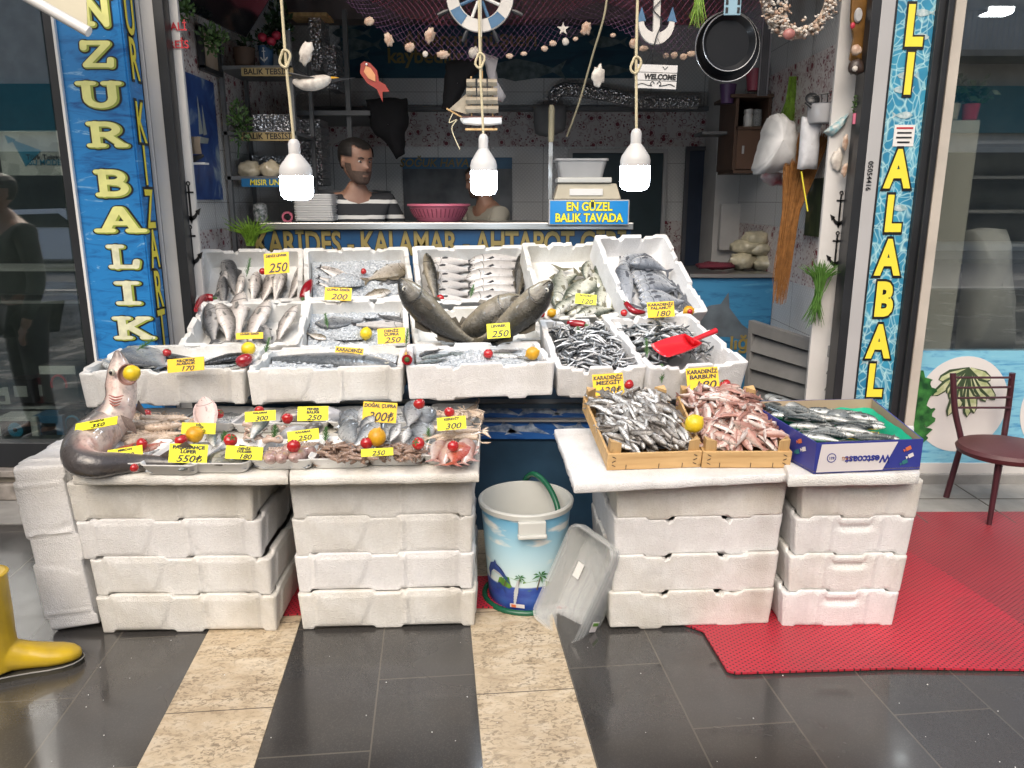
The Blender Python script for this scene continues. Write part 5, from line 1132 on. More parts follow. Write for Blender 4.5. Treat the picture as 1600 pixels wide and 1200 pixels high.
for i,(hp,tp,z1,z2,kn,fl) in enumerate((((548,650),(540,690),.10,.04,'bream',1),((566,636),(578,672),.13,.07,'bream',-1),((585,650),(555,690),.13,.05,'bream',1),((592,660),(545,700),.11,.05,'bream+',1),((535,660),(560,700),.08,.03,'bream',-1),((652,625),(635,672),.16,.08,'bream',1),((668,636),(655,680),.12,.06,'bream',-1),((625,662),(606,695),.10,.04,'bream',1),((640,668),(628,700),.09,.03,'bream',-1),((672,655),(645,698),.09,.04,'bream',1),((612,650),(600,690),.10,.05,'bream',1),((563,642),(530,680),.10,.04,'bream-',1),((660,680),(640,708),.06,.03,'bream',1))):
    tf(kn,hp,tp,z1,z2,'grey gilthead bream in the pile behind the lemon, head up',Gb,(0,-1,.55),fl,rnd.uniform(-15,15),1.25)
Gm='pink mullet in the corner tray'
for i,(hp,tp) in enumerate((((676,722),(690,690)),((690,728),(700,694)),((706,728),(722,694)),((722,726),(738,694)),((736,722),(726,688)),((684,700),(712,685)),((735,690),(705,702)))):
    tf('barb' if i%2 else 'redf' if i == 2 else 'barb',tp,hp,.045,.04,'pink mullet around the tomato in the right corner tray',Gm,flip=1 if i%2 else-1,fat=1.25)
# squid, monkfish, octopus, prawns
def flesh(name,a,b,spots=None,rough=.22):
    t=NT(name);c=t.ramp(t.noise(30,5),[(.3,a),(.7,b)]);
    if spots:c=t.mix(c,spots,t.ramp(t.noise(120,3),[(.55,0),(.65,.6)]))
    t.p(col=c,rough=rough,coat=.5,spec=.6);t.bump(t.noise(60,4),.3,.006);return t.mat
m_sq=flesh('squid skin',(.34,.20,.18),(.50,.36,.32),(.20,.07,.07));m_oct=flesh('octopus flesh',(.42,.30,.24),(.58,.46,.38),(.3,.16,.13));m_mk=flesh('monkfish flesh',(.30,.30,.32),(.46,.47,.49));m_mkd=flesh('monkfish skin',(.10,.09,.08),(.20,.18,.16));m_prw=flesh('prawn shell',(.50,.38,.28),(.70,.58,.46),(.26,.15,.10));m_shr=flesh('brown shrimp shell',(.16,.10,.07),(.46,.31,.23),(.08,.05,.04))
def blob(name,c,r,m,lab,cat,group,rot=(0,0,0),amp=.12,seed=0,tail=None):
    q=MB();mx=M.Translation(c) @ M.Rotation(rot[2],4,'Z') @ M.Rotation(rot[1],4,'Y') @ M.Rotation(rot[0],4,'X');q.ell((0,0,0),r,18,12)
    q.v=[mx @ (p*(1+amp*NZ.noise(p*26+V((seed,0,0))))*(1-.45*max(0,p.y/r[1]) ** 2 if tail else 1)) for p in q.v];return tag(q.build(name,m,smooth=80),lab,cat,group)
for i,(x,y,rz) in enumerate(((422,714,.35),(443,713,.15),(468,712,-.1),(478,706,-.35),(455,701,.1))):
    o=blob('squid',onT(x,y,.04),(.028,.075,.024),m_sq,('leftmost pink squid in the tray','second pink squid from the left in the tray','pink squid under the tomato','rightmost tan squid in the tray','squid half hidden behind the tomato')[i],'squid','squid in the tray',(R(-12),0,rz),.10,i,True)
    q=MB()
    for k in range(6):a=k-2.5;q.tube(curve_pts([o.location+V((a*.006,.05,.03)),o.location+V((a*.010,.085,.035)),o.location+V((a*.016+.01*math.sin(k),.11,.02))],4),[.005-.0003*j for j in range(9)],6)
    q.build('tentacles',m_oct,o)
for i,(x,y,r,m) in enumerate(((506,648,(.075,.045,.035),m_mk),(462,652,(.06,.05,.035),m_mkd),(458,676,(.05,.035,.025),m_mk),(490,670,(.04,.04,.025),m_mkd))):blob('monkfish_piece',onT(x,y,.05),r,m,('pale grey monkfish slab under its price card, right','dark monkfish slab behind the tomato','pale monkfish slab above the squid','dark monkfish tail left of the dill')[i],'fish','monkfish pieces',(R(-25),0,.3*i),.1,i+7)
for i in range(11):
    c=onT(385+rnd.uniform(0,48),652+rnd.uniform(0,34),.035+rnd.uniform(0,.03));q=MB();a0=rnd.uniform(0,6.28);pts=[c+V((.035*math.cos(a0+k*.55)*(1-k*.06),.03*math.sin(a0+k*.55)*(1-k*.06),.006*math.sin(k*1.3+i))) for k in range(9)]
    q.tube(curve_pts(pts,4),[.012-.0095*j/32 for j in range(33)],8);tag(q.build('octopus_arm',m_oct,smooth=70),'curled beige octopus arm in the tray behind the john dory','octopus','octopus arms in the tray')
def prawn_mesh(name,m,legs=True,claws=False):
    q=MB();n=11;B=bendf(1.1,0);rows=[]
    for i in range(n*2+1):
        s=i/(2*n);r=(.125*math.sin(math.pi*min(1,.12+s*.95)) ** .6+.01)*(1-.45*s)*(1+(.06 if i%2 else-.05)*(s>.35));rows.append([B((s*.82,r*.85*math.cos(a),r*math.sin(a))) for a in [2*math.pi*k/9 for k in range(9)]])
    q.grid(rows,closed=True);q.f += [tuple(reversed(range(9))),tuple(2*n*9+k for k in range(9))];q.m += [0,0]
    for k in (-1,0,1):q.add([B((.80,.01*k,.0)),B((.9,.06*k-.025,.012)),B((1.0,.085*k,.0)),B((.92,.06*k+.025,-.01))],[(0,1,2,3)])
    for s in (-1,1):
        q.tube([B((.01,s*.03,.02)),B((-.10,s*.07,.05)),B((-.18,s*.11,.05))],[.008,.005,.002],4)
        for k in range(5):q.tube([B((.18+k*.07,s*.05,-.07)),B((.16+k*.07,s*.10,-.12)),B((.13+k*.06,s*.10,-.16))],[.012,.009,.005],4)
        if claws:q.tube([B((.06,s*.06,-.02)),B((-.10,s*.14,-.03)),B((-.28,s*.10,-.01)),B((-.38,s*.06,0))],[.018,.022,.03,.006],6)
    return q.mesh(name,[m],60)
PW=prawn_mesh('prawn',m_prw);CW=prawn_mesh('crayfish',m_prw,claws=True);SH=prawn_mesh('shrimp',m_shr)
def scatter(me,name,lab,cat,group,n,x0,x1,y0,y1,L,z0,z1,seed,a0=None):
    rg=random.Random(seed)
    for i in range(n):
        c=onT(rg.uniform(x0,x1),rg.uniform(y0,y1),rg.uniform(z0,z1));a=rg.uniform(0,6.28) if a0 is None else a0+rg.gauss(0,.25)
        tag(put(me,name,M.Translation(c) @ M.Rotation(a,4,'Z') @ M.Rotation(rg.choice((-1,1))*R(90)+rg.gauss(0,.4),4,'X') @ M.Rotation(rg.gauss(0,.2),4,'Y') @ M.Scale(L*rg.uniform(.8,1.15),4) @ M.Translation(V((-.5,0,0)))),lab,cat,group)
scatter(PW,'mantis_prawn','large beige mantis prawn in the tray beside the shark','prawn','mantis prawns in the tray',14,215,283,650,684,.17,.03,.075,3,R(20));scatter(CW,'crayfish','beige crayfish in the right rear tray','crayfish','crayfish in the tray',18,684,738,642,684,.13,.03,.07,4)
scatter(SH,'shrimp','small brown shrimp in the left of the two shrimp trays','shrimp','shrimp in the left tray',95,506,578,694,720,.062,.022,.060,5);scatter(SH,'shrimp','small brown shrimp in the right of the two shrimp trays','shrimp','shrimp in the right tray',95,590,660,694,718,.062,.022,.060,6)
for k,h in (('sole',.018),('monk',.018),('octo',.016),('dulger',.014),('lufer',.014),('mercan',.012),('bream',.016),('squid',.012),('mullet',.012),('shrimpl',.012),('shrimpr',.012),('crayfish',.014),('scampi',.014)):
    m=TR[k];f=lambda u,v,hh,m=m:m @ V(((u-.5)*.172,(v-.5)*.225,hh));bed('crushed_ice' if not k.startswith('shrimp') else 'shrimp_bed',f,h,m_ice if not k.startswith('shrimp') else m_shr,'',26,.010,60)
# ---------------------------------------------------------------- the shark
t=NT('shark skin');dv=t.attr('dv');nz=t.noise(7,4);d_=t.math('ADD',dv,t.math('MULTIPLY',t.math('SUBTRACT',nz,.5),.35))
c=t.ramp(t.math('ADD',t.math('MULTIPLY',d_,.5),.5),[(.30,(.66,.55,.49)),(.44,(.52,.43,.38)),(.54,(.17,.15,.14)),(.76,(.06,.055,.055))]);c=t.mix(c,(.60,.30,.26),t.math('MULTIPLY',t.ramp(t.noise(11,3),[(.5,0),(.75,1)]),t.ramp(dv,[(.0,.45),(.45,0)])))
tl_=t.attr('tl');c=t.mix(c,(.17,.13,.115),t.ramp(tl_,[(.045,.85),(.10,0)]));c=t.mix(c,(.09,.075,.07),t.math('MULTIPLY',t.ramp(t.noise(46,5,rough=.7),[(.5,0),(.68,1)]),.5));c=t.mix(c,(.55,.26,.22),t.math('MULTIPLY',t.ramp(t.noise(16,4),[(.56,0),(.7,1)]),t.ramp(dv,[(.0,.5),(.3,0)])))
t.p(col=c,rough=t.ramp(t.noise(20,4),[(.35,.18),(.65,.42)]),coat=.35,spec=.5);t.bump(t.math('ADD',t.noise(90,3),t.math('MULTIPLY',t.noise(14,4),2.0)),.3,.006);m_shark=t.mat
sp_=[(W(183,548,2.70),.006,.006,(-.7,.65,.35)),(W(185,560,2.70),.025,.023,(-.72,.65,.3)),(W(187,578,2.69),.041,.040,(-.75,.68,.1)),(W(189,600,2.68),.047,.053,(-.78,.66,.0)),(W(189,622,2.66),.047,.052,(-.8,.62,0)),(W(182,645,2.63),.056,.060,(-.85,.5,.2)),(W(163,668,2.60),.068,.076,(-.9,.3,.4)),(G(140,690,.705),.072,.080,(-1,.1,.25)),(G(127,706,.692),.062,.068,(-1,-.3,.1)),(G(128,719,.680),.052,.054,(-.75,-.9,0)),(G(150,726,.670),.044,.044,(-.2,-1,.0)),(G(185,724,.664),.038,.036,(0,-1,.1)),(G(225,723,.655),.030,.028,(0,-1,.25)),(G(270,724,.650),.021,.020,(0,-1,.4)),(G(310,727,.645),.012,.013,(0,-1,.6)),(G(332,728,.642),.006,.008,(0,-1,.8))]
ctr_=curve_pts([a[0] for a in sp_],5);n=len(ctr_);rows=[];dvs=[];tls=[]
def sv(i):x=min(i/5,len(sp_)-1);k=min(int(x),len(sp_)-2);f=x-k;a,b=sp_[k],sp_[k+1];return lerp(a[1],b[1],f),lerp(a[2],b[2],f),V(a[3]).lerp(V(b[3]),f)
SHF=[]
for i,p in enumerate(ctr_):
    T_=(ctr_[min(i+1,n-1)]-ctr_[max(i-1,0)]).normalized();rz_,ry_,up=sv(i);up=(up-T_*up.dot(T_)).normalized();sd=T_.cross(up);SHF.append((p,T_,up,sd,rz_,ry_))
    rows.append([p+up*(rz_*math.sin(a))+sd*(ry_*math.cos(a)) for a in [2*math.pi*k/22 for k in range(22)]]);dvs += [math.sin(2*math.pi*k/22) for k in range(22)];tls += [i/n]*22
q=MB();q.grid(rows,closed=True,dv=dvs,tl=tls);q.f += [tuple(reversed(range(22))),tuple((n-1)*22+k for k in range(22))];q.m += [0,0]
sk=q.build('shark',m_shark,smooth=80,attrs=True);tag(sk,'whole grey shark with raised head biting a lemon, curled round the left trays','shark')
def skat(i,a,k=1.0):p,T_,up,sd,rz_,ry_=SHF[i];return p+up*(rz_*k*math.sin(R(a)))+sd*(ry_*k*math.cos(R(a)))
def fin3(pts,th,nm):
    nn=(pts[1]-pts[0]).cross(pts[2]-pts[0]).normalized();q=MB();n=len(pts);c=sum(pts,V())/n;q.add([p for p in pts]+[c+nn*th,c-nn*th],[(i,(i+1)%n,n) for i in range(n)]+[((i+1)%n,i,n+1) for i in range(n)],0,None,[.8]*(n+2));return q.build(nm,m_shark,sk,60,attrs=True)
fin3([W(188,648,2.56),W(196,668,2.56),W(214,679,2.52),W(212,666,2.52),W(205,655,2.55)],.006,'pectoral_fin');fin3([W(212,640,2.70),W(228,650,2.72),W(226,640,2.72),W(216,625,2.70)],.005,'pectoral_fin')
fin3([G(240,718,.66),G(285,718,.66),G(312,705,.70),G(290,690,.74),G(262,704,.70)],.006,'tail_fin');fin3([G(300,727,.645),G(332,727,.64),G(352,733,.63),G(338,735,.625)],.003,'tail_fin');fin3([G(128,735,.64),G(150,738,.64),G(135,746,.622),G(122,744,.624)],.006,'dorsal_fin')
m_mouth=flesh('mouth lining',(.22,.12,.10),(.34,.20,.17));m_gill=pm('red gill slit',(.40,.14,.11),.3,var=.2)
vw=V((.25,-1,.1)).normalized();mc=W(203,584,2.66);mc=mc+V((0,-.05,0))
mx=fr(mc,V((1,.25,0)),-vw)
q=MB();q.lathe([(.034,.016),(.0325,.006),(.030,.006),(.026,.016),(.001,.022)],24,0,fr(W(199,586,2.595),V((1,.3,-.15)),V((-.3,1,-.1))) @ M.Diagonal((1,1.15,1,1)));q.build('mouth',m_mouth,sk)
for k in range(4):
    a=W(170+k*.5,617+k*4.2,2.588);b=W(193-k*2,618+k*4.6,2.575);q=MB();q.tube(curve_pts([a,a.lerp(b,.5)+V((0,-.006,-.006)),b],4),[.0016,.002,.0024,.003,.003,.0028,.0024,.002,.0014],6);q.build('gill_slit',m_gill,sk)
e_=W(175,582,2.625);q=MB();q.ell(e_,(.012,.008,.014),12,8);ey=q.build('eye',m_eyew,sk);q=MB();q.ell(e_+V((-.001,-.006,0)),(.006,.004,.008),10,6);q.build('pupil',m_eyeb,ey)
# ---------------------------------------------------------------- tomatoes, lemons, peppers, sprigs
m_tom=pm('tomato skin',(.50,.018,.02),.12,var=.25,vs=12,coat=.5);m_grn=pm('green calyx',(.06,.14,.03),.5,var=.3);m_lem=pm('lemon skin',(.80,.58,.02),.32,var=.15,vs=20,bump=.35,bs=130,coat=.2);m_lemo=pm('ripe orange lemon',(.80,.42,.02),.35,var=.35,vs=25,bump=.35,bs=130);m_pep=pm('red pepper skin',(.30,.012,.02),.14,var=.3,coat=.5);m_dill=pm('dill green',(.10,.24,.07),.6,var=.4,vs=40)
def tm(r):
    q=MB();q.lathe([(.001,-.9),(.45,-.84),(.8,-.5),(.97,-.1),(.98,.15),(.85,.5),(.5,.78),(.2,.76),(.001,.7)],20);q.v=[p*r for p in q.v];a=q.mesh('tomato',[m_tom],80)
    q=MB()
    for k in range(5):q.add([M.Rotation(R(72*k),3,'Z') @ V(x)*r for x in ((.0,.08,.78),(.5,.12,.80),(.62,0,.74),(.5,-.12,.80),(0,-.08,.78))],[(0,1,2,3,4)])
    q.tube([V((0,0,.74))*r,V((.05,0,.98))*r],.07*r,6);return a,q.mesh('calyx',[m_grn],60)
TMt=tm(.0235)
def tomato(p,lab,k=1.0,tilt=None):
    o=put(TMt[0],'tomato',M.Translation(p) @ M.Rotation(rnd.uniform(0,6),4,'Z') @ M.Rotation(rnd.uniform(.3,1.5) if tilt is None else tilt,4,'X') @ M.Scale(k,4));put(TMt[1],'calyx',M.Identity(4),o);return tag(o,lab,'tomato','tomatoes among the fish')
for x,y,dz,lab,k in ((229,648,.07,'tomato above the mantis prawns',.9),(222,693,.075,'tomato on the red fish',.85),(283,688,.085,'tomato above the tallest price card',.95),(342,647,.09,'tomato beside the pink sole',.8),(360,688,.085,'tomato above the john dory card',1.0),(405,641,.09,'tomato behind the octopus card',.8),(449,654,.09,'tomato left of the monkfish card',.95),(459,697,.085,'tomato sitting on the squid',1.0),(573,692,.085,'tomato left of the lemon at the bream pile',.95),(655,631,.17,'tomato on top of the bream pile',.92),(654,693,.085,'tomato at the right foot of the bream pile',.95),(702,644,.085,'tomato above the crayfish card',.9),(708,697,.08,'tomato on the pink mullet',.85),(210,731,.05,'squashed tomato under the shark tail',.6)):tomato(onT(x,y,dz),lab,k)
for key,x,y,h,lab,k in ((9,410,424,-.03,'tomato behind the upper left price card',.8),(10,568,424,-.03,'tomato beside the brassy bream',.75),(11,688,466,-.02,'tomato at the left end of the flat mullet',.9),(3,763,553,.0,'tomato on the ice in the front box',.9),(12,846,491,.015,'tomato on the rim left of the horse mackerel',.75),(13,975,489,.015,'tomato on the rim below the bonito',.75),(1,261,551,.0,'tomato in the trout box',.8),(13,1078,487,.02,'tomato in front of the lemon under the bonito',.6)):tomato(bh(key,x,y,h),lab,k)
tomato(CR['m'][0] @ V((.01,CR['m'][2]-.02,.115)),'tomato at the back of the whiting crate',.85);tomato(CR['b'][0] @ V((.02,CR['b'][2]-.05,.125)),'tomato on the back of the red mullet heap',.95)
def lemon(p,lab,k=1.0,m=None,rz=.4):
    q=MB();q.lathe([(.001,-1.12),(.10,-1.06),(.2,-.95),(.55,-.78),(.85,-.42),(.95,0),(.85,.42),(.55,.78),(.2,.95),(.1,1.04),(.001,1.1)],22);mx=M.Rotation(rz,4,'Y') @ M.Scale(.033*k,4);q.v=[p+(mx @ x) for x in q.v];return tag(q.build('lemon',m or m_lem,smooth=80),lab,'lemon','lemons among the fish')
lemon(W(206,583,2.56),'lemon held in the open mouth of the shark',.9,None,1.2);lemon(onT(304,679,.09),'orange lemon above the tallest price card',.95,m_lemo,1.2);lemon(onT(589,683,.10),'orange yellow lemon in front of the bream pile',1.0,m_lemo,.3)
lemon(bh(1,388,545,.02),'lemon at the right end of the trout box',.95,None,1.0);lemon(bh(7,572,521,-.02),'lemon on the ice below the pale bream',.95,None,.2);lemon(bh(3,832,552,.01),'spotted lemon at the right end of the front ice box',.9,m_lemo,1.2);lemon(bh(12,862,489,.02),'cut orange lemon at the corner of the horse mackerel',.7,m_lemo,1.0);lemon(bh(13,1076,486,.0),'yellow lemon at the right corner under the bonito',.85,m_lemo,1.2);lemon(CR['b'][0] @ V((-.165,.10,.118)),'lemon between the two wooden crates',1.05,None,.9)
def pepper(pts,r,lab):
    q=MB();P_=curve_pts(pts,6);n=len(P_);q.tube(P_,[r*(.55+.45*math.sin(min(1,.25+i/n)*math.pi*.75))*(1-(i/n) ** 4*.8) for i in range(n)],12);o=tag(q.build('red_pepper',m_pep,smooth=80),lab,'pepper','dark red peppers on the rims');q=MB();d=(P_[0]-P_[1]).normalized();q.tube([P_[0]-d*.004,P_[0]+d*.006,P_[0]+d*.02],[r*.5,r*.3,r*.18],8);q.build('stem',m_grn,o)
pepper([bh(9,333,466,.0),bh(9,318,468,.015),bh(6,306,485,.02)],.026,'long dark red pepper on the left rims');pepper([bh(9,474,466,.02),bh(9,480,450,.03),bh(9,486,438,.02)],.028,'dark red pepper between the two back left boxes');pepper([bh(2,636,562,.03),bh(7,638,550,.03),bh(7,640,538,.03)],.026,'dark red pepper on the corner below the dill sprig');pepper([bh(2,374,566,.01),bh(2,384,562,.02),bh(2,394,556,.01)],.026,'dark red pepper between the trout and salmon boxes');pepper([bh(4,914,508,.01),bh(4,900,506,.01),bh(4,886,504,.01)],.020,'dark red pepper at the back of the anchovy heap');pepper([bh(13,978,474,.0),bh(13,990,486,.01),bh(13,1008,488,.005)],.016,'thin red chilli pepper under the bonito')
def sprig(base,tip,lab,n=46,w=.016):
    q=MB();d=tip-base;L=d.length;q.tube([base,base.lerp(tip,.5)+V((.003,0,0)),tip],[.0018,.0014,.0006],5)
    for i in range(n):
        s=.12+.88*i/n;p=base.lerp(tip,s);a=i*2.4;r=w*(1-.55*s)*rnd.uniform(.7,1.2);o=d.orthogonal().normalized();o=M.Rotation(a,3,d) @ o;e=p+o*r+d.normalized()*r*1.1;q.tube([p,e],[.0014,.0007],4)
    return tag(q.build('dill_sprig',m_dill,smooth=60),lab,'herb','dill sprigs stuck among the fish')
for (a,b,Y,lab) in (((214,547),(238,531),3.12,'dill sprig lying on the rear rim of the trout box'),((414,553),(421,528),3.25,'dill sprig standing on the salmon box rim'),((385,432),(391,404),4.0,'dill sprig among the upright back bass'),((512,512),(508,490),3.7,'dill sprig on the grey bream in the ice'),((634,540),(637,514),3.45,'dill sprig above the dark red corner pepper'),((902,528),(903,511),3.4,'small dill tuft on the anchovies'),((1011,558),(1010,530),3.15,'dill sprig on the left rim of the sardine box'),((1034,598),(1034,570),3.05,'dill sprig stuck between the two wooden crates'),((428,690),(430,664),2.62,'dill sprig between octopus and monkfish'),((508,692),(510,668),2.62,'dill sprig at the left foot of the bream pile'),((666,695),(670,670),2.62,'dill sprig at the right foot of the bream pile'),((392,708) if 0 else (388,692),(398,672),2.62,'dill sprig beside the john dory tomato'),((346,690),(352,676),2.6,'dill sprig behind the john dory tomato'),((735,465),(740,446),3.95,'parsley sprig on the pale mullet')):
    sprig(W(*a,Y),W(*b,Y+.02),lab)
# ---------------------------------------------------------------- price cards
m_tagO=pm('orange yellow card',(.90,.56,.01),.5,var=.03);m_tagY=pm('lemon yellow card',(.86,.80,.02),.5,var=.03)
def card(px,py,w,h,Y,lines,price,lab,m=None,rz=0,nrm=(0,-.93,.37),small=None):
    c=W(px,py,Y)+V((0,-.01,0));t_=Y/ray(px,py).y;k=t_/F;ww,hh=w*k,h*k*1.02
    mx=facing(c,nrm,roll=R(rz));q=MB();q.box((0,0,-.0008),(ww,hh,.0016));q.v=[V((p.x,p.y,p.z+.004*math.sin(p.x/ww*3))) for p in q.v]
    q2=MB();n=6;rows=[[(ww*(i/n-.5),hh*(j-.5),.0016*s) for i in range(n+1)] for s,j in ((0,0),(0,1),(-1,1),(-1,0),(0,0))];q2.grid(rows)
    o=put(q2.mesh('price_card',[m or m_tagY],40),'price_card',mx);tag(o,lab,'price card','yellow price cards')
    nl=len(lines);top=hh*.5-hh*.08
    for i,ln in enumerate(lines):
        sz=min(hh*(.24 if price else .36),ww/max(len(ln),4)*1.55);text(ln,mx @ M.Translation(V((0,top-sz*.45-i*sz*.95,.0012))),sz,m_black,o,.04,.08,min(1.25,ww*.92/(len(ln)*sz*.62)))
    if price:sz=hh*(.62 if nl<2 else .50) if nl else hh*.85;text(price,mx @ M.Translation(V((ww*.03,-hh*.5+sz*.45-(hh*.02),.0012))),sz,m_black,o,.012,.28,min(1.3,ww*.8/(len(price)*sz*.55)))
    return o
O_=m_tagO
card(433,411,39,33,3.98,['DENİZ LEVREK'],'250','orange card above the upright back bass reading 250',O_,5);card(529,459,42,20,3.86,['ÇUPRA İZMİR'],'200','orange card half sunk in ice in the back centre box',O_,-2);card(391,524,42,10,3.46,['LEVREK İZMİR'],'','orange card at the rim below the heads-up bass',O_,2);card(612,524,43,24,3.48,['DENİZ','ÇUPRA'],'250','orange card in the ice box right of its lemon',O_,3)
card(779,516,36,23,3.36,['LEVREK'],'250','lemon yellow card on the biggest bass',None,4);card(915,467,33,16,3.62,['İSTAVRİT'],'120','lemon yellow card on the horse mackerel',None,-5);card(1032,483,42,24,3.60,['KARADENİZ','PALAMUT'],'180','orange card under the bonito',O_,3);card(546,552,44,20,3.20,['KARADENİZ','SOMON'],'','orange card standing behind the salmon',O_,-5);card(292,569,57,21,2.86,['KILÇIKSIZ','ALABALIK'],'170','orange card on the trout',O_,5)
card(950,600,48,34,3.00,['KARADENİZ','MEZGİT'],'120₺','orange card behind the whiting crate reading 120',O_,4);card(1097,591,50,35,3.03,['KARADENİZ','BARBUN'],'180','orange card behind the red mullet crate',O_,4);card(1338,678,68,20,2.58,['USKUMRU'],'120','orange card lying on the mackerel carton',O_,-8,(0,-.5,.85))
card(153,661,62,16,2.46,['CAMGÖZ'],'350','lemon yellow card slanting on the shark back',None,14,(0,-.6,.8));card(312,668,53,17,2.58,['DİL','BALIĞI'],'300','lemon yellow card in front of the pink sole',None,-1);card(198,707,54,18,2.44,['MERCAN'],'450','lemon yellow card on the red fish',None,9);card(296,707,60,29,2.40,['PAŞABAHÇE','LÜFER'],'550₺','tallest lemon yellow card reading 550 in the front trays',None,-2);card(383,706,58,20,2.42,['DENİZ','DÜLGER'],'180','lemon yellow card on the john dory',None,-3)
card(408,649,48,16,2.64,['KALAMAR'],'300','lemon yellow card on the octopus arms',None,4);card(490,645,48,22,2.64,['FENER','BALIĞI'],'250','lemon yellow card on the monkfish slabs',None,1);card(475,679,49,17,2.50,['KALAMAR'],'250','lemon yellow card above the squid tray',None,7);card(594,643,53,31,2.66,['DOĞAL ÇUPRA'],'300₺','orange card on the bream pile reading 300',O_,-3);card(590,705,50,12,2.40,[],'250','low lemon yellow card between the shrimp trays',None,3);card(706,660,45,20,2.58,['KEREVİT'],'300','lemon yellow card on the crayfish',None,5)
# red scoop on the sardines
m_scoop=pm('red plastic scoop',(.62,.02,.03),.22,var=.06,coat=.3);sm=BX[5][0]
a,b=bh(5,1040,556,.0),bh(5,1108,537,.012);X=(b-a).normalized();mx=fr(a,X,bn(5));L_=(b-a).length
q=MB();rows=[]
for i in range(9):
    s=i/8;w=.055*(.75+.5*math.sin(math.pi*min(1,.3+s*.55)));x=L_*(-.12+.72*s);rows.append([mx @ V((x,w*math.sin(a_),.012+.045*(1-math.cos(a_))*(.6+.4*s)*.9)) for a_ in [R(-85+17*k) for k in range(11)]])
q.grid(rows);q.add([rows[-1][k] for k in range(11)],[tuple(range(11))]);o=q.build('scoop',m_scoop,smooth=50);md=o.modifiers.new('solid','SOLIDIFY');md.thickness=.0025;tag(o,'red plastic scoop lying on the sardines','scoop')
q=MB();q.tube([mx @ V((L_*.58,0,.035)),mx @ V((L_*.8,0,.045)),mx @ V((L_*1.12,0,.055))],[.014,.011,.013],10);q.build('handle',m_scoop,o)
# ---------------------------------------------------------------- counter
YC=4.58
zc1,zc0=W(600,348,YC).z,W(600,359,YC).z
xc0,xc1=W(405,352,YC).x,W(990,352,YC).x
ct_=thing('counter','serving counter with a steel edge and a dark blue front naming prawns, squid, octopus','counter',(0,YC,.14))
q=MB();q.box(((xc0+xc1)/2,YC+.3,(zc0+zc1)/2),(xc1-xc0,.6,zc1-zc0));q.build('worktop',m_stain,ct_,0,.004)
m_cfr=pm('printed dark blue front',(.012,.07,.17),.35,var=.25,vs=4)
q=MB();q.box(((xc0+xc1)/2,YC+.06,.14+(zc0-.14)/2),(xc1-xc0-.02,.04,zc0-.145));q.build('front_panel',m_cfr,ct_,0)
q=MB();q.box((xc0+.02,YC+.33,.14+(zc0-.14)/2),(.03,.5,zc0-.145));q.box((xc1-.02,YC+.33,.14+(zc0-.14)/2),(.03,.5,zc0-.145));q.build('side_panel',m_cfr,ct_,0)
p=W(688,382,YC+.04);m_dullY=pm('dull gold lettering',(.26,.20,.06),.5,var=.15)
hh=S(34,380,YC);
text('KARİDES - KALAMAR - AHTAPOT GİBİ',facing(V((p.x,YC+.038,p.z))),hh*1.5,m_black,ct_,.05,sx=.66,name='letter_outline');text('KARİDES - KALAMAR - AHTAPOT GİBİ',facing(V((p.x,YC+.036,p.z))),hh*1.5,m_dullY,ct_,.025,sx=.66)
def cy(px,y=351,Y=YC+.15):p=W(px,y,Y);p.z=zc1+.001;return p
# stack of plates
x_,w_=cy(495).x,S(60,350,YC+.15)
for k in range(16):
    o=put(tray_mesh(w_,w_*.85,.012) if k == 0 else bpy.data.objects['serving_tray'].data,'serving_tray',M.Translation(V((x_+rnd.uniform(-.003,.003),YC+.17,zc1+.002+k*.0098))) @ M.Rotation(rnd.uniform(-.03,.03),4,'Z'));tag(o,'white foam tray in the tall stack on the counter','tray','stack of trays on the counter')
m_pink=pm('pink plastic',(.62,.16,.24),.35,var=.08)
p=cy(683);r=S(50,330,YC+.2);h=S(27,335,YC+.2);t_=thing('colander','pink plastic colander standing on the counter','colander',p);o_=p+V((0,.14,0))
q=MB();q.lathe([(.001,0),(r*.66,0),(r*.72,h*.1),(r*.95,h*.85),(r,h*.88),(r*1.0,h),(r*.96,h),(r*.9,h*.84),(r*.68,h*.14),(.001,h*.1)],40,0,M.Translation(o_));q.build('basin',m_pink,t_)
q=MB()
for k in range(40):
    a=R(9*k);q.tube([o_+V((r*.775*math.cos(a),r*.775*math.sin(a),h*.25)),o_+V((r*.925*math.cos(a),r*.925*math.sin(a),h*.72))],.003,4)
q.build('slots',pm('dark slot',(.20,.04,.07),.6),t_)
p=cy(443);q=MB();mx=M.Translation(p+V((0,.1,S(7,345,YC)))) @ M.Rotation(R(90),4,'X');q.lathe([(.022,-.012),(.034,-.012),(.034,.012),(.022,.012),(.022,-.012)],20,0,mx);q.build('tape',m_pink);bpy.data.objects['tape'].name='tape_roll';tag(bpy.data.objects['tape_roll'],'small pink roll of tape standing on the counter, left','tape')
p=cy(395);q=MB();q.lathe([(.001,0),(.04,0),(.045,.06),(.04,.10),(.02,.11),(.001,.112)],16,0,M.Translation(p+V((.02,.1,0))));tag(q.build('spotted_jar',pm('dark spotted jar',(.04,.06,.05),.3,col2=(.4,.4,.4),vs=60)),'dark spotted jar at the left end of the counter','jar')
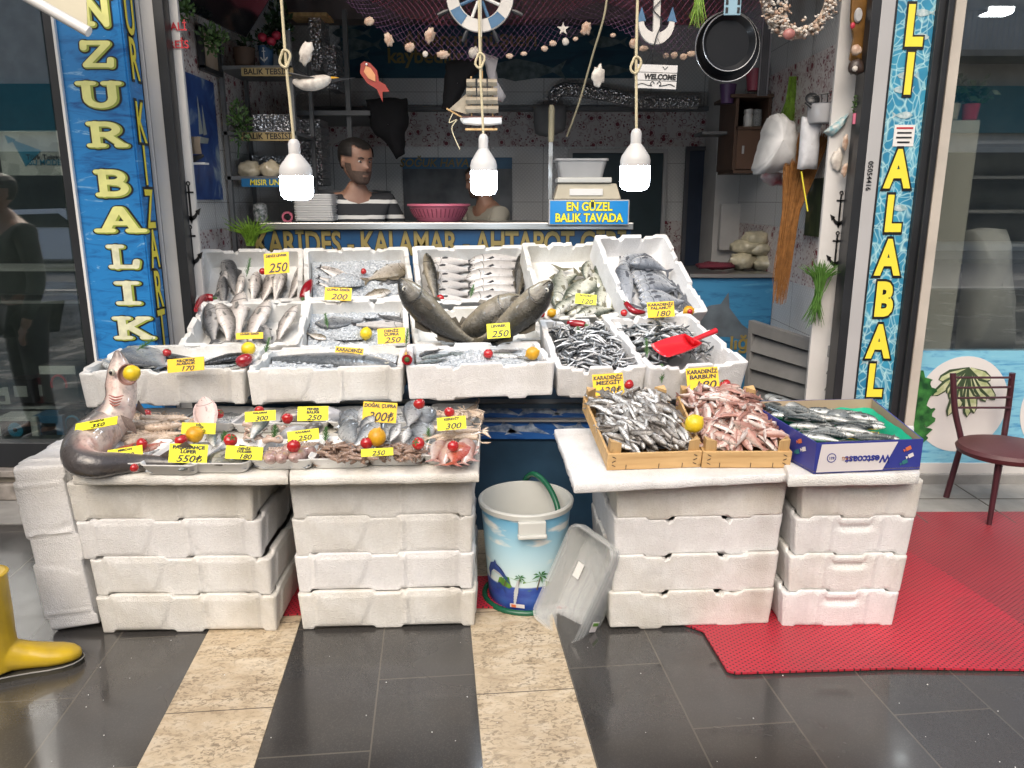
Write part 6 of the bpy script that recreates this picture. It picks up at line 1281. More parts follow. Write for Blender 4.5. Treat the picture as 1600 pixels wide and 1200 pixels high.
# sign box, scale, knife
a,b=W(857,352,YC-.06),W(984,312,YC-.06);sb=thing('counter_sign','bright blue sign box with yellow words at the right end of the counter','sign',V(((a.x+b.x)/2,YC,a.z)))
q=MB();q.box(((a.x+b.x)/2,YC,(a.z+b.z)/2),(b.x-a.x,.12,b.z-a.z));q.build('box',m_alu,sb,0,.004)
q=MB();q.box(((a.x+b.x)/2,YC-.0605,(a.z+b.z)/2),(b.x-a.x-.016,.006,b.z-a.z-.014));q.build('sign_face',pm('bright blue print',(.01,.24,.62),.3,var=.04),sb,0)
cxs=(a.x+b.x)/2;hz=b.z-a.z
for ln,y,sz in (('EN GÜZEL',.22,.46),('BALIK TAVADA',-.22,.46)):
    pt=V((cxs,YC-.0648,(a.z+b.z)/2+y*hz));text(ln,facing(pt),hz*sz,m_black,sb,.06,sx=.86,name='letter_outline');pt.y -= .001;text(ln,facing(pt),hz*sz,pm('bright yellow letters',(.86,.78,.04),.4,var=0) if ln[0] == 'E' else bpy.data.materials['bright yellow letters'],sb,.03,sx=.86)
sx0=W(920,300,YC+.05);zt0=b.z+.002;k=S(1,290,YC+.05)
scl=thing('scale','old cream kitchen scale with a grey plastic tub on its pan','scale',V((sx0.x,YC+.1,zt0)))
q=MB();q.poly([(-55*k,0),(50*k,0),(42*k,24*k),(-48*k,24*k)],.2,0,M.Translation(V((sx0.x,YC+.02,zt0))));q.build('body',pm('cream enamel',(.55,.50,.38),.4,var=.15,vs=8),scl,0,.006)
q=MB();q.box((sx0.x-5*k,YC+.015,zt0+11*k),(52*k,.01,10*k));q.build('dial',m_white,scl,0,.002)
q=MB();q.box((sx0.x-8*k,YC+.12,zt0+29*k),(84*k,.24,8*k));q.build('pan',m_tub,scl,0,.006)
q=MB();mx=M.Translation(V((sx0.x-12*k,YC+.13,zt0+33.5*k)));P_=lambda kk,z:[(x*kk,y*kk,z) for x,y in rrect(78*k,.2,.03)]
q.grid([P_(.85,0),P_(1,24*k),P_(1.08,25*k),P_(1.08,28*k),P_(.98,28*k),P_(.82,.006)],mx=mx,closed=True);q.f += [tuple(reversed(range(24))),tuple(5*24+i for i in range(24))];q.m += [0,0];tag(q.build('plastic_tub',pm('grey plastic',(.38,.39,.40),.35)),'grey plastic tub on top of the scale','tub')
kn=thing('fish_knife','long knife with a pale wooden handle standing blade down by the scale','knife',W(861,310,YC+.3))
q=MB();a,b=W(861,222,YC+.3),W(862,164,YC+.3);q.tube([a,a.lerp(b,.1),b.lerp(a,.08),b],[.016,.019,.019,.013],10);q.build('handle',pm('pale wood',(.55,.50,.34),.5,var=.2),kn)
q=MB();q.box((a.x-.002,a.y,(a.z+W(861,345,YC+.3).z)/2),(.024,.004,a.z-W(861,345,YC+.3).z));q.build('blade',m_stain,kn,0)
# green onion bunches
m_on=pm('spring onion green',(.22,.40,.04),.4,var=.45,vs=30);m_bun=pm('chive green',(.08,.20,.03),.5,var=.4,vs=30)
def bunch(name,base,n,L,spread,m,lab,down=False,r=.003,lean=(0,0,0)):
    q=MB()
    for i in range(n):
        a=rnd.uniform(0,6.28);s=spread*math.sqrt(rnd.random());l=L*rnd.uniform(.7,1.1);d=V((math.cos(a)*s,math.sin(a)*s*.6,(-1 if down else 1)*l))+V(lean)*l;p=base+V((rnd.gauss(0,.008),rnd.gauss(0,.008),0))
        q.tube([p,p+d*.5+V((0,0,.06*l if not down else 0)),p+d+V((math.cos(a)*s*.6,0,-.25*l*rnd.random() if not down else 0))],[r,r*.9,r*.3],4)
    return tag(q.build(name,m,smooth=60),lab,'herb')
bunch('spring_onions',W(392,384,4.45),90,.16,.10,m_on,'bright green spring onions fanned over the back left box',r=.0035,lean=(.15,-.2,0))
bunch('chives',W(1240,120,4.9),110,.33,.05,m_on,'green chives hanging on the right wall above the white bag',True);bunch('herb_bunch',W(1279,455,4.02),120,.16,.07,m_bun,'green herb bunch taped low on the right wall');bunch('herb_stalks',W(1279,455,4.02),40,.18,.04,m_bun,'stalks of the herb bunch low on the right wall',True,lean=(-.15,0,0));bunch('hanging_grass',W(1092,-20,4.0),40,.17,.03,m_on,'bright green plastic grass hanging beside the pans',True)
# ---------------------------------------------------------------- lamps
m_lampw=pm('white lamp plastic',(.58,.58,.57),.35,var=.05);m_glow=emis('glowing lamp diffuser',(.80,.90,1.0),42);m_cord=pm('cream cord',(.62,.55,.36),.6,var=.15)
def lamp(px,yb,w,Y,ytop,lab,knot=None):
    t_=Y/ray(px,yb).y;k=t_/F;c=W(px,yb,Y);L=thing('pendant_lamp',lab,'lamp',c,'three bare bulbs over the stall');r=w*k/2;H=(yb-ytop)*k*1.02
    mx=M.Translation(c);q=MB();q.lathe([(.001,0),(r*.5,.0),(r*.8,.006),(r*.97,.02),(r,.035),(r,H*.42)],32,0,mx);q.build('diffuser',m_glow,L)
    q=MB();q.lathe([(r*1.0,H*.42),(r*1.01,H*.52),(r*.92,H*.60),(r*.55,H*.74),(r*.36,H*.80),(r*.33,H*.82)],32,0,mx);q.build('bulb_body',m_lampw,L)
    q=MB();q.lathe([(r*.36,H*.80),(r*.37,H*.97),(r*.30,H*1.02),(r*.2,H*1.05),(.003,H*1.06)],20,0,mx);q.build('socket',m_lampw,L)
    top=c+V((0,0,H*1.05));zt=3.06;pts=[top,top+V((-.006,0,.15)),top+V((-.012,0,.35)),V((top.x-.02,top.y,zt))];q=MB();q.tube(curve_pts(pts,6),.0055,8)
    kz=W(px,knot,Y).z;kx=lerp(top.x,top.x-.02,.6);q.tube([V((kx+.018*math.sin(a)*(1+.3*math.sin(2*a)),top.y-.006,kz+.03*math.cos(a))) for a in [R(20*i) for i in range(19)]],.005,7);q.build('cord',m_cord,L)
lamp(465,313,50,3.05,228,'left bare bulb with a white body hanging over the sea bass',92);lamp(756,305,41,3.55,220,'middle bare bulb, the slimmest, hanging over the pale mullet',95);lamp(991,298,46,3.2,212,'right bare bulb hanging over the bonito box beside the welcome board',102)
lr=thing('lamp_rail','steel rail on two arms over the stall that carries the bulbs','rail',(0,3.3,3.06));q=MB();q.tube([(-1.6,3.3,3.08),(1.6,3.3,3.08)],.02,8);q.build('rail',m_alu,lr);q=MB()
for x,y in ((-.85,3.05),(-.13,3.55),(.47,3.2)):q.box((x,(y+3.3)/2,3.07),(.02,abs(y-3.3)+.05,.02))
for x in (-1.55,1.55):q.tube([(x,3.3,3.08),(x,3.95,3.2)],.018,8)
q.build('arm',m_alu,lr)
q=MB();q.tube(curve_pts([W(951,-40,4.1),W(945,20,4.15),W(925,90,4.3),W(905,160,4.5),W(886,213,4.75)],8),.0055,7);tag(q.build('power_cable',m_cord),'slack cream cable hanging from the ceiling to the scale','cable')
# ---------------------------------------------------------------- shelves on the left
Yf=4.75;xs0,xs1=XL+.01,W(462,200,Yf).x
su=thing('shelf_unit','grey steel shelving with yellow tray labels at the left of the shop','shelf',(xs0,Yf,.14));m_st=pm('grey shelf steel',(.16,.165,.17),.45,var=.2)
q=MB()
for x in (xs0+.02,xs1-.012):q.box((x,Yf+.02,1.3),(.022,.03,2.3));q.box((x,Yf+.45,1.3),(.022,.03,2.3))
q.build('post',m_st,su,0)
for y in (105,208,278):
    z=W(420,y,Yf).z;q=MB();q.box(((xs0+xs1)/2,Yf+.24,z),(xs1-xs0,.47,.02));q.build('shelf_board',m_st,su,0)
m_lab=pm('tan yellow label',(.40,.30,.13),.5,var=.1)
for y,tx,m in ((112,'BALIK TEBSİSİ',m_lab),(213,'BALIK TEBSİSİ',m_lab),(285,'MISIR UNU',pm('blue label',(.02,.15,.33),.4))):
    a,b=W(378,y+7,Yf-.01),W(458,y-6,Yf-.01);q=MB();q.box(((a.x+b.x)/2,Yf-.012,(a.z+b.z)/2),(b.x-a.x,.006,b.z-a.z));lb=q.build('label_strip',m,su,0);text(tx,facing(V(((a.x+b.x)/2,Yf-.0165,(a.z+b.z)/2))),(b.z-a.z)*(1.0 if y<250 else .95),m_black if y<250 else m_yel,lb,.02,.1 if y>250 else 0,sx=.95)
t=NT('crinkled foil');t.p(col=(.62,.63,.65,1),metal=.9,rough=.28);t.bump(t.vor(55),.9,.02);m_foil=t.mat
def foil(x0,x1,y0,y1,Y,lab,n=9):
    a,b=W(x0,y1,Y),W(x1,y0,Y);q=MB();w,h=b.x-a.x,b.z-a.z
    for i in range(n):z=a.z+h*i/n;q.box(((a.x+b.x)/2+rnd.uniform(-.003,.003),Y+.12,z+h/n/2),(w*(1-.02*(i%2)),.24,h/n*.9))
    return tag(q.build('foil_trays',m_foil,smooth=0,bevel=.003),lab,'foil trays','nested foil trays')
foil(395,452,178,206,Yf+.06,'nested foil trays on the middle shelf');foil(486,500,24,110,5.25,'tall thin stack of foil trays near the beam');foil(512,524,70,140,5.4,'second thin stack of foil trays behind the gull');foil(470,500,185,290,5.3,'foil trays stacked beside the man');foil(395,455,243,275,Yf+.2,'foil trays behind the flour bags')
q=MB();z=W(500,22,5.2).z;q.box((W(480,20,5.2).x,5.3,z),(.24,.2,.02));tag(q.build('shelf',m_wood,smooth=0),'small wooden shelf above the foil trays','shelf');q=MB();q.box((W(510,60,5.3).x,5.75,W(510,170,5.3).z-.02),(.5,.8,.03));q.box((W(510,60,5.3).x,5.75,W(510,300,5.3).z),(.5,.8,.03));q.box((W(535,60,5.3).x,5.4,1.9),(.03,.03,1.6));tag(q.build('rack',m_st,smooth=0),'dark steel rack behind the man at the left','rack')
m_bread=flesh('flour bag',(.50,.42,.28),(.66,.58,.42)) if 'flesh' in globals() else m_cream
for i,px in enumerate((392,425)):blob('flour_bag',W(px,266,Yf+.1),(.075,.06,.055),m_bread,('knotted bag of corn flour at the shelf end','knotted bag of corn flour beside the left bulb')[i],'bag','flour bags on the shelf',(0,0,i),.35,i)
# pots and plants on top of the shelf
m_leaf=pm('plastic leaf',(.06,.13,.03),.5,var=.5,vs=40);m_leafd=pm('dark leaf cluster',(.03,.07,.025),.5,var=.5,vs=40);m_rose=pm('red rose',(.40,.02,.05),.5,var=.3)
def leaves(q,c,r,n,L,seed=0,flatk=1):
    rg=random.Random(seed)
    for i in range(n):
        d=V((rg.gauss(0,1),rg.gauss(0,1)*flatk,rg.gauss(0,1)));d=d.normalized()*rg.random() ** .5;p=c+V((d.x*r[0],d.y*r[1],d.z*r[2]));u=(d+V((rg.uniform(-.6,.6),rg.uniform(-.6,.6),rg.uniform(-.2,.9)))).normalized()*L*rg.uniform(.6,1.2);w=u.cross(V((rg.uniform(-1,1),rg.uniform(-1,1),rg.uniform(-1,1)))).normalized()*L*.22
        q.add([p-u*.5,p+w,p+u*.5,p-w],[(0,1,2,3)])
def plant(name,lab,c,r,n,L,m,pot=None,stem=None,flowers=None,seed=0):
    t=thing(name,lab,'plant',c);q=MB();leaves(q,c,r,n,L,seed);q.build('foliage',m,t,0)
    if pot:q=MB();pc,pr,ph,pmt=pot;q.lathe([(.001,0),(pr*.85,0),(pr,ph),(pr*.92,ph),(pr*.85,ph*.8),(.001,ph*.8)],20,0,M.Translation(pc));po=q.build('pot',pmt,t)
    if stem:q=MB();q.tube(stem,[.006,.005,.004][:len(stem)],6);q.build('stem',m_leafd,t)
    if flowers:
        for p in flowers:q=MB();q.ell(p,(.028,.028,.024),10,6);q.v=[x+V((0,0,.006*NZ.noise(x*90))) for x in q.v];q.build('flower',m_rose,t)
    return t
plant('plastic_tree','green plastic tree spray on the left wall below the shelf',W(374,192,4.62),(.075,.05,.13),260,.035,m_leaf,None,[W(372,248,4.62),W(374,215,4.62)],None,1)
zsh=W(420,104,Yf).z
pp_=W(417,104,Yf+.12);plant('potted_rose','red roses in a blue anchor pot on the shelf top',W(417,62,Yf+.12),(.08,.06,.08),120,.04,m_leafd,(pp_,.045,.11,pm('blue pot',(.04,.10,.20),.4)),None,[W(410,58,Yf+.06),W(424,64,Yf+.06),W(432,55,Yf+.06)],2)
pa=MB();anchor(pa,facing(pp_+V((0,-.047,.10))) @ M.Rotation(R(-90),4,'X'),.085);pa.build('anchor_emblem',m_white,bpy.data.objects['potted_rose'],0)
pp_=W(383,104,Yf+.1);plant('potted_plant','leafy plant in a brown basket pot at the shelf corner',W(383,68,Yf+.1),(.06,.05,.07),90,.04,m_leafd,(pp_,.065,.10,pm('brown pot',(.10,.06,.04),.7)),None,None,3)
plant('potted_grass','tall green grass plant in a small pot beside the cord',W(436,40,Yf+.15),(.09,.06,.16),260,.05,m_leafd,(W(444,104,Yf+.1),.03,.09,pm('olive pot',(.10,.11,.03),.5)),None,None,4)
plant('hanging_plant','bright trailing plant hanging at the top of the left wall',W(285,12,4.15),(.06,.05,.06),120,.04,m_leaf,None,None,None,5);plant('hanging_plant','pale trailing plant hanging over the framed picture',W(332,62,4.4),(.085,.06,.085),170,.04,m_leaf,None,None,None,6)
# pictures on the left wall
def wallbox(name,lab,cat,xw,sgn,Y0,Y1,z0,z1,m,th=.02,frame=None):
    t=thing(name,lab,cat,(xw,(Y0+Y1)/2,z0));q=MB();q.box((xw+sgn*th/2,(Y0+Y1)/2,(z0+z1)/2),(th,Y1-Y0,z1-z0));q.build('picture',m,t,0)
    if frame:
        q=MB();f=.025
        for y,z,a,b in (((Y0+Y1)/2,z0,Y1-Y0+f,f),((Y0+Y1)/2,z1,Y1-Y0+f,f),(Y0,(z0+z1)/2,f,z1-z0),(Y1,(z0+z1)/2,f,z1-z0)):q.box((xw+sgn*(th/2+.008),y,z),(th+.016,a,b))
        q.build('frame',frame,t,0)
    return t
def yw(px,x):return abs(x)*F/abs(px-800)*1.0 # rough distance on a side wall
def Yside(px,py,x):
    d=ray(px,py);return d.y*x/d.x
def nightsea():
    t=NT('moonlit sea print');z=t.xyz()[2];n=t.noise(5,6,dist=.8);c=t.ramp(n,[(.35,(.01,.03,.14)),(.55,(.03,.08,.26)),(.66,(.28,.36,.42))]);t.p(col=c,rough=.4);return t.mat
xw=XL+.012
y0,y1=Yside(280,200,xw),Yside(338,200,xw);zt,zb_=W(310,118,(y0+y1)/2).z,W(310,312,(y0+y1)/2).z
pic=wallbox('poster','blue moonlit sailing ship poster on the left wall','poster',xw,1,max(y0,4.14),y1,zb_,zt,nightsea(),.006)
q=MB();Ym=(max(y0,4.14)+y1)/2;zm=(zb_+zt)/2;mx=facing(V((xw+.0075,Ym,zm)),(1,0,0)) @ M.Rotation(R(-90),4,'X')
q.poly([(-.02,.02),(.0,.22),(.035,.03)],.001,0,mx);q.poly([(.04,.02),(.055,.18),(.09,.03)],.001,0,mx);q.poly([(-.05,.01),(.11,.01),(.09,-.02),(-.03,-.025)],.001,0,mx);q.build('ship_print',pm('pale sail print',(.34,.38,.36),.5,var=.2),pic,0)
y0,y1=Yside(310,80,xw),Yside(336,80,xw);zt,zb_=W(322,50,(y0+y1)/2).z,W(322,112,(y0+y1)/2).z
wallbox('framed_picture','dark framed tan picture high on the left wall','picture',xw,1,y0,y1,zb_,zt,pm('tan picture',(.35,.26,.18),.5,col2=(.5,.42,.34),vs=9),.015,m_dark)
# television
tv=thing('television','black television hung at the upper left under the ceiling','television',W(350,0,4.3));a,b=W(310,-20,4.2),W(408,50,4.6)
q=MB();mx=fr(W(358,-6,4.45),W(408,40,4.6)-W(316,-6,4.25),V((.35,-.75,-.5)));q.box((0,0,0),(.42,.32,.05),mx);q.build('casing',m_black,tv,0,.006);q=MB();q.box((0,0,.027),(.40,.30,.004),mx);q.build('screen',pm('dark screen',(.006,.007,.009),.08,var=0),tv,0)
# ---------------------------------------------------------------- back wall: fish banner, cold store poster, doors
YBk=YB-.012
a,b=W(535,122,YBk),W(992,24,YBk);bn_=thing('wall_banner','dark blue fish banner with dull yellow words across the back wall','banner',V((0,YBk,a.z)))
q=MB();q.box(((a.x+b.x)/2,YBk,(a.z+b.z)/2),(b.x-a.x,.012,b.z-a.z));q.build('banner_sheet',sea_mat('printed deep sea',(.008,.035,.07),(.015,.075,.12),(.05,.14,.18),(1.5,1.5,5)),bn_,0)
for tx,px,py in (('Aldanan müşteri',735,62),('kaybedilir',665,88)):text(tx,facing(W(px,py,YBk-.008)),S(27,py,YBk)*1.15,m_dullY,bn_,.02)
for px,py,L in ((550,38,.22),(550,52,.3),(562,70,.34),(548,86,.3),(950,66,.3),(825,110,.6),(960,110,.3),(905,52,.25)):
    p=W(px,py,YBk);q=MB();q.poly([(x,z) for x,z in fish_outline(L,L*.28)],.003,0,M.Translation(V((p.x-L/2,YBk-.0095,p.z))));q.build('fish_print',pm('printed dull fish',(.16,.21,.22),.5,col2=(.05,.09,.10),vs=20),bn_,0)
a,b=W(632,345,YBk),W(800,247,YBk);cs=thing('cold_store_poster','grey cold store door poster with a blue heading strip','poster',V((a.x,YBk,a.z)));q=MB();q.box(((a.x+b.x)/2,YBk,(a.z+b.z)/2),(b.x-a.x,.02,b.z-a.z));q.build('sheet',pm('grey photo print',(.18,.19,.20),.5,col2=(.06,.07,.08),vs=4),cs,0)
z=W(700,255,YBk).z;q=MB();q.box(((a.x+b.x)/2,YBk-.012,z),(b.x-a.x,.006,S(17,255,YBk)));q.build('heading_strip',pm('heading blue',(.02,.12,.24),.4),cs,0);text('SOĞUK HAVA',facing(W(678,255,YBk-.017)),S(17,255,YBk),m_dullY,cs,.02,.2)
def panel(name,lab,cat,x0,x1,y0,y1,Y,m,fm,fw=.03):
    a,b=W(x0,y1,Y),W(x1,y0,Y);t=thing(name,lab,cat,V(((a.x+b.x)/2,Y,a.z)));q=MB();q.box(((a.x+b.x)/2,Y+.02,(a.z+b.z)/2),(b.x-a.x,.03,b.z-a.z));q.build('leaf',m,t,0);q=MB();cx,cz,w,h=(a.x+b.x)/2,(a.z+b.z)/2,b.x-a.x,b.z-a.z
    for x,z,ww,hh in ((a.x,cz,fw,h+fw),(b.x,cz,fw,h+fw),(cx,b.z,w-fw,fw),(cx,a.z,w-fw,fw)):q.box((x,Y-.005,z),(ww,.035,hh))
    q.build('frame',fm,t,0);return t
m_blued=pm('dark blue door',(.02,.035,.07),.4,var=.2,vs=3)
panel('cold_room_door','dark glazed cold room door with a pale frame behind the scale','door',886,1040,236,560,YBk-.06,pm('teal dark panel',(.03,.055,.065),.3,var=.3,vs=3),m_alu);panel('door','dark blue narrow door beside the cold room','door',1055,1108,232,620,YBk-.05,m_blued,pm('dark grey frame',(.08,.085,.1),.5))
slab('pipe_ledge',(.1,YB-.06,W(800,172,YB).z),(3.3,.1,.03),m_st)
q=MB();q.tube(curve_pts([W(862,158,6.2),W(880,140,6.2),W(950,148,6.2),W(1000,158,6.2),W(1090,160,6.2)],8),.05,12);tag(q.build('foil_duct',m_foil,smooth=50),'silver foil duct along the back wall ledge','duct')
# cloths
m_blk=pm('black cloth',(.010,.010,.012),.9,var=.3,vs=10)
def cloth(name,pts,Y,m,lab,th=.05,cat='cloth'):
    q=MB();ps=[W(x,y,Y) for x,y in pts];c=sum(ps,V())/len(ps);n=len(ps);big=[]
    for i in range(n):
        for k in range(4):big.append(ps[i].lerp(ps[(i+1)%n],k/4)+V((NZ.noise(V((i*1.7,k*.9,Y)))*.012,0,NZ.noise(V((i*2.3,k*.7,4)))*.012)))
    rows=[[c+(p-c)*s+V((0,-d*th+.02*NZ.noise((c+(p-c)*s)*14)*s,0)) for p in big] for s,d in ((1,-1),(1,0),(.75,.8),(.4,1.1),(.02,1.2))];q.grid(rows,closed=True);return tag(q.build(name,m,smooth=80),lab,cat)
cloth('jacket',[(572,156),(600,152),(636,154),(638,192),(630,210),(631,240),(620,248),(600,220),(580,205),(576,180)],5.4,m_blk,'black cloth bundle hanging behind the red fish');cloth('apron',[(697,95),(748,90),(748,110),(730,130),(715,160),(705,175),(690,168),(694,130)],4.9,m_blk,'black apron hanging behind the sailing ship');cloth('white_cloth',[(752,82),(778,90),(772,105),(790,150),(785,160),(772,152),(760,110)],4.7,m_cwhite,'white gauze hanging behind the sailing ship',.03)
cloth('grey_cloth',[(833,163),(886,163),(884,205),(868,210),(852,214),(836,208)],6.1,pm('grey towel',(.30,.30,.30),.9,var=.2),'grey towel hanging on the back wall behind the knife')
# ---------------------------------------------------------------- hanging sea decorations
YN=4.15
wh=thing('ship_wheel','white and blue ship wheel with rope and netting hanging top centre','ship wheel',W(750,0,YN-.1));c=W(750,-6,YN-.1);k=S(1,10,YN-.1);mx=M.Translation(c) @ M.Rotation(R(90),4,'X')
q=MB();q.lathe([(34*k,-.012),(52*k,-.012),(53*k,0),(52*k,.012),(34*k,.012),(33*k,0),(34*k,-.012)],48,0,mx);q.build('rim',pm('chalky white wood',(.62,.60,.56),.6,var=.12),wh)
m_bl=pm('washed blue paint',(.07,.17,.30),.6,var=.25,vs=20)
for k_ in range(8):
    a=R(22.5+45*k_);d=V((math.cos(a),0,math.sin(a)));q=MB();q.tube([c+d*8*k,c+d*33*k],.008,8);sp2=q.build('spoke',m_white if k_%2 else m_bl,wh);q=MB();q.tube([c+d*53*k,c+d*60*k,c+d*72*k],[.006,.012,.009],8);q.build('handle',m_dark,wh)
for a0 in (205,290):
    q=MB();rr_=[[c+V((r*math.cos(R(a0+6*i)),-.014,r*math.sin(R(a0+6*i)))) for r in (35*k,51*k)] for i in range(6)];q.grid(rr_);q.build('blue_band',m_bl,wh,0)
q=MB();q.tube([c+V((0,-.02,60*k)),c+V((0,-.02,-60*k))],.009,8);q.build('post',m_white,wh)
# net
def bot(x):
    P_=[(540,2),(590,42),(640,76),(690,92),(745,96),(800,90),(850,74),(900,54),(935,34),(985,55),(1040,88),(1090,94),(1130,80),(1195,45)]
    for a,b in zip(P_,P_[1:]):
        if a[0] <= x <= b[0]:return lerp(a[1],b[1],(x-a[0])/(b[0]-a[0]))
    return 2
nx,nz=64,11
def npt(i,j):x=lerp(541,1194,i/nx);v=j/nz;y=lerp(-46,bot(x),v);return W(x+3*math.sin(j*.9+i*.3),y,YN+.08*math.sin(i*.23)+.05*(1-v))
for nm,par,m,lab in (('fishing_net',0,pm('purple net twine',(.16,.07,.16),.8,var=.3),'purple fishing net draped across the top of the shop front'),('fishing_net',1,pm('maroon net twine',(.22,.025,.05),.8,var=.3),'maroon fishing net laid over the purple one')):
    q=MB()
    for i in range(nx):
        for j in range(nz if par == 0 else nz-4):
            a,b,c_,d_=npt(i,j),npt(i+1,j+1),npt(i+1,j),npt(i,j+1);off=V((0,-.03*par,0));q.tube([a+off,b+off],7e-4,3,caps=False);q.tube([c_+off,d_+off],7e-4,3,caps=False)
    tag(q.build(nm,m,smooth=0),lab,'net')
m_shell=pm('sea shell',(.58,.48,.38),.4,col2=(.36,.22,.15),vs=30);m_shw=pm('white shell',(.66,.62,.55),.4,col2=(.4,.36,.32),vs=30)
def shell(px,py,w,h,lab,m=m_shell,Y=YN-.06,rot=0,group='shells on the net',cat='shell',name='sea_shell'):
    k=S(1,py,Y);c=W(px,py,Y);q=MB();mx=M.Translation(c) @ M.Rotation(R(rot),4,'Y');q.ell((0,0,0),(w*k/2,min(w,h)*k*.32,h*k/2),16,9);q.v=[mx @ (p*(1+.12*math.sin(math.atan2(p.x,p.z)*9)+.25*NZ.noise(p*40+V((px,0,0))))) for p in q.v];return tag(q.build(name,m,smooth=60),lab,cat,group)
for i,(x,y,w,h,r) in enumerate(((577,33,16,13,0),(608,62,14,20,-15),(640,74,16,14,0),(672,55,16,24,20),(664,84,9,9,0),(692,86,20,12,0),(740,82,16,17,10),(796,88,12,8,0),(818,84,10,6,0),(851,76,12,9,0),(864,68,12,9,0),(884,65,11,11,0),(899,61,9,6,0),(916,45,16,20,30),(958,55,9,6,0),(990,68,14,14,0),(1006,76,14,9,0),(1041,87,9,8,0),(1053,87,11,10,0),(1068,89,11,10,0),(1080,84,14,9,0))):
    near=('at the left end of the net','where the net starts to sag, left','on the left slope of the net','large open one below the middle of the left net','tiny white one on the left net hem','pair shaped, on the left net hem','broad white one left of the middle cord','flat one right of the sailing ship mast','smallest flat one right of the middle cord','first of the cluster below the starfish','second of the cluster below the starfish','round white one below the starfish','small one right of the starfish','long brown one at the net peak','small one left of the anchor','brown one at the foot of the anchor','white one under the anchor','first of the row left of the pans','second of the row left of the pans','third of the row left of the pans','last of the row touching the pans')[i]
    shell(x,y,w,h,'sea shell, '+near,m_shw if i in (4,6,11) else m_shell,rot=r)
shell(479,83,20,36,'white conch shell hanging near the left bulb cord',m_shw,3.9,20,None);shell(935,119,20,33,'white pitted coral hanging beside the slack cable',m_shw,4.0,0,None,'coral','coral')
q=MB();c=W(880,45,YN-.08);k=S(1,45,YN);q.poly([((10 if i%2 == 0 else 4)*k*math.cos(R(90+36*i)),(10 if i%2 == 0 else 4)*k*math.sin(R(90+36*i))) for i in range(10)],.008,0,M.Translation(c));tag(q.build('starfish',m_shw,smooth=0,bevel=.002),'pale starfish pinned on the purple net','starfish')
# red wooden fish and the gull
rf=thing('fish_ornament','flat red wooden fish hanging head up in the dark','ornament',W(580,148,4.1));k=S(1,120,4.1);c=W(566,98,4.1);mx=M.Translation(c) @ M.Rotation(R(55),4,'Y');q=MB();q.poly([(0,4*k),(8*k,10*k),(22*k,12*k),(36*k,5*k),(46*k,10*k),(58*k,9*k),(52*k,0),(64*k,-9*k),(44*k,-5*k),(28*k,-12*k),(10*k,-12*k),(0,-3*k)],.012,0,mx);q.build('body',pm('red fish paint',(.28,.03,.02),.5,var=.2,vs=20),rf,0);q=MB();q.poly([(7*k,2*k),(14*k,6*k),(26*k,6*k),(34*k,0),(24*k,-6*k),(12*k,-6*k)],.003,0,mx @ M.Translation(V((0,-.004,0))));q.build('belly_paint',pm('orange fish paint',(.60,.28,.12),.5,var=.15,vs=20),rf,0);q=MB();q.ell(mx @ V((6*k,-.006,4*k)),(.006,.004,.006),8,5);q.build('eye',m_white,rf)
gu=thing('gull_ornament','white wooden gull with black wing tips hanging at the left','ornament',W(495,138,3.95));k=S(1,125,3.95);c=W(492,130,3.95);q=MB();q.tube(curve_pts([c+V((-34*k,0,3*k)),c+V((-20*k,0,-1*k)),c,c+V((18*k,0,5*k)),c+V((26*k,0,8*k))],5),[.004+.03*math.sin(math.pi*min(1,(i+1)/21)) for i in range(21)],12);q.build('body',m_shw,gu);q=MB();q.tube([c+V((26*k,0,8*k)),c+V((38*k,0,8*k))],[.006,.001],6);q.build('beak',m_lemo,gu);q=MB();q.add([c+V((-36*k,-.05,14*k)),c+V((10*k,-.02,6*k)),c+V((2*k,0,2*k)),c+V((-30*k,-.02,8*k))],[(0,1,2,3)]);q.add([c+V((8*k,.01,8*k)),c+V((60*k,.06,11*k)),c+V((20*k,.03,2*k))],[(0,1,2)]);o=q.build('wing',m_dark,gu,0);md=o.modifiers.new('s','SOLIDIFY');md.thickness=.006
# sailing ship
Ysh=4.0;sh=thing('sailing_ship','model sailing ship with cream sails hanging in the centre','model ship',W(755,205,Ysh));k=S(1,180,Ysh);c=W(752,196,Ysh)
q=MB();rows=[]
for s,w,z0 in ((-33,.5,8),(-28,5,2),(-10,9,0),(15,9,0),(32,7,2)):rows.append([c+V((s*k,-w*k,11*k)),c+V((s*k,-w*k*.7,(z0+2)*k)),c+V((s*k,0,z0*k)),c+V((s*k,w*k*.7,(z0+2)*k)),c+V((s*k,w*k,11*k))])
q.grid(rows);q.add([p for r in rows for p in (r[0],r[4])],[(0,1,3,2),(2,3,5,4),(4,5,7,6),(6,7,9,8)]);q.add(rows[-1],[(0,1,2,3,4)]);q.build('hull',m_white,sh,30);q=MB();q.box(c+V((2*k,0,12*k)),(62*k,14*k,2.5*k));q.build('deck',pm('dark red wood',(.10,.035,.025),.5),sh,0);q=MB();q.box(c+V((0,0,-6*k)),(50*k,10*k,3*k));q.build('stand',m_wood,sh,0);q=MB()
for x,h in ((-15,72),(2,80),(18,66)):q.tube([c+V((x*k,0,12*k)),c+V((x*k,0,h*k))],.004,6)
q.tube([c+V((-30*k,0,12*k)),c+V((-54*k,0,25*k))],.004,6);q.build('mast',m_wood,sh)
m_sail=pm('cream sail cloth',(.38,.33,.25),.8,var=.3,vs=30)
for x in (-15,2,18):
    for j in range(4):
        z=18+j*13;w=(9-j*.7)*k;q=MB();q.grid([[c+V((x*k+w*u,-.012-.02*math.sin(math.pi*v),(z+11*v)*k)) for u in (-1,-.33,.33,1)] for v in (0,.25,.5,.75,1)]);o=q.build('sail',m_sail,sh,60)
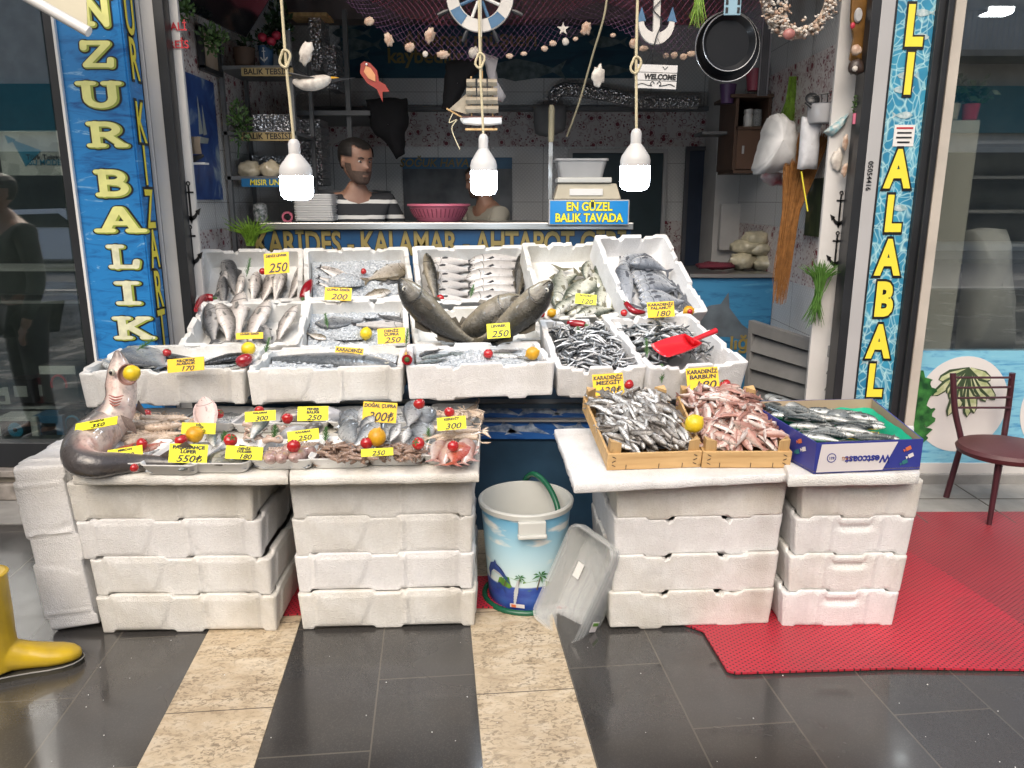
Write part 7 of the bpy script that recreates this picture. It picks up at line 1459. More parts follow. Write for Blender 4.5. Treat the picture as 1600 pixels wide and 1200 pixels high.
q=MB();q.add([c+V((-50*k,0,24*k)),c+V((-20*k,0,16*k)),c+V((-19*k,0,50*k))],[(0,1,2)]);q.build('sail',m_sail,sh,0);q=MB();q.tube(curve_pts([c+V((-44*k,-.01,18*k)),c+V((-50*k,-.01,4*k)),c+V((-38*k,-.01,8*k)),c+V((-46*k,-.01,-6*k)),c+V((-34*k,-.01,-36*k))],6),.0025,5);q.build('rope',m_cord,sh)
q=MB();q.tube([c+V((2*k,0,80*k)),V((c.x,c.y,2.9))],.0012,4);q.build('hanging_line',m_cord,sh)
# white anchor, welcome board, pans, shell wreath
Ya=3.95;k=S(1,30,Ya);an=thing('anchor_ornament','white wooden anchor with blue flukes hanging above the welcome board','ornament',W(1022,72,Ya));c=W(1024,72,Ya)
q=MB();q.box(c+V((0,0,52*k)),(10*k,.025,90*k));a1=arc(0,34*k,28*k,32*k,180,360,16);a2=arc(0,36*k,20*k,17*k,180,360,16)
for i in range(16):q.poly([a1[i],a1[i+1],a2[i+1],a2[i]],.024,0,M.Translation(c+V((0,-.012,0))))
q.build('stock',pm('chalk white wood',(.64,.62,.58),.6,var=.12),an,0)
for s in (-1,1):q=MB();q.poly([(s*31*k,34*k),(s*17*k,36*k),(s*24*k,56*k)][::s],.026,0,M.Translation(c+V((0,-.013,0))));q.build('fluke',m_bl,an,0)
q=MB();q.tube(curve_pts([c+V((-6*k,-.02,90*k)),c+V((7*k,-.02,70*k)),c+V((-6*k,-.02,52*k)),c+V((7*k,-.02,36*k)),c+V((0,-.02,12*k)),c+V((-8*k,-.02,-20*k))],6),.003,5);q.build('rope',m_dark,an)
wb=thing('welcome_board','small white plank board reading welcome hung by the right bulb','sign',W(1024,138,Ya-.06));a,b=W(992,139,Ya-.06),W(1058,101,Ya-.06);cx,cz=(a.x+b.x)/2,(a.z+b.z)/2;rt=M.Translation(V((cx,Ya-.06,cz))) @ M.Rotation(R(2),4,'Y');w,h=b.x-a.x,b.z-a.z
for j in range(3):q=MB();q.box((0,0,(j-1)*h/3),(w,.012,h/3-.003),rt);q.build('plank',m_shw if j == 3 else m_whitewall,wb,0)
text('WELCOME',facing(rt @ V((w*.09,-.0075,-.002)),roll=R(-2)),h*.30,m_black,wb,.05,.1,sx=.95);q=MB()
for s in (-1,1):q.tube(curve_pts([rt @ V((s*w*x,-.008,h*z)) for x,z in ((.03,-.3),(.08,-.2),(.13,-.3),(.09,-.38),(.2,-.36),(.34,-.3),(.46,-.38))],5),.0018,5)
q.tube([rt @ V((w*.14,-.008,h*.42)),rt @ V((w*.2,-.008,h*.3)),rt @ V((w*.26,-.008,h*.42))],.0016,5);q.build('scroll_mark',m_dark,wb);q=MB();q.tube([rt @ V((-w*.28,0,h*.5)),V((W(1026,62,Ya).x,Ya-.03,W(1026,62,Ya).z)),rt @ V((w*.28,0,h*.5))],.002,5);q.build('hanging_cord',m_dark,wb)
m_pan=pm('black non-stick coating',(.012,.013,.015),.28,var=.2);m_pr=pm('bare pan edge',(.5,.5,.5),.25,metal=.8,var=0)
for i,(px,py,r,Y,lab) in enumerate(((1137,73,52,3.92,'larger black frying pan at the back of the hanging pair'),(1140,66,43,3.86,'smaller black frying pan with a pale blue handle plate in front'))):
    k=S(1,py,Y);c=W(px,py,Y);t_=thing('frying_pan',lab,'frying pan',c,'two hanging frying pans');mx=M.Translation(c) @ M.Rotation(R(90),4,'X') @ M.Rotation(R(4),4,'Y');q=MB();r_=r*k;q.lathe([(.001,-.035),(r_*.8,-.035),(r_*.86,-.03),(r_*.99,.0),(r_*.96,.002),(r_*.80,-.028),(.001,-.028)],48,0,mx);q.build('pan_body',m_pan,t_);q=MB();q.tube([mx @ V((r_*.985*math.cos(a),r_*.985*math.sin(a),.001)) for a in [R(7.5*j) for j in range(49)]],.0022,6);q.build('rim',m_pr,t_)
    if i == 1:
        q=MB();hb_=c+V((0,-.012,r_*1.18));q.box(hb_,(26*k,.01,26*k));hd=q.build('handle',pm('pale blue enamel',(.30,.48,.58),.3),t_,0,.003);q=MB()
        for sx in (-1,1):
            for sz in (-1,1):q.box(hb_+V((sx*9*k,-.006,sz*6*k)),(4*k,.004,8*k))
        q.build('slot',m_dark,hd,0);q=MB();q.box(hb_+V((0,0,40*k)),(12*k,.012,60*k));q.build('shaft',m_alu,t_,0)
Yw=3.9;k=S(1,20,Yw);c=W(1248,-6,Yw);t_=thing('shell_wreath','large wreath covered in pale shells hanging at the upper right','wreath',c);q=MB();rg=random.Random(8)
for i in range(700):
    a=rg.uniform(0,6.28);rr_=51*k+rg.gauss(0,5.5)*k;p=c+V((rr_*math.cos(a),-.02+rg.uniform(-.03,.02),rr_*1.06*math.sin(a)));s=rg.uniform(.006,.014);mx=M.Translation(p) @ M.Rotation(rg.uniform(0,6),4,'Z') @ M.Rotation(rg.uniform(0,6),4,'X');q.ell((0,0,0),(s,s*.5,s*.75),7,4,rg.choice((0,0,1)),mx)
for i in range(130):
    p=c+V((rg.gauss(-22,4)*k,-.02+rg.uniform(-.02,.02),rg.uniform(-52,40)*k));s=rg.uniform(.006,.013);q.ell((0,0,0),(s,s*.5,s*.75),7,4,rg.choice((0,1)),M.Translation(p) @ M.Rotation(rg.uniform(0,6),4,'Z'))
q.build('shells',[m_shw,m_shell],t_,80);q=MB();q.ell(c+V((-16*k,-.05,-58*k)),(.03,.02,.025),10,6);q.build('pink_shell',pm('pink shell',(.45,.18,.16),.4,var=.3),t_);q=MB();q.tube([c+V((50*k*math.cos(R(10*i)),.015,54*k*math.sin(R(10*i)))) for i in range(37)],.022,8);q.build('ring',m_shell,t_)
q=MB()
for i in range(5):p=W(1200+i*3,0,4.4);q.box(V((p.x,4.45,W(1200,70,4.4).z)),(.015,.01,.5))
tag(q.build('ladle_set',pm('dark utensil steel',(.10,.10,.11),.3,metal=.6),smooth=0),'row of dark ladles hanging behind the pans','utensils')
# ---------------------------------------------------------------- right side of the shop
m_cab=pm('brown cabinet wood',(.10,.055,.035),.5,var=.3,vs=8)
xr_=XR-.002;Y0,Y1=5.3,6.1;x0_=W(1150,200,Y0).x
cb=thing('wall_cabinet','brown wall cabinet with an open jar shelf on the right wall','cabinet',(x0_,Y0,W(1170,265,Y0).z));zc_,zd_=W(1170,268,Y0).z,W(1170,150,Y0).z;xa_,xb_=W(1150,200,Y0).x,min(W(1203,200,Y0).x,xr_)
q=MB();zs_=W(1170,200,Y0).z
for c_,d_ in ((((xa_+xb_)/2,Y0+.2,zc_),(xb_-xa_,.4,.02)),(((xa_+xb_)/2,Y0+.2,zd_),(xb_-xa_+.1,.44,.02)),(((xa_+xb_)/2,Y0+.2,zs_),(xb_-xa_,.4,.02)),((xa_,Y0+.2,(zc_+zd_)/2),(.02,.4,zd_-zc_-.02)),((xb_-.01,Y0+.2,(zc_+zd_)/2),(.02,.4,zd_-zc_-.02)),(((xa_+xb_)/2,Y0+.39,(zc_+zd_)/2),(xb_-xa_,.02,zd_-zc_-.02))):q.box(c_,d_)
q.build('carcass',m_cab,cb,0);q=MB();q.box(((xa_+xb_)/2,Y0-.002,(zc_+zs_)/2),(xb_-xa_-.02,.02,zs_-zc_-.03));dr=q.build('door',pm('brown door',(.13,.07,.045),.4,var=.2),cb,0);q=MB();q.box((xa_+.05,Y0-.018,(zc_+zs_)/2),(.012,.014,.05));q.build('handle',m_alu,dr,0)
for i,(px,m,lab) in enumerate(((1168,m_white,'white lidded jar on the cabinet shelf'),(1182,m_clear,'small clear jar on the cabinet shelf'))):p=W(px,197,Y0+.1);p.z=zs_+.011;q=MB();q.lathe([(.001,0),(.03,0),(.032,.07),(.026,.085),(.03,.09),(.03,.115),(.001,.117)],16,0,M.Translation(p));tag(q.build('jar',m),lab,'jar')
for px,py,colr,lab,s in ((1136,150,(.10,.05,.14),'purple mug on the high shelf left of the cabinet',1),(1178,130,(.40,.08,.12),'pink tub on top of the cabinet',1.1)):p=W(px,py+12,5.35);q=MB();q.lathe([(.001,0),(.04*s,0),(.055*s,.12*s),(.05*s,.12*s),(.035*s,.01)],16,0,M.Translation(p));tag(q.build('mug',pm('mug',colr,.4)),lab,'mug')
q=MB();p=W(1112,163,5.5);q.box((p.x+.12,5.6,W(1112,208,5.5).z),(.36,.25,.02));tag(q.build('wall_shelf',m_st,smooth=0),'small grey shelf in the back right corner','shelf')
slab('pier',(W(1132,300,6.1).x,6.15,1.3),(.22,.4,2.3),m_whitewall)
p=W(1130,228,5.93);q=MB();q.box((p.x,5.93,p.z),(.09,.008,.28));ob=q.build('notice',m_white,smooth=0);tag(ob,'narrow paper notice on the pale pier in the back corner','notice');q=MB()
for i in range(6):q.box((p.x,5.925,p.z+.10-i*.035),(.06,.003,.008))
q.build('print',m_dark,ob,0)
cloth('plastic_bag',[(1205,185),(1214,176),(1224,178),(1240,190),(1246,215),(1244,262),(1215,268),(1186,272),(1182,262),(1192,225),(1196,205)],4.35,pm('white plastic bag',(.58,.58,.57),.3,var=.2,vs=12),'bulging white plastic bag hanging on the right wall',.09,'bag');cloth('red_bag',[(1196,268),(1222,270),(1226,292),(1205,290),(1190,278)],4.55,pm('red and white packet',(.40,.03,.04),.4,col2=(.55,.5,.5),vs=10),'red and white packet under the white bag',.03,'packet')
cloth('paper_towels',[(1254,182),(1284,190),(1278,266),(1248,264)],4.2,pm('white paper strips',(.60,.61,.63),.7,var=.15,vs=30),'long white paper sheets hanging beside the plastic bag',.02,'paper')
pt=thing('saucepan','light grey saucepan hanging on the wire rack at the right','saucepan',W(1288,192,4.15));k=S(1,175,4.15);c=W(1287,192,4.15);q=MB();q.lathe([(.001,0),(20*k,0),(22*k,3*k),(23*k,28*k),(24*k,29*k),(21*k,29*k),(20*k,4*k),(.001,3*k)],28,0,M.Translation(c+V((0,.03,0))));q.build('pot',pm('grey enamel',(.42,.42,.43),.25),pt);q=MB();q.tube([c+V((-22*k,0,22*k)),c+V((-32*k,0,30*k))],.004,6);q.build('handle',m_dark,pt);q=MB();q.lathe([(.001,.012),(.02,.011),(.036,.004),(.038,0)],20,0,M.Translation(c+V((-.06,.02,36*k))) @ M.Rotation(R(60),4,'X'));q.build('lid',m_dark,pt)
q=MB()
for i in range(7):a,b=W(1275+i*9,150-i*2,4.15),W(1275+i*9,168-i*3,4.15);q.tube([a,b],.0025,5)
for y0,y1 in ((150,138),(168,150)):q.tube([W(1270,y0,4.15),W(1336,y1,4.1)],.003,5)
tag(q.build('wire_rack',m_dark),'black wire rack carrying the saucepan on the right wall','rack')
cloth('folded_papers',[(1288,206),(1325,176),(1322,196),(1300,214)],4.05,pm('folded leaflets',(.55,.54,.50),.5,col2=(.15,.35,.40),vs=40),'crumpled leaflets stuck in the wire rack',.02,'paper')
cloth('plastic_cover',[(1522,362),(1548,356),(1574,360),(1580,450),(1584,552),(1506,552),(1516,450)],4.7,pm('milky plastic cover',(.60,.60,.57),.3,var=.2,vs=5),'milky plastic covered stand inside the right shop window',.1,'cover')
a=W(1557,17,5.0);q=MB();q.box(a,(.16,.10,.03));cl=tag(q.build('ceiling_light',m_alu,smooth=0),'lit square ceiling lamp inside the right shop','lamp');q=MB();q.box(a+V((0,-.0,-.019)),(.145,.09,.008));q.box(a+V((0,-.053,0)),(.145,.006,.024));q.build('diffuser',emis('glowing ceiling panel',(.95,.98,1),16),cl,0);q=MB();q.tube([a+V((0,0,.01)),V((a.x,a.y,3.17))],.006,6);q.build('hanger',m_alu,cl)
# orange strands
q=MB();m_raf=pm('orange raffia',(.34,.15,.04),.7,var=.35,vs=40);rg=random.Random(4);a0,b0=W(1262,205,4.3),W(1218,470,4.3)
for i in range(330):
    u=rg.uniform(-1,1);a=W(1262+u*34,212+rg.uniform(-6,8),4.32+rg.uniform(-.05,.05));c_=W(1236+u*14,330,4.3+rg.uniform(-.04,.04));b=W(1218+u*9+rg.uniform(-3,3),455+rg.uniform(-40,22),4.3+rg.uniform(-.03,.03));q.tube([a,a.lerp(c_,.5)+V((rg.uniform(-.01,.01),0,0)),c_,b],[.0014,.0018,.0018,.0008],3)
tag(q.build('raffia_curtain',m_raf,smooth=60),'long orange raffia strands gathered down the right wall','curtain')
q=MB();q.tube([W(1252,268,4.2),W(1262,330,4.2)],.004,6);tag(q.build('yellow_strap',m_yel),'thin yellow strap hanging in front of the orange strands','strap')
xw2=XR-.012;y1,y0=Yside(1262,330,xw2),Yside(1306,330,xw2);zt,zb_=W(1285,278,(y0+y1)/2).z,W(1285,370,(y0+y1)/2).z
def forest():
    t=NT('dark forest picture');t.p(col=t.ramp(t.noise(10,6,t.co((1,1,.5)),1),[(.35,(.01,.015,.008)),(.55,(.05,.07,.025)),(.68,(.16,.14,.06)),(.75,(.3,.32,.3))]),rough=.3);return t.mat
wallbox('forest_picture','dark forest picture on the right wall beside the orange strands','picture',xw2,-1,max(y0,4.13),y1,zb_,zt,forest(),.01)
# wooden clock board and dark ornament near the right jamb
ck=thing('clock_board','varnished wooden wall board with a small clock and shells by the right jamb','wall clock',W(1340,110,3.9));Yk=3.98;q=MB();P_=[W(x,y,Yk) for x,y in ((1333,-30),(1356,-30),(1356,100),(1345,112),(1328,92),(1334,60),(1330,30))];c0=P_[0].copy();q.poly([(p.x-c0.x,p.z-c0.z) for p in P_][::-1],.02,0,M.Translation(c0));q.build('board',pm('varnished wood',(.22,.11,.03),.25,var=.4,vs=14),ck,0,.003);c=W(1341,24,Yk-.006);q=MB();q.lathe([(.001,.008),(.016,.008),(.02,.0)],20,0,M.Translation(c) @ M.Rotation(R(90),4,'X') @ M.Diagonal((1,1.7,1,1)));q.build('clock_face',m_alu,ck)
shell(1332,40,8,10,'small red rose stuck on the clock board',pm('red ornament',(.5,.03,.06),.5),3.95,0,None,'ornament','rose_ornament');shell(1338,78,16,16,'cream conch shell on the clock board',m_shell,3.94,0,None);shell(1338,105,24,24,'dark brown carved ornament below the clock board',pm('dark ornament',(.04,.025,.018),.4),3.93,0,None,'ornament','carved_ornament');shell(1336,107,8,9,'white disc on the dark carved ornament',m_shw,3.90,0,None,'disc','white_disc')
shell(1308,250,18,34,'pale coral lump on the right wall strip',m_shw,4.05,0,None,'coral','coral');shell(1321,222,9,26,'string of small shells on the right wall strip',m_shell,4.02,0,None);shell(1320,266,9,22,'slender tan shell below the shell string',m_shell,4.0,8,None)
plant('plastic_sprig','green sprig in a pink tube on the right wall strip',W(1337,164,3.97),(.018,.015,.05),70,.02,m_leaf,(W(1335,194,3.97),.012,.05,m_pink),None,None,9)
# small ornaments on the left strip
for (x,y,w,h,lab,m) in ((276,120,16,20,'bunch of shells high on the left wall strip',m_shw),(274,150,16,26,'small blue hanging ornament on the left strip',m_bl),(288,160,8,34,'thin red hoop ornament on the left strip',m_red),(276,172,8,12,'white tag ornament on the left strip',m_shw),(282,180,16,12,'blue wooden gull ornament on the left strip',m_bl)):shell(x,y,w,h,lab,m,4.05,0,'small ornaments on the left strip','ornament','hanging_ornament')
s2=thing('small_ship','small brown model ship on a bracket in front of the moonlit poster','model ship',W(302,250,4.15));c=W(300,245,4.15);k=S(1,230,4.15);q=MB();q.box(c+V((0,.02,-10*k)),(40*k,.06,3*k));q.build('bracket',m_white,s2,0);q=MB();q.tube([c+V((-18*k,0,2*k)),c+V((0,0,-4*k)),c+V((18*k,0,2*k))],[.008,.02,.008],8);q.build('hull',m_dark,s2)
for x in (-12,0,10):q=MB();q.grid([[c+V(((x+u*7)*k,-.01-.01*math.sin(3.1*v),(4+26*v)*k)) for u in (-1,0,1)] for v in (0,.5,1)]);q.build('sail',pm('brown sail',(.28,.22,.16),.8) if x ==-12 else bpy.data.materials['brown sail'],s2,60)
# low counter on the right with marlin print, bread bags
Yr=5.0;a,b=W(1070,545,Yr),W(1216,432,Yr);rc=thing('side_counter','low side counter with a marlin and sea print under a steel top','counter',V((a.x,Yr,.14)));q=MB();x1_=XR-.005;q.box(((a.x+x1_)/2,Yr+.01,(b.z+.14)/2),(x1_-a.x,.02,b.z-.16));q.build('front_panel',sea_mat('printed blue waves',(.015,.08,.20),(.04,.20,.38),(.16,.38,.52),(1.2,1.2,7)),rc,0);q=MB();q.box(((a.x+x1_)/2,Yr+.3,b.z+.008),(x1_-a.x,.66,.022));q.build('worktop',m_stain,rc,0)
c=W(1120,495,Yr-.003);k=S(1,490,Yr);q=MB();q.poly([(-40*k,5*k),(-10*k,18*k),(5*k,20*k),(16*k,38*k),(19*k,14*k),(40*k,-12*k),(60*k,-26*k),(56*k,-40*k),(20*k,-32*k),(-40*k,-30*k)][::-1],.002,0,M.Translation(c));q.build('marlin_print',pm('printed marlin',(.12,.15,.18),.4,var=.4,vs=8),rc,0);text('lığı',facing(W(1158,537,Yr-.006)),.12,m_dullY,rc,.03)
for i,(px,py,r) in enumerate(((1168,385,(.11,.1,.05)),(1190,388,(.12,.09,.05)),(1180,372,(.1,.09,.05)),(1196,410,(.13,.1,.06)),(1160,408,(.09,.09,.06)))):
    p=W(px,py,Yr+.25);blob('bread_bag',p,r,flesh('bread bag',(.42,.38,.26),(.60,.55,.40),None,.3) if i == 0 else bpy.data.materials['bread bag'],('bag of bread on the left of the side counter pile','bag of bread on the right of the side counter pile','topmost bag of bread on the side counter','lowest bag of bread behind the orange strands','tan bread sack under the pile')[i],'bread bag','bread on the side counter',(0,0,i*.8),.35,i)
blob('red_cloth',W(1118,415,Yr+.2),(.13,.08,.025),pm('dark red cloth',(.12,.015,.03),.9),'crumpled dark red cloth on the side counter','cloth',None,(0,0,0),.4,3);q=MB();a,b=W(1128,375,5.6),W(1170,330,5.6);q.box((W(1147,350,5.9).x,5.9,W(1147,355,5.9).z),(.22,.06,.34));tag(q.build('fuse_box',m_whitewall,smooth=0,bevel=.008),'white fuse box on the wall above the bread bags','box')
# ---------------------------------------------------------------- people
m_skin=pm('skin',(.29,.165,.115),.5,col2=(.24,.13,.09),vs=14,sss=.06);m_hair=pm('black hair',(.012,.010,.009),.6,var=.3,vs=60);m_stub=pm('dark stubble',(.095,.062,.048),.8,var=.3,vs=90)
HR=[(0,.31,.10,.11),(.05,.355,.02,.17),(.12,.365,-.12,.225),(.24,.36,-.26,.28),(.38,.355,-.37,.315),(.52,.345,-.43,.335),(.66,.345,-.45,.345),(.79,.30,-.43,.325),(.90,.18,-.35,.25),(.97,.03,-.2,.13),(1.0,-.08,-.1,.02)]
def head_pt(v,a,off=0):
    """v chin 0..crown 1, a angle from the face's middle; units of head height, +y forward"""
    for p,q in zip(HR,HR[1:]):
        if v <= q[0]:t=(v-p[0])/(q[0]-p[0]);f,b,w=(lerp(p[i],q[i],t) for i in (1,2,3));break
    f += off;b -= off;w += off;cy_=(f+b)/2;ca,sa=math.cos(a),math.sin(a);x=w*math.copysign(abs(sa) ** .9,sa);y=cy_+(f-b)/2*math.copysign(abs(ca) ** .85,ca)
    ad=abs(math.degrees(a))
    def g(c,s,x_):return math.exp(-((x_-c)/s) ** 2)
    y += .115*g(.375,.055,v)*g(0,9,ad)+.06*g(.46,.06,v)*g(0,7,ad)+.025*g(.585,.03,v)*g(16,16,ad)-.035*g(.505,.035,v)*g(21,9,ad)+.02*(g(.225,.018,v)+g(.185,.02,v))*g(0,15,ad)-.012*g(.205,.008,v)*g(0,14,ad)
    return V((x,y,v))
def skin_eval(joints,edges,sub=2):
    names=list(joints);me=bpy.data.meshes.new('tmp');me.from_pydata([joints[n][0] for n in names],[(names.index(a),names.index(b)) for a,b in edges],[])
    o=bpy.data.objects.new('tmp',me);C.objects.link(o);md=o.modifiers.new('skin','SKIN');md.use_smooth_shade=True
    for i,n in enumerate(names):r=joints[n][1];me.skin_vertices[0].data[i].radius=r if isinstance(r,tuple) else (r,r);me.skin_vertices[0].data[i].use_root=(i == 0)
    s=o.modifiers.new('s','SUBSURF');s.levels=sub;s.render_levels=sub
    bpy.context.view_layer.update();dg=bpy.context.evaluated_depsgraph_get();r=bpy.data.meshes.new_from_object(o.evaluated_get(dg));bpy.data.objects.remove(o);bpy.data.meshes.remove(me);return r
def remesh(vs,fs,vox):
    me=bpy.data.meshes.new('tmp');me.from_pydata(vs,[],fs);o=bpy.data.objects.new('tmp',me);C.objects.link(o);md=o.modifiers.new('r','REMESH');md.mode='VOXEL';md.voxel_size=vox;sm=o.modifiers.new('sm','SMOOTH');sm.iterations=2;sm.factor=.4
    bpy.context.view_layer.update();dg=bpy.context.evaluated_depsgraph_get();r=bpy.data.meshes.new_from_object(o.evaluated_get(dg));bpy.data.objects.remove(o);bpy.data.meshes.remove(me);return r
def child(me,name,mat,par,smooth=True):
    me.name=name;me.materials.clear();me.materials.append(mat);me.polygons.foreach_set('use_smooth',[smooth]*len(me.polygons));o=bpy.data.objects.new(name,me);C.objects.link(o);o.parent=par;return o
def person(lab,base,ht,yaw,m_top,m_leg,arms,head_yaw=0,head_pitch=0,lean=0,sleeve='short',beard=True,vox=.010,headH=None,boots=False,stance=.10,legs=None):
    """base on the ground; local frame x = person's right... faces +y; arms = [(elbow, wrist)] for -x and +x sides in local units of height"""
    root=thing('person',lab,'person',base,rz=yaw);h=ht;H=headH or h/7.4;L=lambda x,y,z:V((x*h,y*h+lean*max(0,z-.5)*h,z*h))
    J={'pelvis':(L(0,0,.52),(.085*h,.062*h)),'waist':(L(0,0,.60),(.078*h,.055*h)),'chest':(L(0,.005,.71),(.092*h,.062*h)),'upper':(L(0,0,.795),(.075*h,.05*h)),'neck':(L(0,.004,.84),.034*h),'neck2':(L(0,.015,.88),.031*h)}
    E=[('pelvis','waist'),('waist','chest'),('chest','upper'),('upper','neck'),('neck','neck2')];hands=[]
    for s,(el,wr) in zip((-1,1),arms):
        k='l' if s<0 else 'r';sh=L(s*.108,0,.80);el,wr=L(*el),L(*wr);J['sh'+k]=(sh,.036*h);J['el'+k]=(el,.026*h);J['wr'+k]=(wr,.017*h);d=(wr-el).normalized();J['pa'+k]=(wr+d*.03*h,(.023*h,.014*h));E += [('upper','sh'+k),('sh'+k,'el'+k),('el'+k,'wr'+k),('wr'+k,'pa'+k)];hands.append((wr,d,s))
    for s in (-1,1):
        k='l' if s<0 else 'r';hp,kn,an,to=L(s*.05,0,.49),L(s*.058,.012,.27),L(s*.06,-.01,.045),L(s*.068,.085,.016)
        if legs:kn,an,to=(L(*q) for q in legs[0 if s<0 else 1])
        J['hp'+k]=(hp,.054*h);J['kn'+k]=(kn,.034*h);J['an'+k]=(an,.024*h);J['to'+k]=(to,(.024*h,.014*h));E += [('pelvis','hp'+k),('hp'+k,'kn'+k),('kn'+k,'an'+k),('an'+k,'to'+k)]
    b=skin_eval(J,E);vs=[v.co.copy() for v in b.vertices];fs=[tuple(p.vertices) for p in b.polygons];q=MB()
    for wr,d,s in hands:# fingers and thumb, each its own tapering chain
        side=d.cross(V((0,0,1)));side=side.normalized() if side.length>.1 else V((1,0,0));dn=d.cross(side).normalized();pc=wr+d*.045*h
        for i,ln in enumerate((.042,.048,.045,.036)):o=pc+side*((i-1.5)*.0115*h);q.tube([o-d*.01*h,o+d*ln*.45*h,o+d*ln*.8*h+dn*.008*h,o+d*ln*h+dn*.018*h],[.0062*h,.0058*h,.005*h,.0035*h],7)
        o=wr+d*.018*h-side*.016*h*s;q.tube([o,o-side*.016*h*s+d*.014*h,o-side*.020*h*s+d*.034*h],[.0068*h,.006*h,.004*h],7)
    Hm=M.Translation(J['neck2'][0]+V((0,.01*h,.0))) @ M.Rotation(head_yaw,4,'Z') @ M.Rotation(head_pitch,4,'X') @ M.Scale(H,4) @ M.Translation(V((0,-.02,-.10)))
    n=40;rows=[[Hm @ head_pt(i/36,2*math.pi*k/n-math.pi) for k in range(n)] for i in range(37)];k0=len(q.v);q.grid(rows,closed=True);q.f += [tuple(reversed(range(k0,k0+n))),tuple(k0+36*n+k for k in range(n))];q.m += [0,0]
    for s in (-1,1):q.ell((0,0,0),(.035,.075,.12),10,8,0,Hm @ M.Translation(V((s*.345,-.06,.46))) @ M.Rotation(R(-s*20),4,'Z'))
    k0=len(vs);vs += q.v;fs += [tuple(i+k0 for i in f) for f in q.f]
    child(remesh(vs,fs,vox),'body',m_skin,root)
    def patch(nm,cond,off,m):
        q=MB();n=48;vv=40
        for i in range(vv):
            for k in range(n):
                a0,a1=2*math.pi*k/n-math.pi,2*math.pi*(k+1)/n-math.pi;v0,v1=i/vv,(i+1)/vv
                if cond((v0+v1)/2,abs(math.degrees((a0+a1)/2))):q.add([Hm @ head_pt(v,a,off+.006*NZ.noise(V((v*20,a*5,1)))) for v,a in ((v0,a0),(v0,a1),(v1,a1),(v1,a0))],[(0,1,2,3)])
        o=q.build(nm,m,root,180,local=True);md=o.modifiers.new('w','WELD');md.merge_threshold=.0006;return o
    patch('hair',lambda v,a:v>(.82-.04*math.cos(R(a*3)) if a<55 else .60 if a<100 else .30),.028,m_hair)
    if beard:patch('beard',lambda v,a:v<(.17 if a<16 else .30 if a<62 else .44) and a<88 or (.235<v<.29 and a<20),.007,m_stub)
    for s in (-1,1):
        c=Hm @ V((s*.125,.285,.505));r=.05*H;q=MB();q.ell(c,(r,r*.9,r*.45),12,8);e=q.build('eye',m_tub,root,80,local=True);q=MB();q.ell(Hm @ V((s*.125+.004,.325,.505)),(r*.45,r*.3,r*.45),10,6);q.build('pupil',m_eyeb,e,80,local=True);q=MB();q.tube([Hm @ V((s*x,y,z)) for x,y,z in ((.06,.362,.575),(.12,.355,.592),(.19,.318,.580))],[.012*H,.017*H,.008*H],6);q.build('eyebrow',m_hair,root,60,local=True)
    g=1.0
    JT={k:(J[k][0],tuple(x*1.10+.006 for x in (J[k][1] if isinstance(J[k][1],tuple) else (J[k][1],)*2))) for k in ('pelvis','waist','chest','upper','shl','shr','ell','elr')}
    if sleeve == 'short':
        for k in 'lr':JT['el'+k]=(J['sh'+k][0].lerp(J['el'+k][0],.72),(.037*h,.037*h))
    else:
        for k in 'lr':JT['wr'+k]=(J['wr'+k][0],(.024*h,.024*h))
    JT['upper']=(J['upper'][0]+V((0,0,.02*h)),(.088*h,.062*h));ET=[('pelvis','waist'),('waist','chest'),('chest','upper')]+[e for k in 'lr' for e in ([('upper','sh'+k),('sh'+k,'el'+k)]+([('el'+k,'wr'+k)] if sleeve != 'short' else []))]
    child(skin_eval(JT,ET),'shirt',m_top,root)
    ks=('pelvis','hpl','hpr','knl','knr','anl','anr');JL={k:(J[k][0],tuple(x*1.12+.007 for x in (J[k][1] if isinstance(J[k][1],tuple) else (J[k][1],)*2))) for k in ks};child(skin_eval(JL,[('pelvis','hpl'),('pelvis','hpr'),('hpl','knl'),('hpr','knr'),('knl','anl'),('knr','anr')]),'trousers',m_leg,root)
    for k in 'lr':
        if boots:continue
        q=MB();a,t_=J['an'+k][0],J['to'+k][0];d=(t_-a);d.z=0;d.normalize();q.tube([V((a.x,a.y,.03))-d*.05,V((a.x,a.y,.045)),V((t_.x,t_.y,.035)),V((t_.x,t_.y,.028))+d*.04],[.03,.045,.042,.02],10);q.build('shoe',m_dark,root,60,local=True)
    return root,J
def stripes_mat(zs):
    t=NT('dark shirt with two white stripes');z=t.math('ADD',t.xyz()[2],t.math('MULTIPLY',t.noise(9,2),.01));f=None
    for a,b in zs:
        k=t.math('MULTIPLY',t.math('GREATER_THAN',z,a+.005),t.math('LESS_THAN',z,b+.005));f=k if f is None else t.math('MAXIMUM',f,k)
    t.p(col=t.mix((.016,.018,.022),(.62,.62,.60),f),rough=.8);t.bump(t.noise(12,4),.5,.01);return t.mat
Ym=4.92;bp=W(556,300,Ym);bp.z=.14;zt_=W(545,226,Ym).z
hm=(zt_-.14)/1.0
m1,_=person('man with short dark hair and striped black shirt behind the counter, looking aside',bp,hm,R(180)+R(18),stripes_mat([(W(560,342,Ym-.1).z-.14,W(560,336,Ym-.1).z-.14),(W(560,318,Ym-.1).z-.14,W(560,312,Ym-.1).z-.14)]),pm('dark trousers',(.03,.03,.035),.8),[((-.175,.02,.66),(-.12,.13,.64)),((.165,.02,.66),(.10,.13,.63))],R(28),R(-8),.04,vox=.0075,headH=hm/6.35)
b2=W(768,300,5.35);b2.z=.14
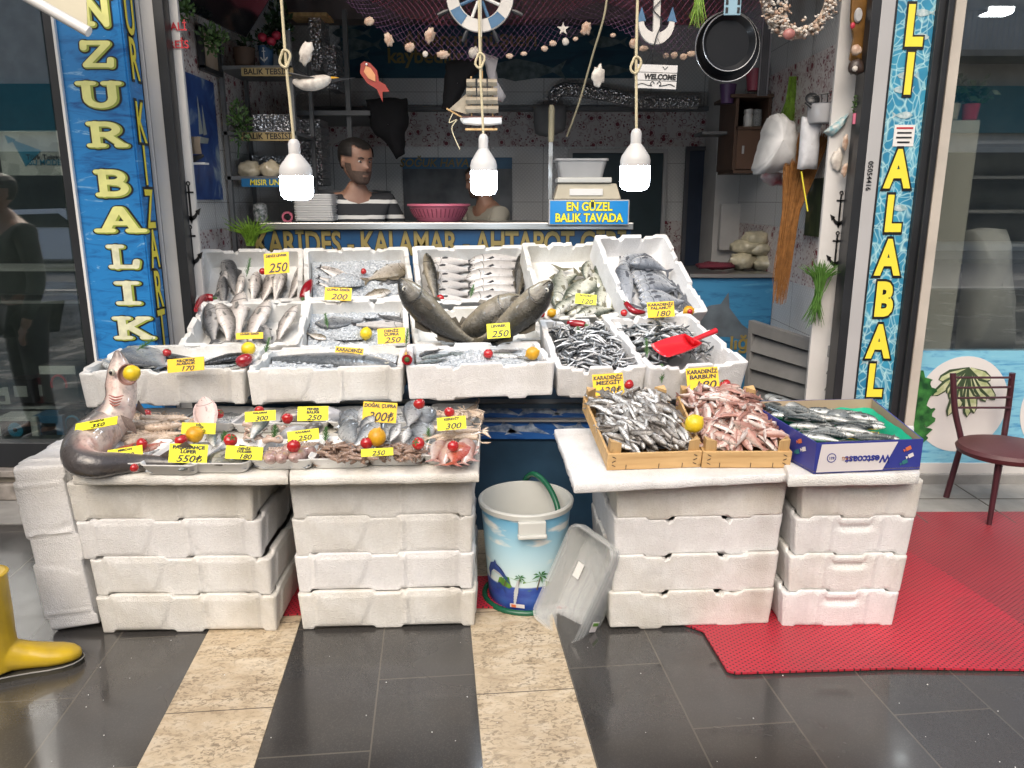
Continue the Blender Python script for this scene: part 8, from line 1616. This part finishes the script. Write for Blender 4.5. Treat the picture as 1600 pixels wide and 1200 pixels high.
person('second man in a beige shirt, half hidden behind the middle bulb',b2,(W(740,255,5.35).z-.14)/1.0,R(180)-R(60),pm('beige shirt',(.30,.28,.23),.85,var=.15,bump=.4,bs=14),bpy.data.materials['dark trousers'],[((-.15,.08,.63),(-.08,.2,.60)),((.15,.08,.63),(.08,.2,.60))],R(-10),R(-16),.07,vox=.010)
person('passer-by in dark clothes standing left of the stall, mirrored in the dark window',(-3.05,2.75,0),1.66,R(35),pm('dark jacket',(.025,.03,.028),.85),bpy.data.materials['dark trousers'],[((-.15,.0,.62),(-.15,.06,.48)),((.15,.0,.62),(.15,.06,.48))],0,0,.02,'long',False,.013)
# person with the yellow boots, mostly outside the left edge
toe=G(131,1032);ba=R(22);heel=toe-V((math.cos(ba),math.sin(ba),0))*.325
m_boot=pm('yellow rubber boot',(.58,.39,.012),.36,col2=(.36,.25,.03),vs=7,bump=.2,bs=18,coat=.25);m_sole=pm('dark boot sole',(.05,.045,.03),.7,var=.3)
def boot(par,mx):
    q=MB();rows=[]
    for s,w,z0,z1 in ((-.012,.020,.03,.07),(.0,.034,.016,.10),(.03,.042,.012,.125),(.08,.044,.014,.135),(.13,.042,.018,.125),(.18,.044,.016,.100),(.23,.049,.012,.082),(.27,.047,.012,.072),(.30,.038,.014,.062),(.318,.022,.018,.05),(.324,.008,.026,.04)):
        rows.append([V((s,w*math.copysign(abs(math.cos(a)) ** .8,math.cos(a)),(z0+z1)/2+(z1-z0)/2*math.sin(a))) for a in [2*math.pi*k/18 for k in range(18)]])
    q.grid(rows,closed=True);q.f += [tuple(range(18)),tuple(reversed(range(180,198)))];q.m += [0,0]
    sh=[(.075,.030,.066,.05),(.08,.10,.070,.05),(.082,.15,.066,.050),(.080,.22,.070,.056),(.076,.30,.074,.062),(.075,.365,.076,.064)];rows=[[V((x+rx*math.cos(a),ry*math.sin(a),z)) for a in [2*math.pi*k/20 for k in range(20)]] for x,z,rx,ry in sh];k0=len(q.v);q.grid(rows,closed=True);q.f += [tuple(reversed(range(k0,k0+20))),tuple(k0+100+k for k in range(20))];q.m += [0,0]
    inv=wm(par).inverted() @ mx;me=remesh([inv @ p for p in q.v],q.f,.005);b=child(me,'boot',m_boot,par)
    q=MB();out=[(s,w) for s,w in ((-.012,.022),(.0,.036),(.03,.044),(.08,.045),(.13,.043),(.18,.045),(.23,.050),(.27,.049),(.30,.040),(.32,.022),(.327,.006))];ring=[(s,w) for s,w in out]+[(s,-w) for s,w in reversed(out)];n=len(ring)
    q.grid([[mx @ V((s,w,z)) for s,w in ring] for z in (.0,.016)],closed=True);q.f += [tuple(reversed(range(n))),tuple(range(n,2*n))];q.m += [0,0];q.build('sole',m_sole,b,0)
    q=MB();q.tube([mx @ V((s*1.004,w*1.03,.018)) for s,w in ring],.0022,5);q.build('welt',m_conc,b);q=MB();q.tube([mx @ V((.075+.077*math.cos(a),.065*math.sin(a),.360)) for a in [2*math.pi*k/24 for k in range(25)]],.004,6);q.build('top_band',m_boot,b);return b
hm_=M.Translation(heel) @ M.Rotation(ba,4,'Z');bs_=hm_ @ V((.03,-.0,0));off=hm_ @ V((-.02,.22,0))
ctr2=hm_ @ V((-.16,.12,0))
pr_,J=person('person in yellow rubber boots and dark clothes at the left edge',(ctr2.x,ctr2.y,0),1.72,ba-R(90),pm('dark sweater',(.03,.032,.04),.85),bpy.data.materials['dark trousers'],[((-.15,-.01,.62),(-.14,.05,.49)),((.15,-.01,.62),(.14,.05,.49))],0,0,0,'long',True,.013,None,True,legs=[((-.06,-.02,.27),(-.068,-.09,.045),(-.068,-.04,.03)),((.06,.09,.27),(.068,.115,.045),(.068,.16,.03))])
boot(pr_,hm_);boot(pr_,M.Translation(V((0,0,0))) @ (M.Translation(hm_ @ V((-.40,.235,0))) @ M.Rotation(ba,4,'Z')))
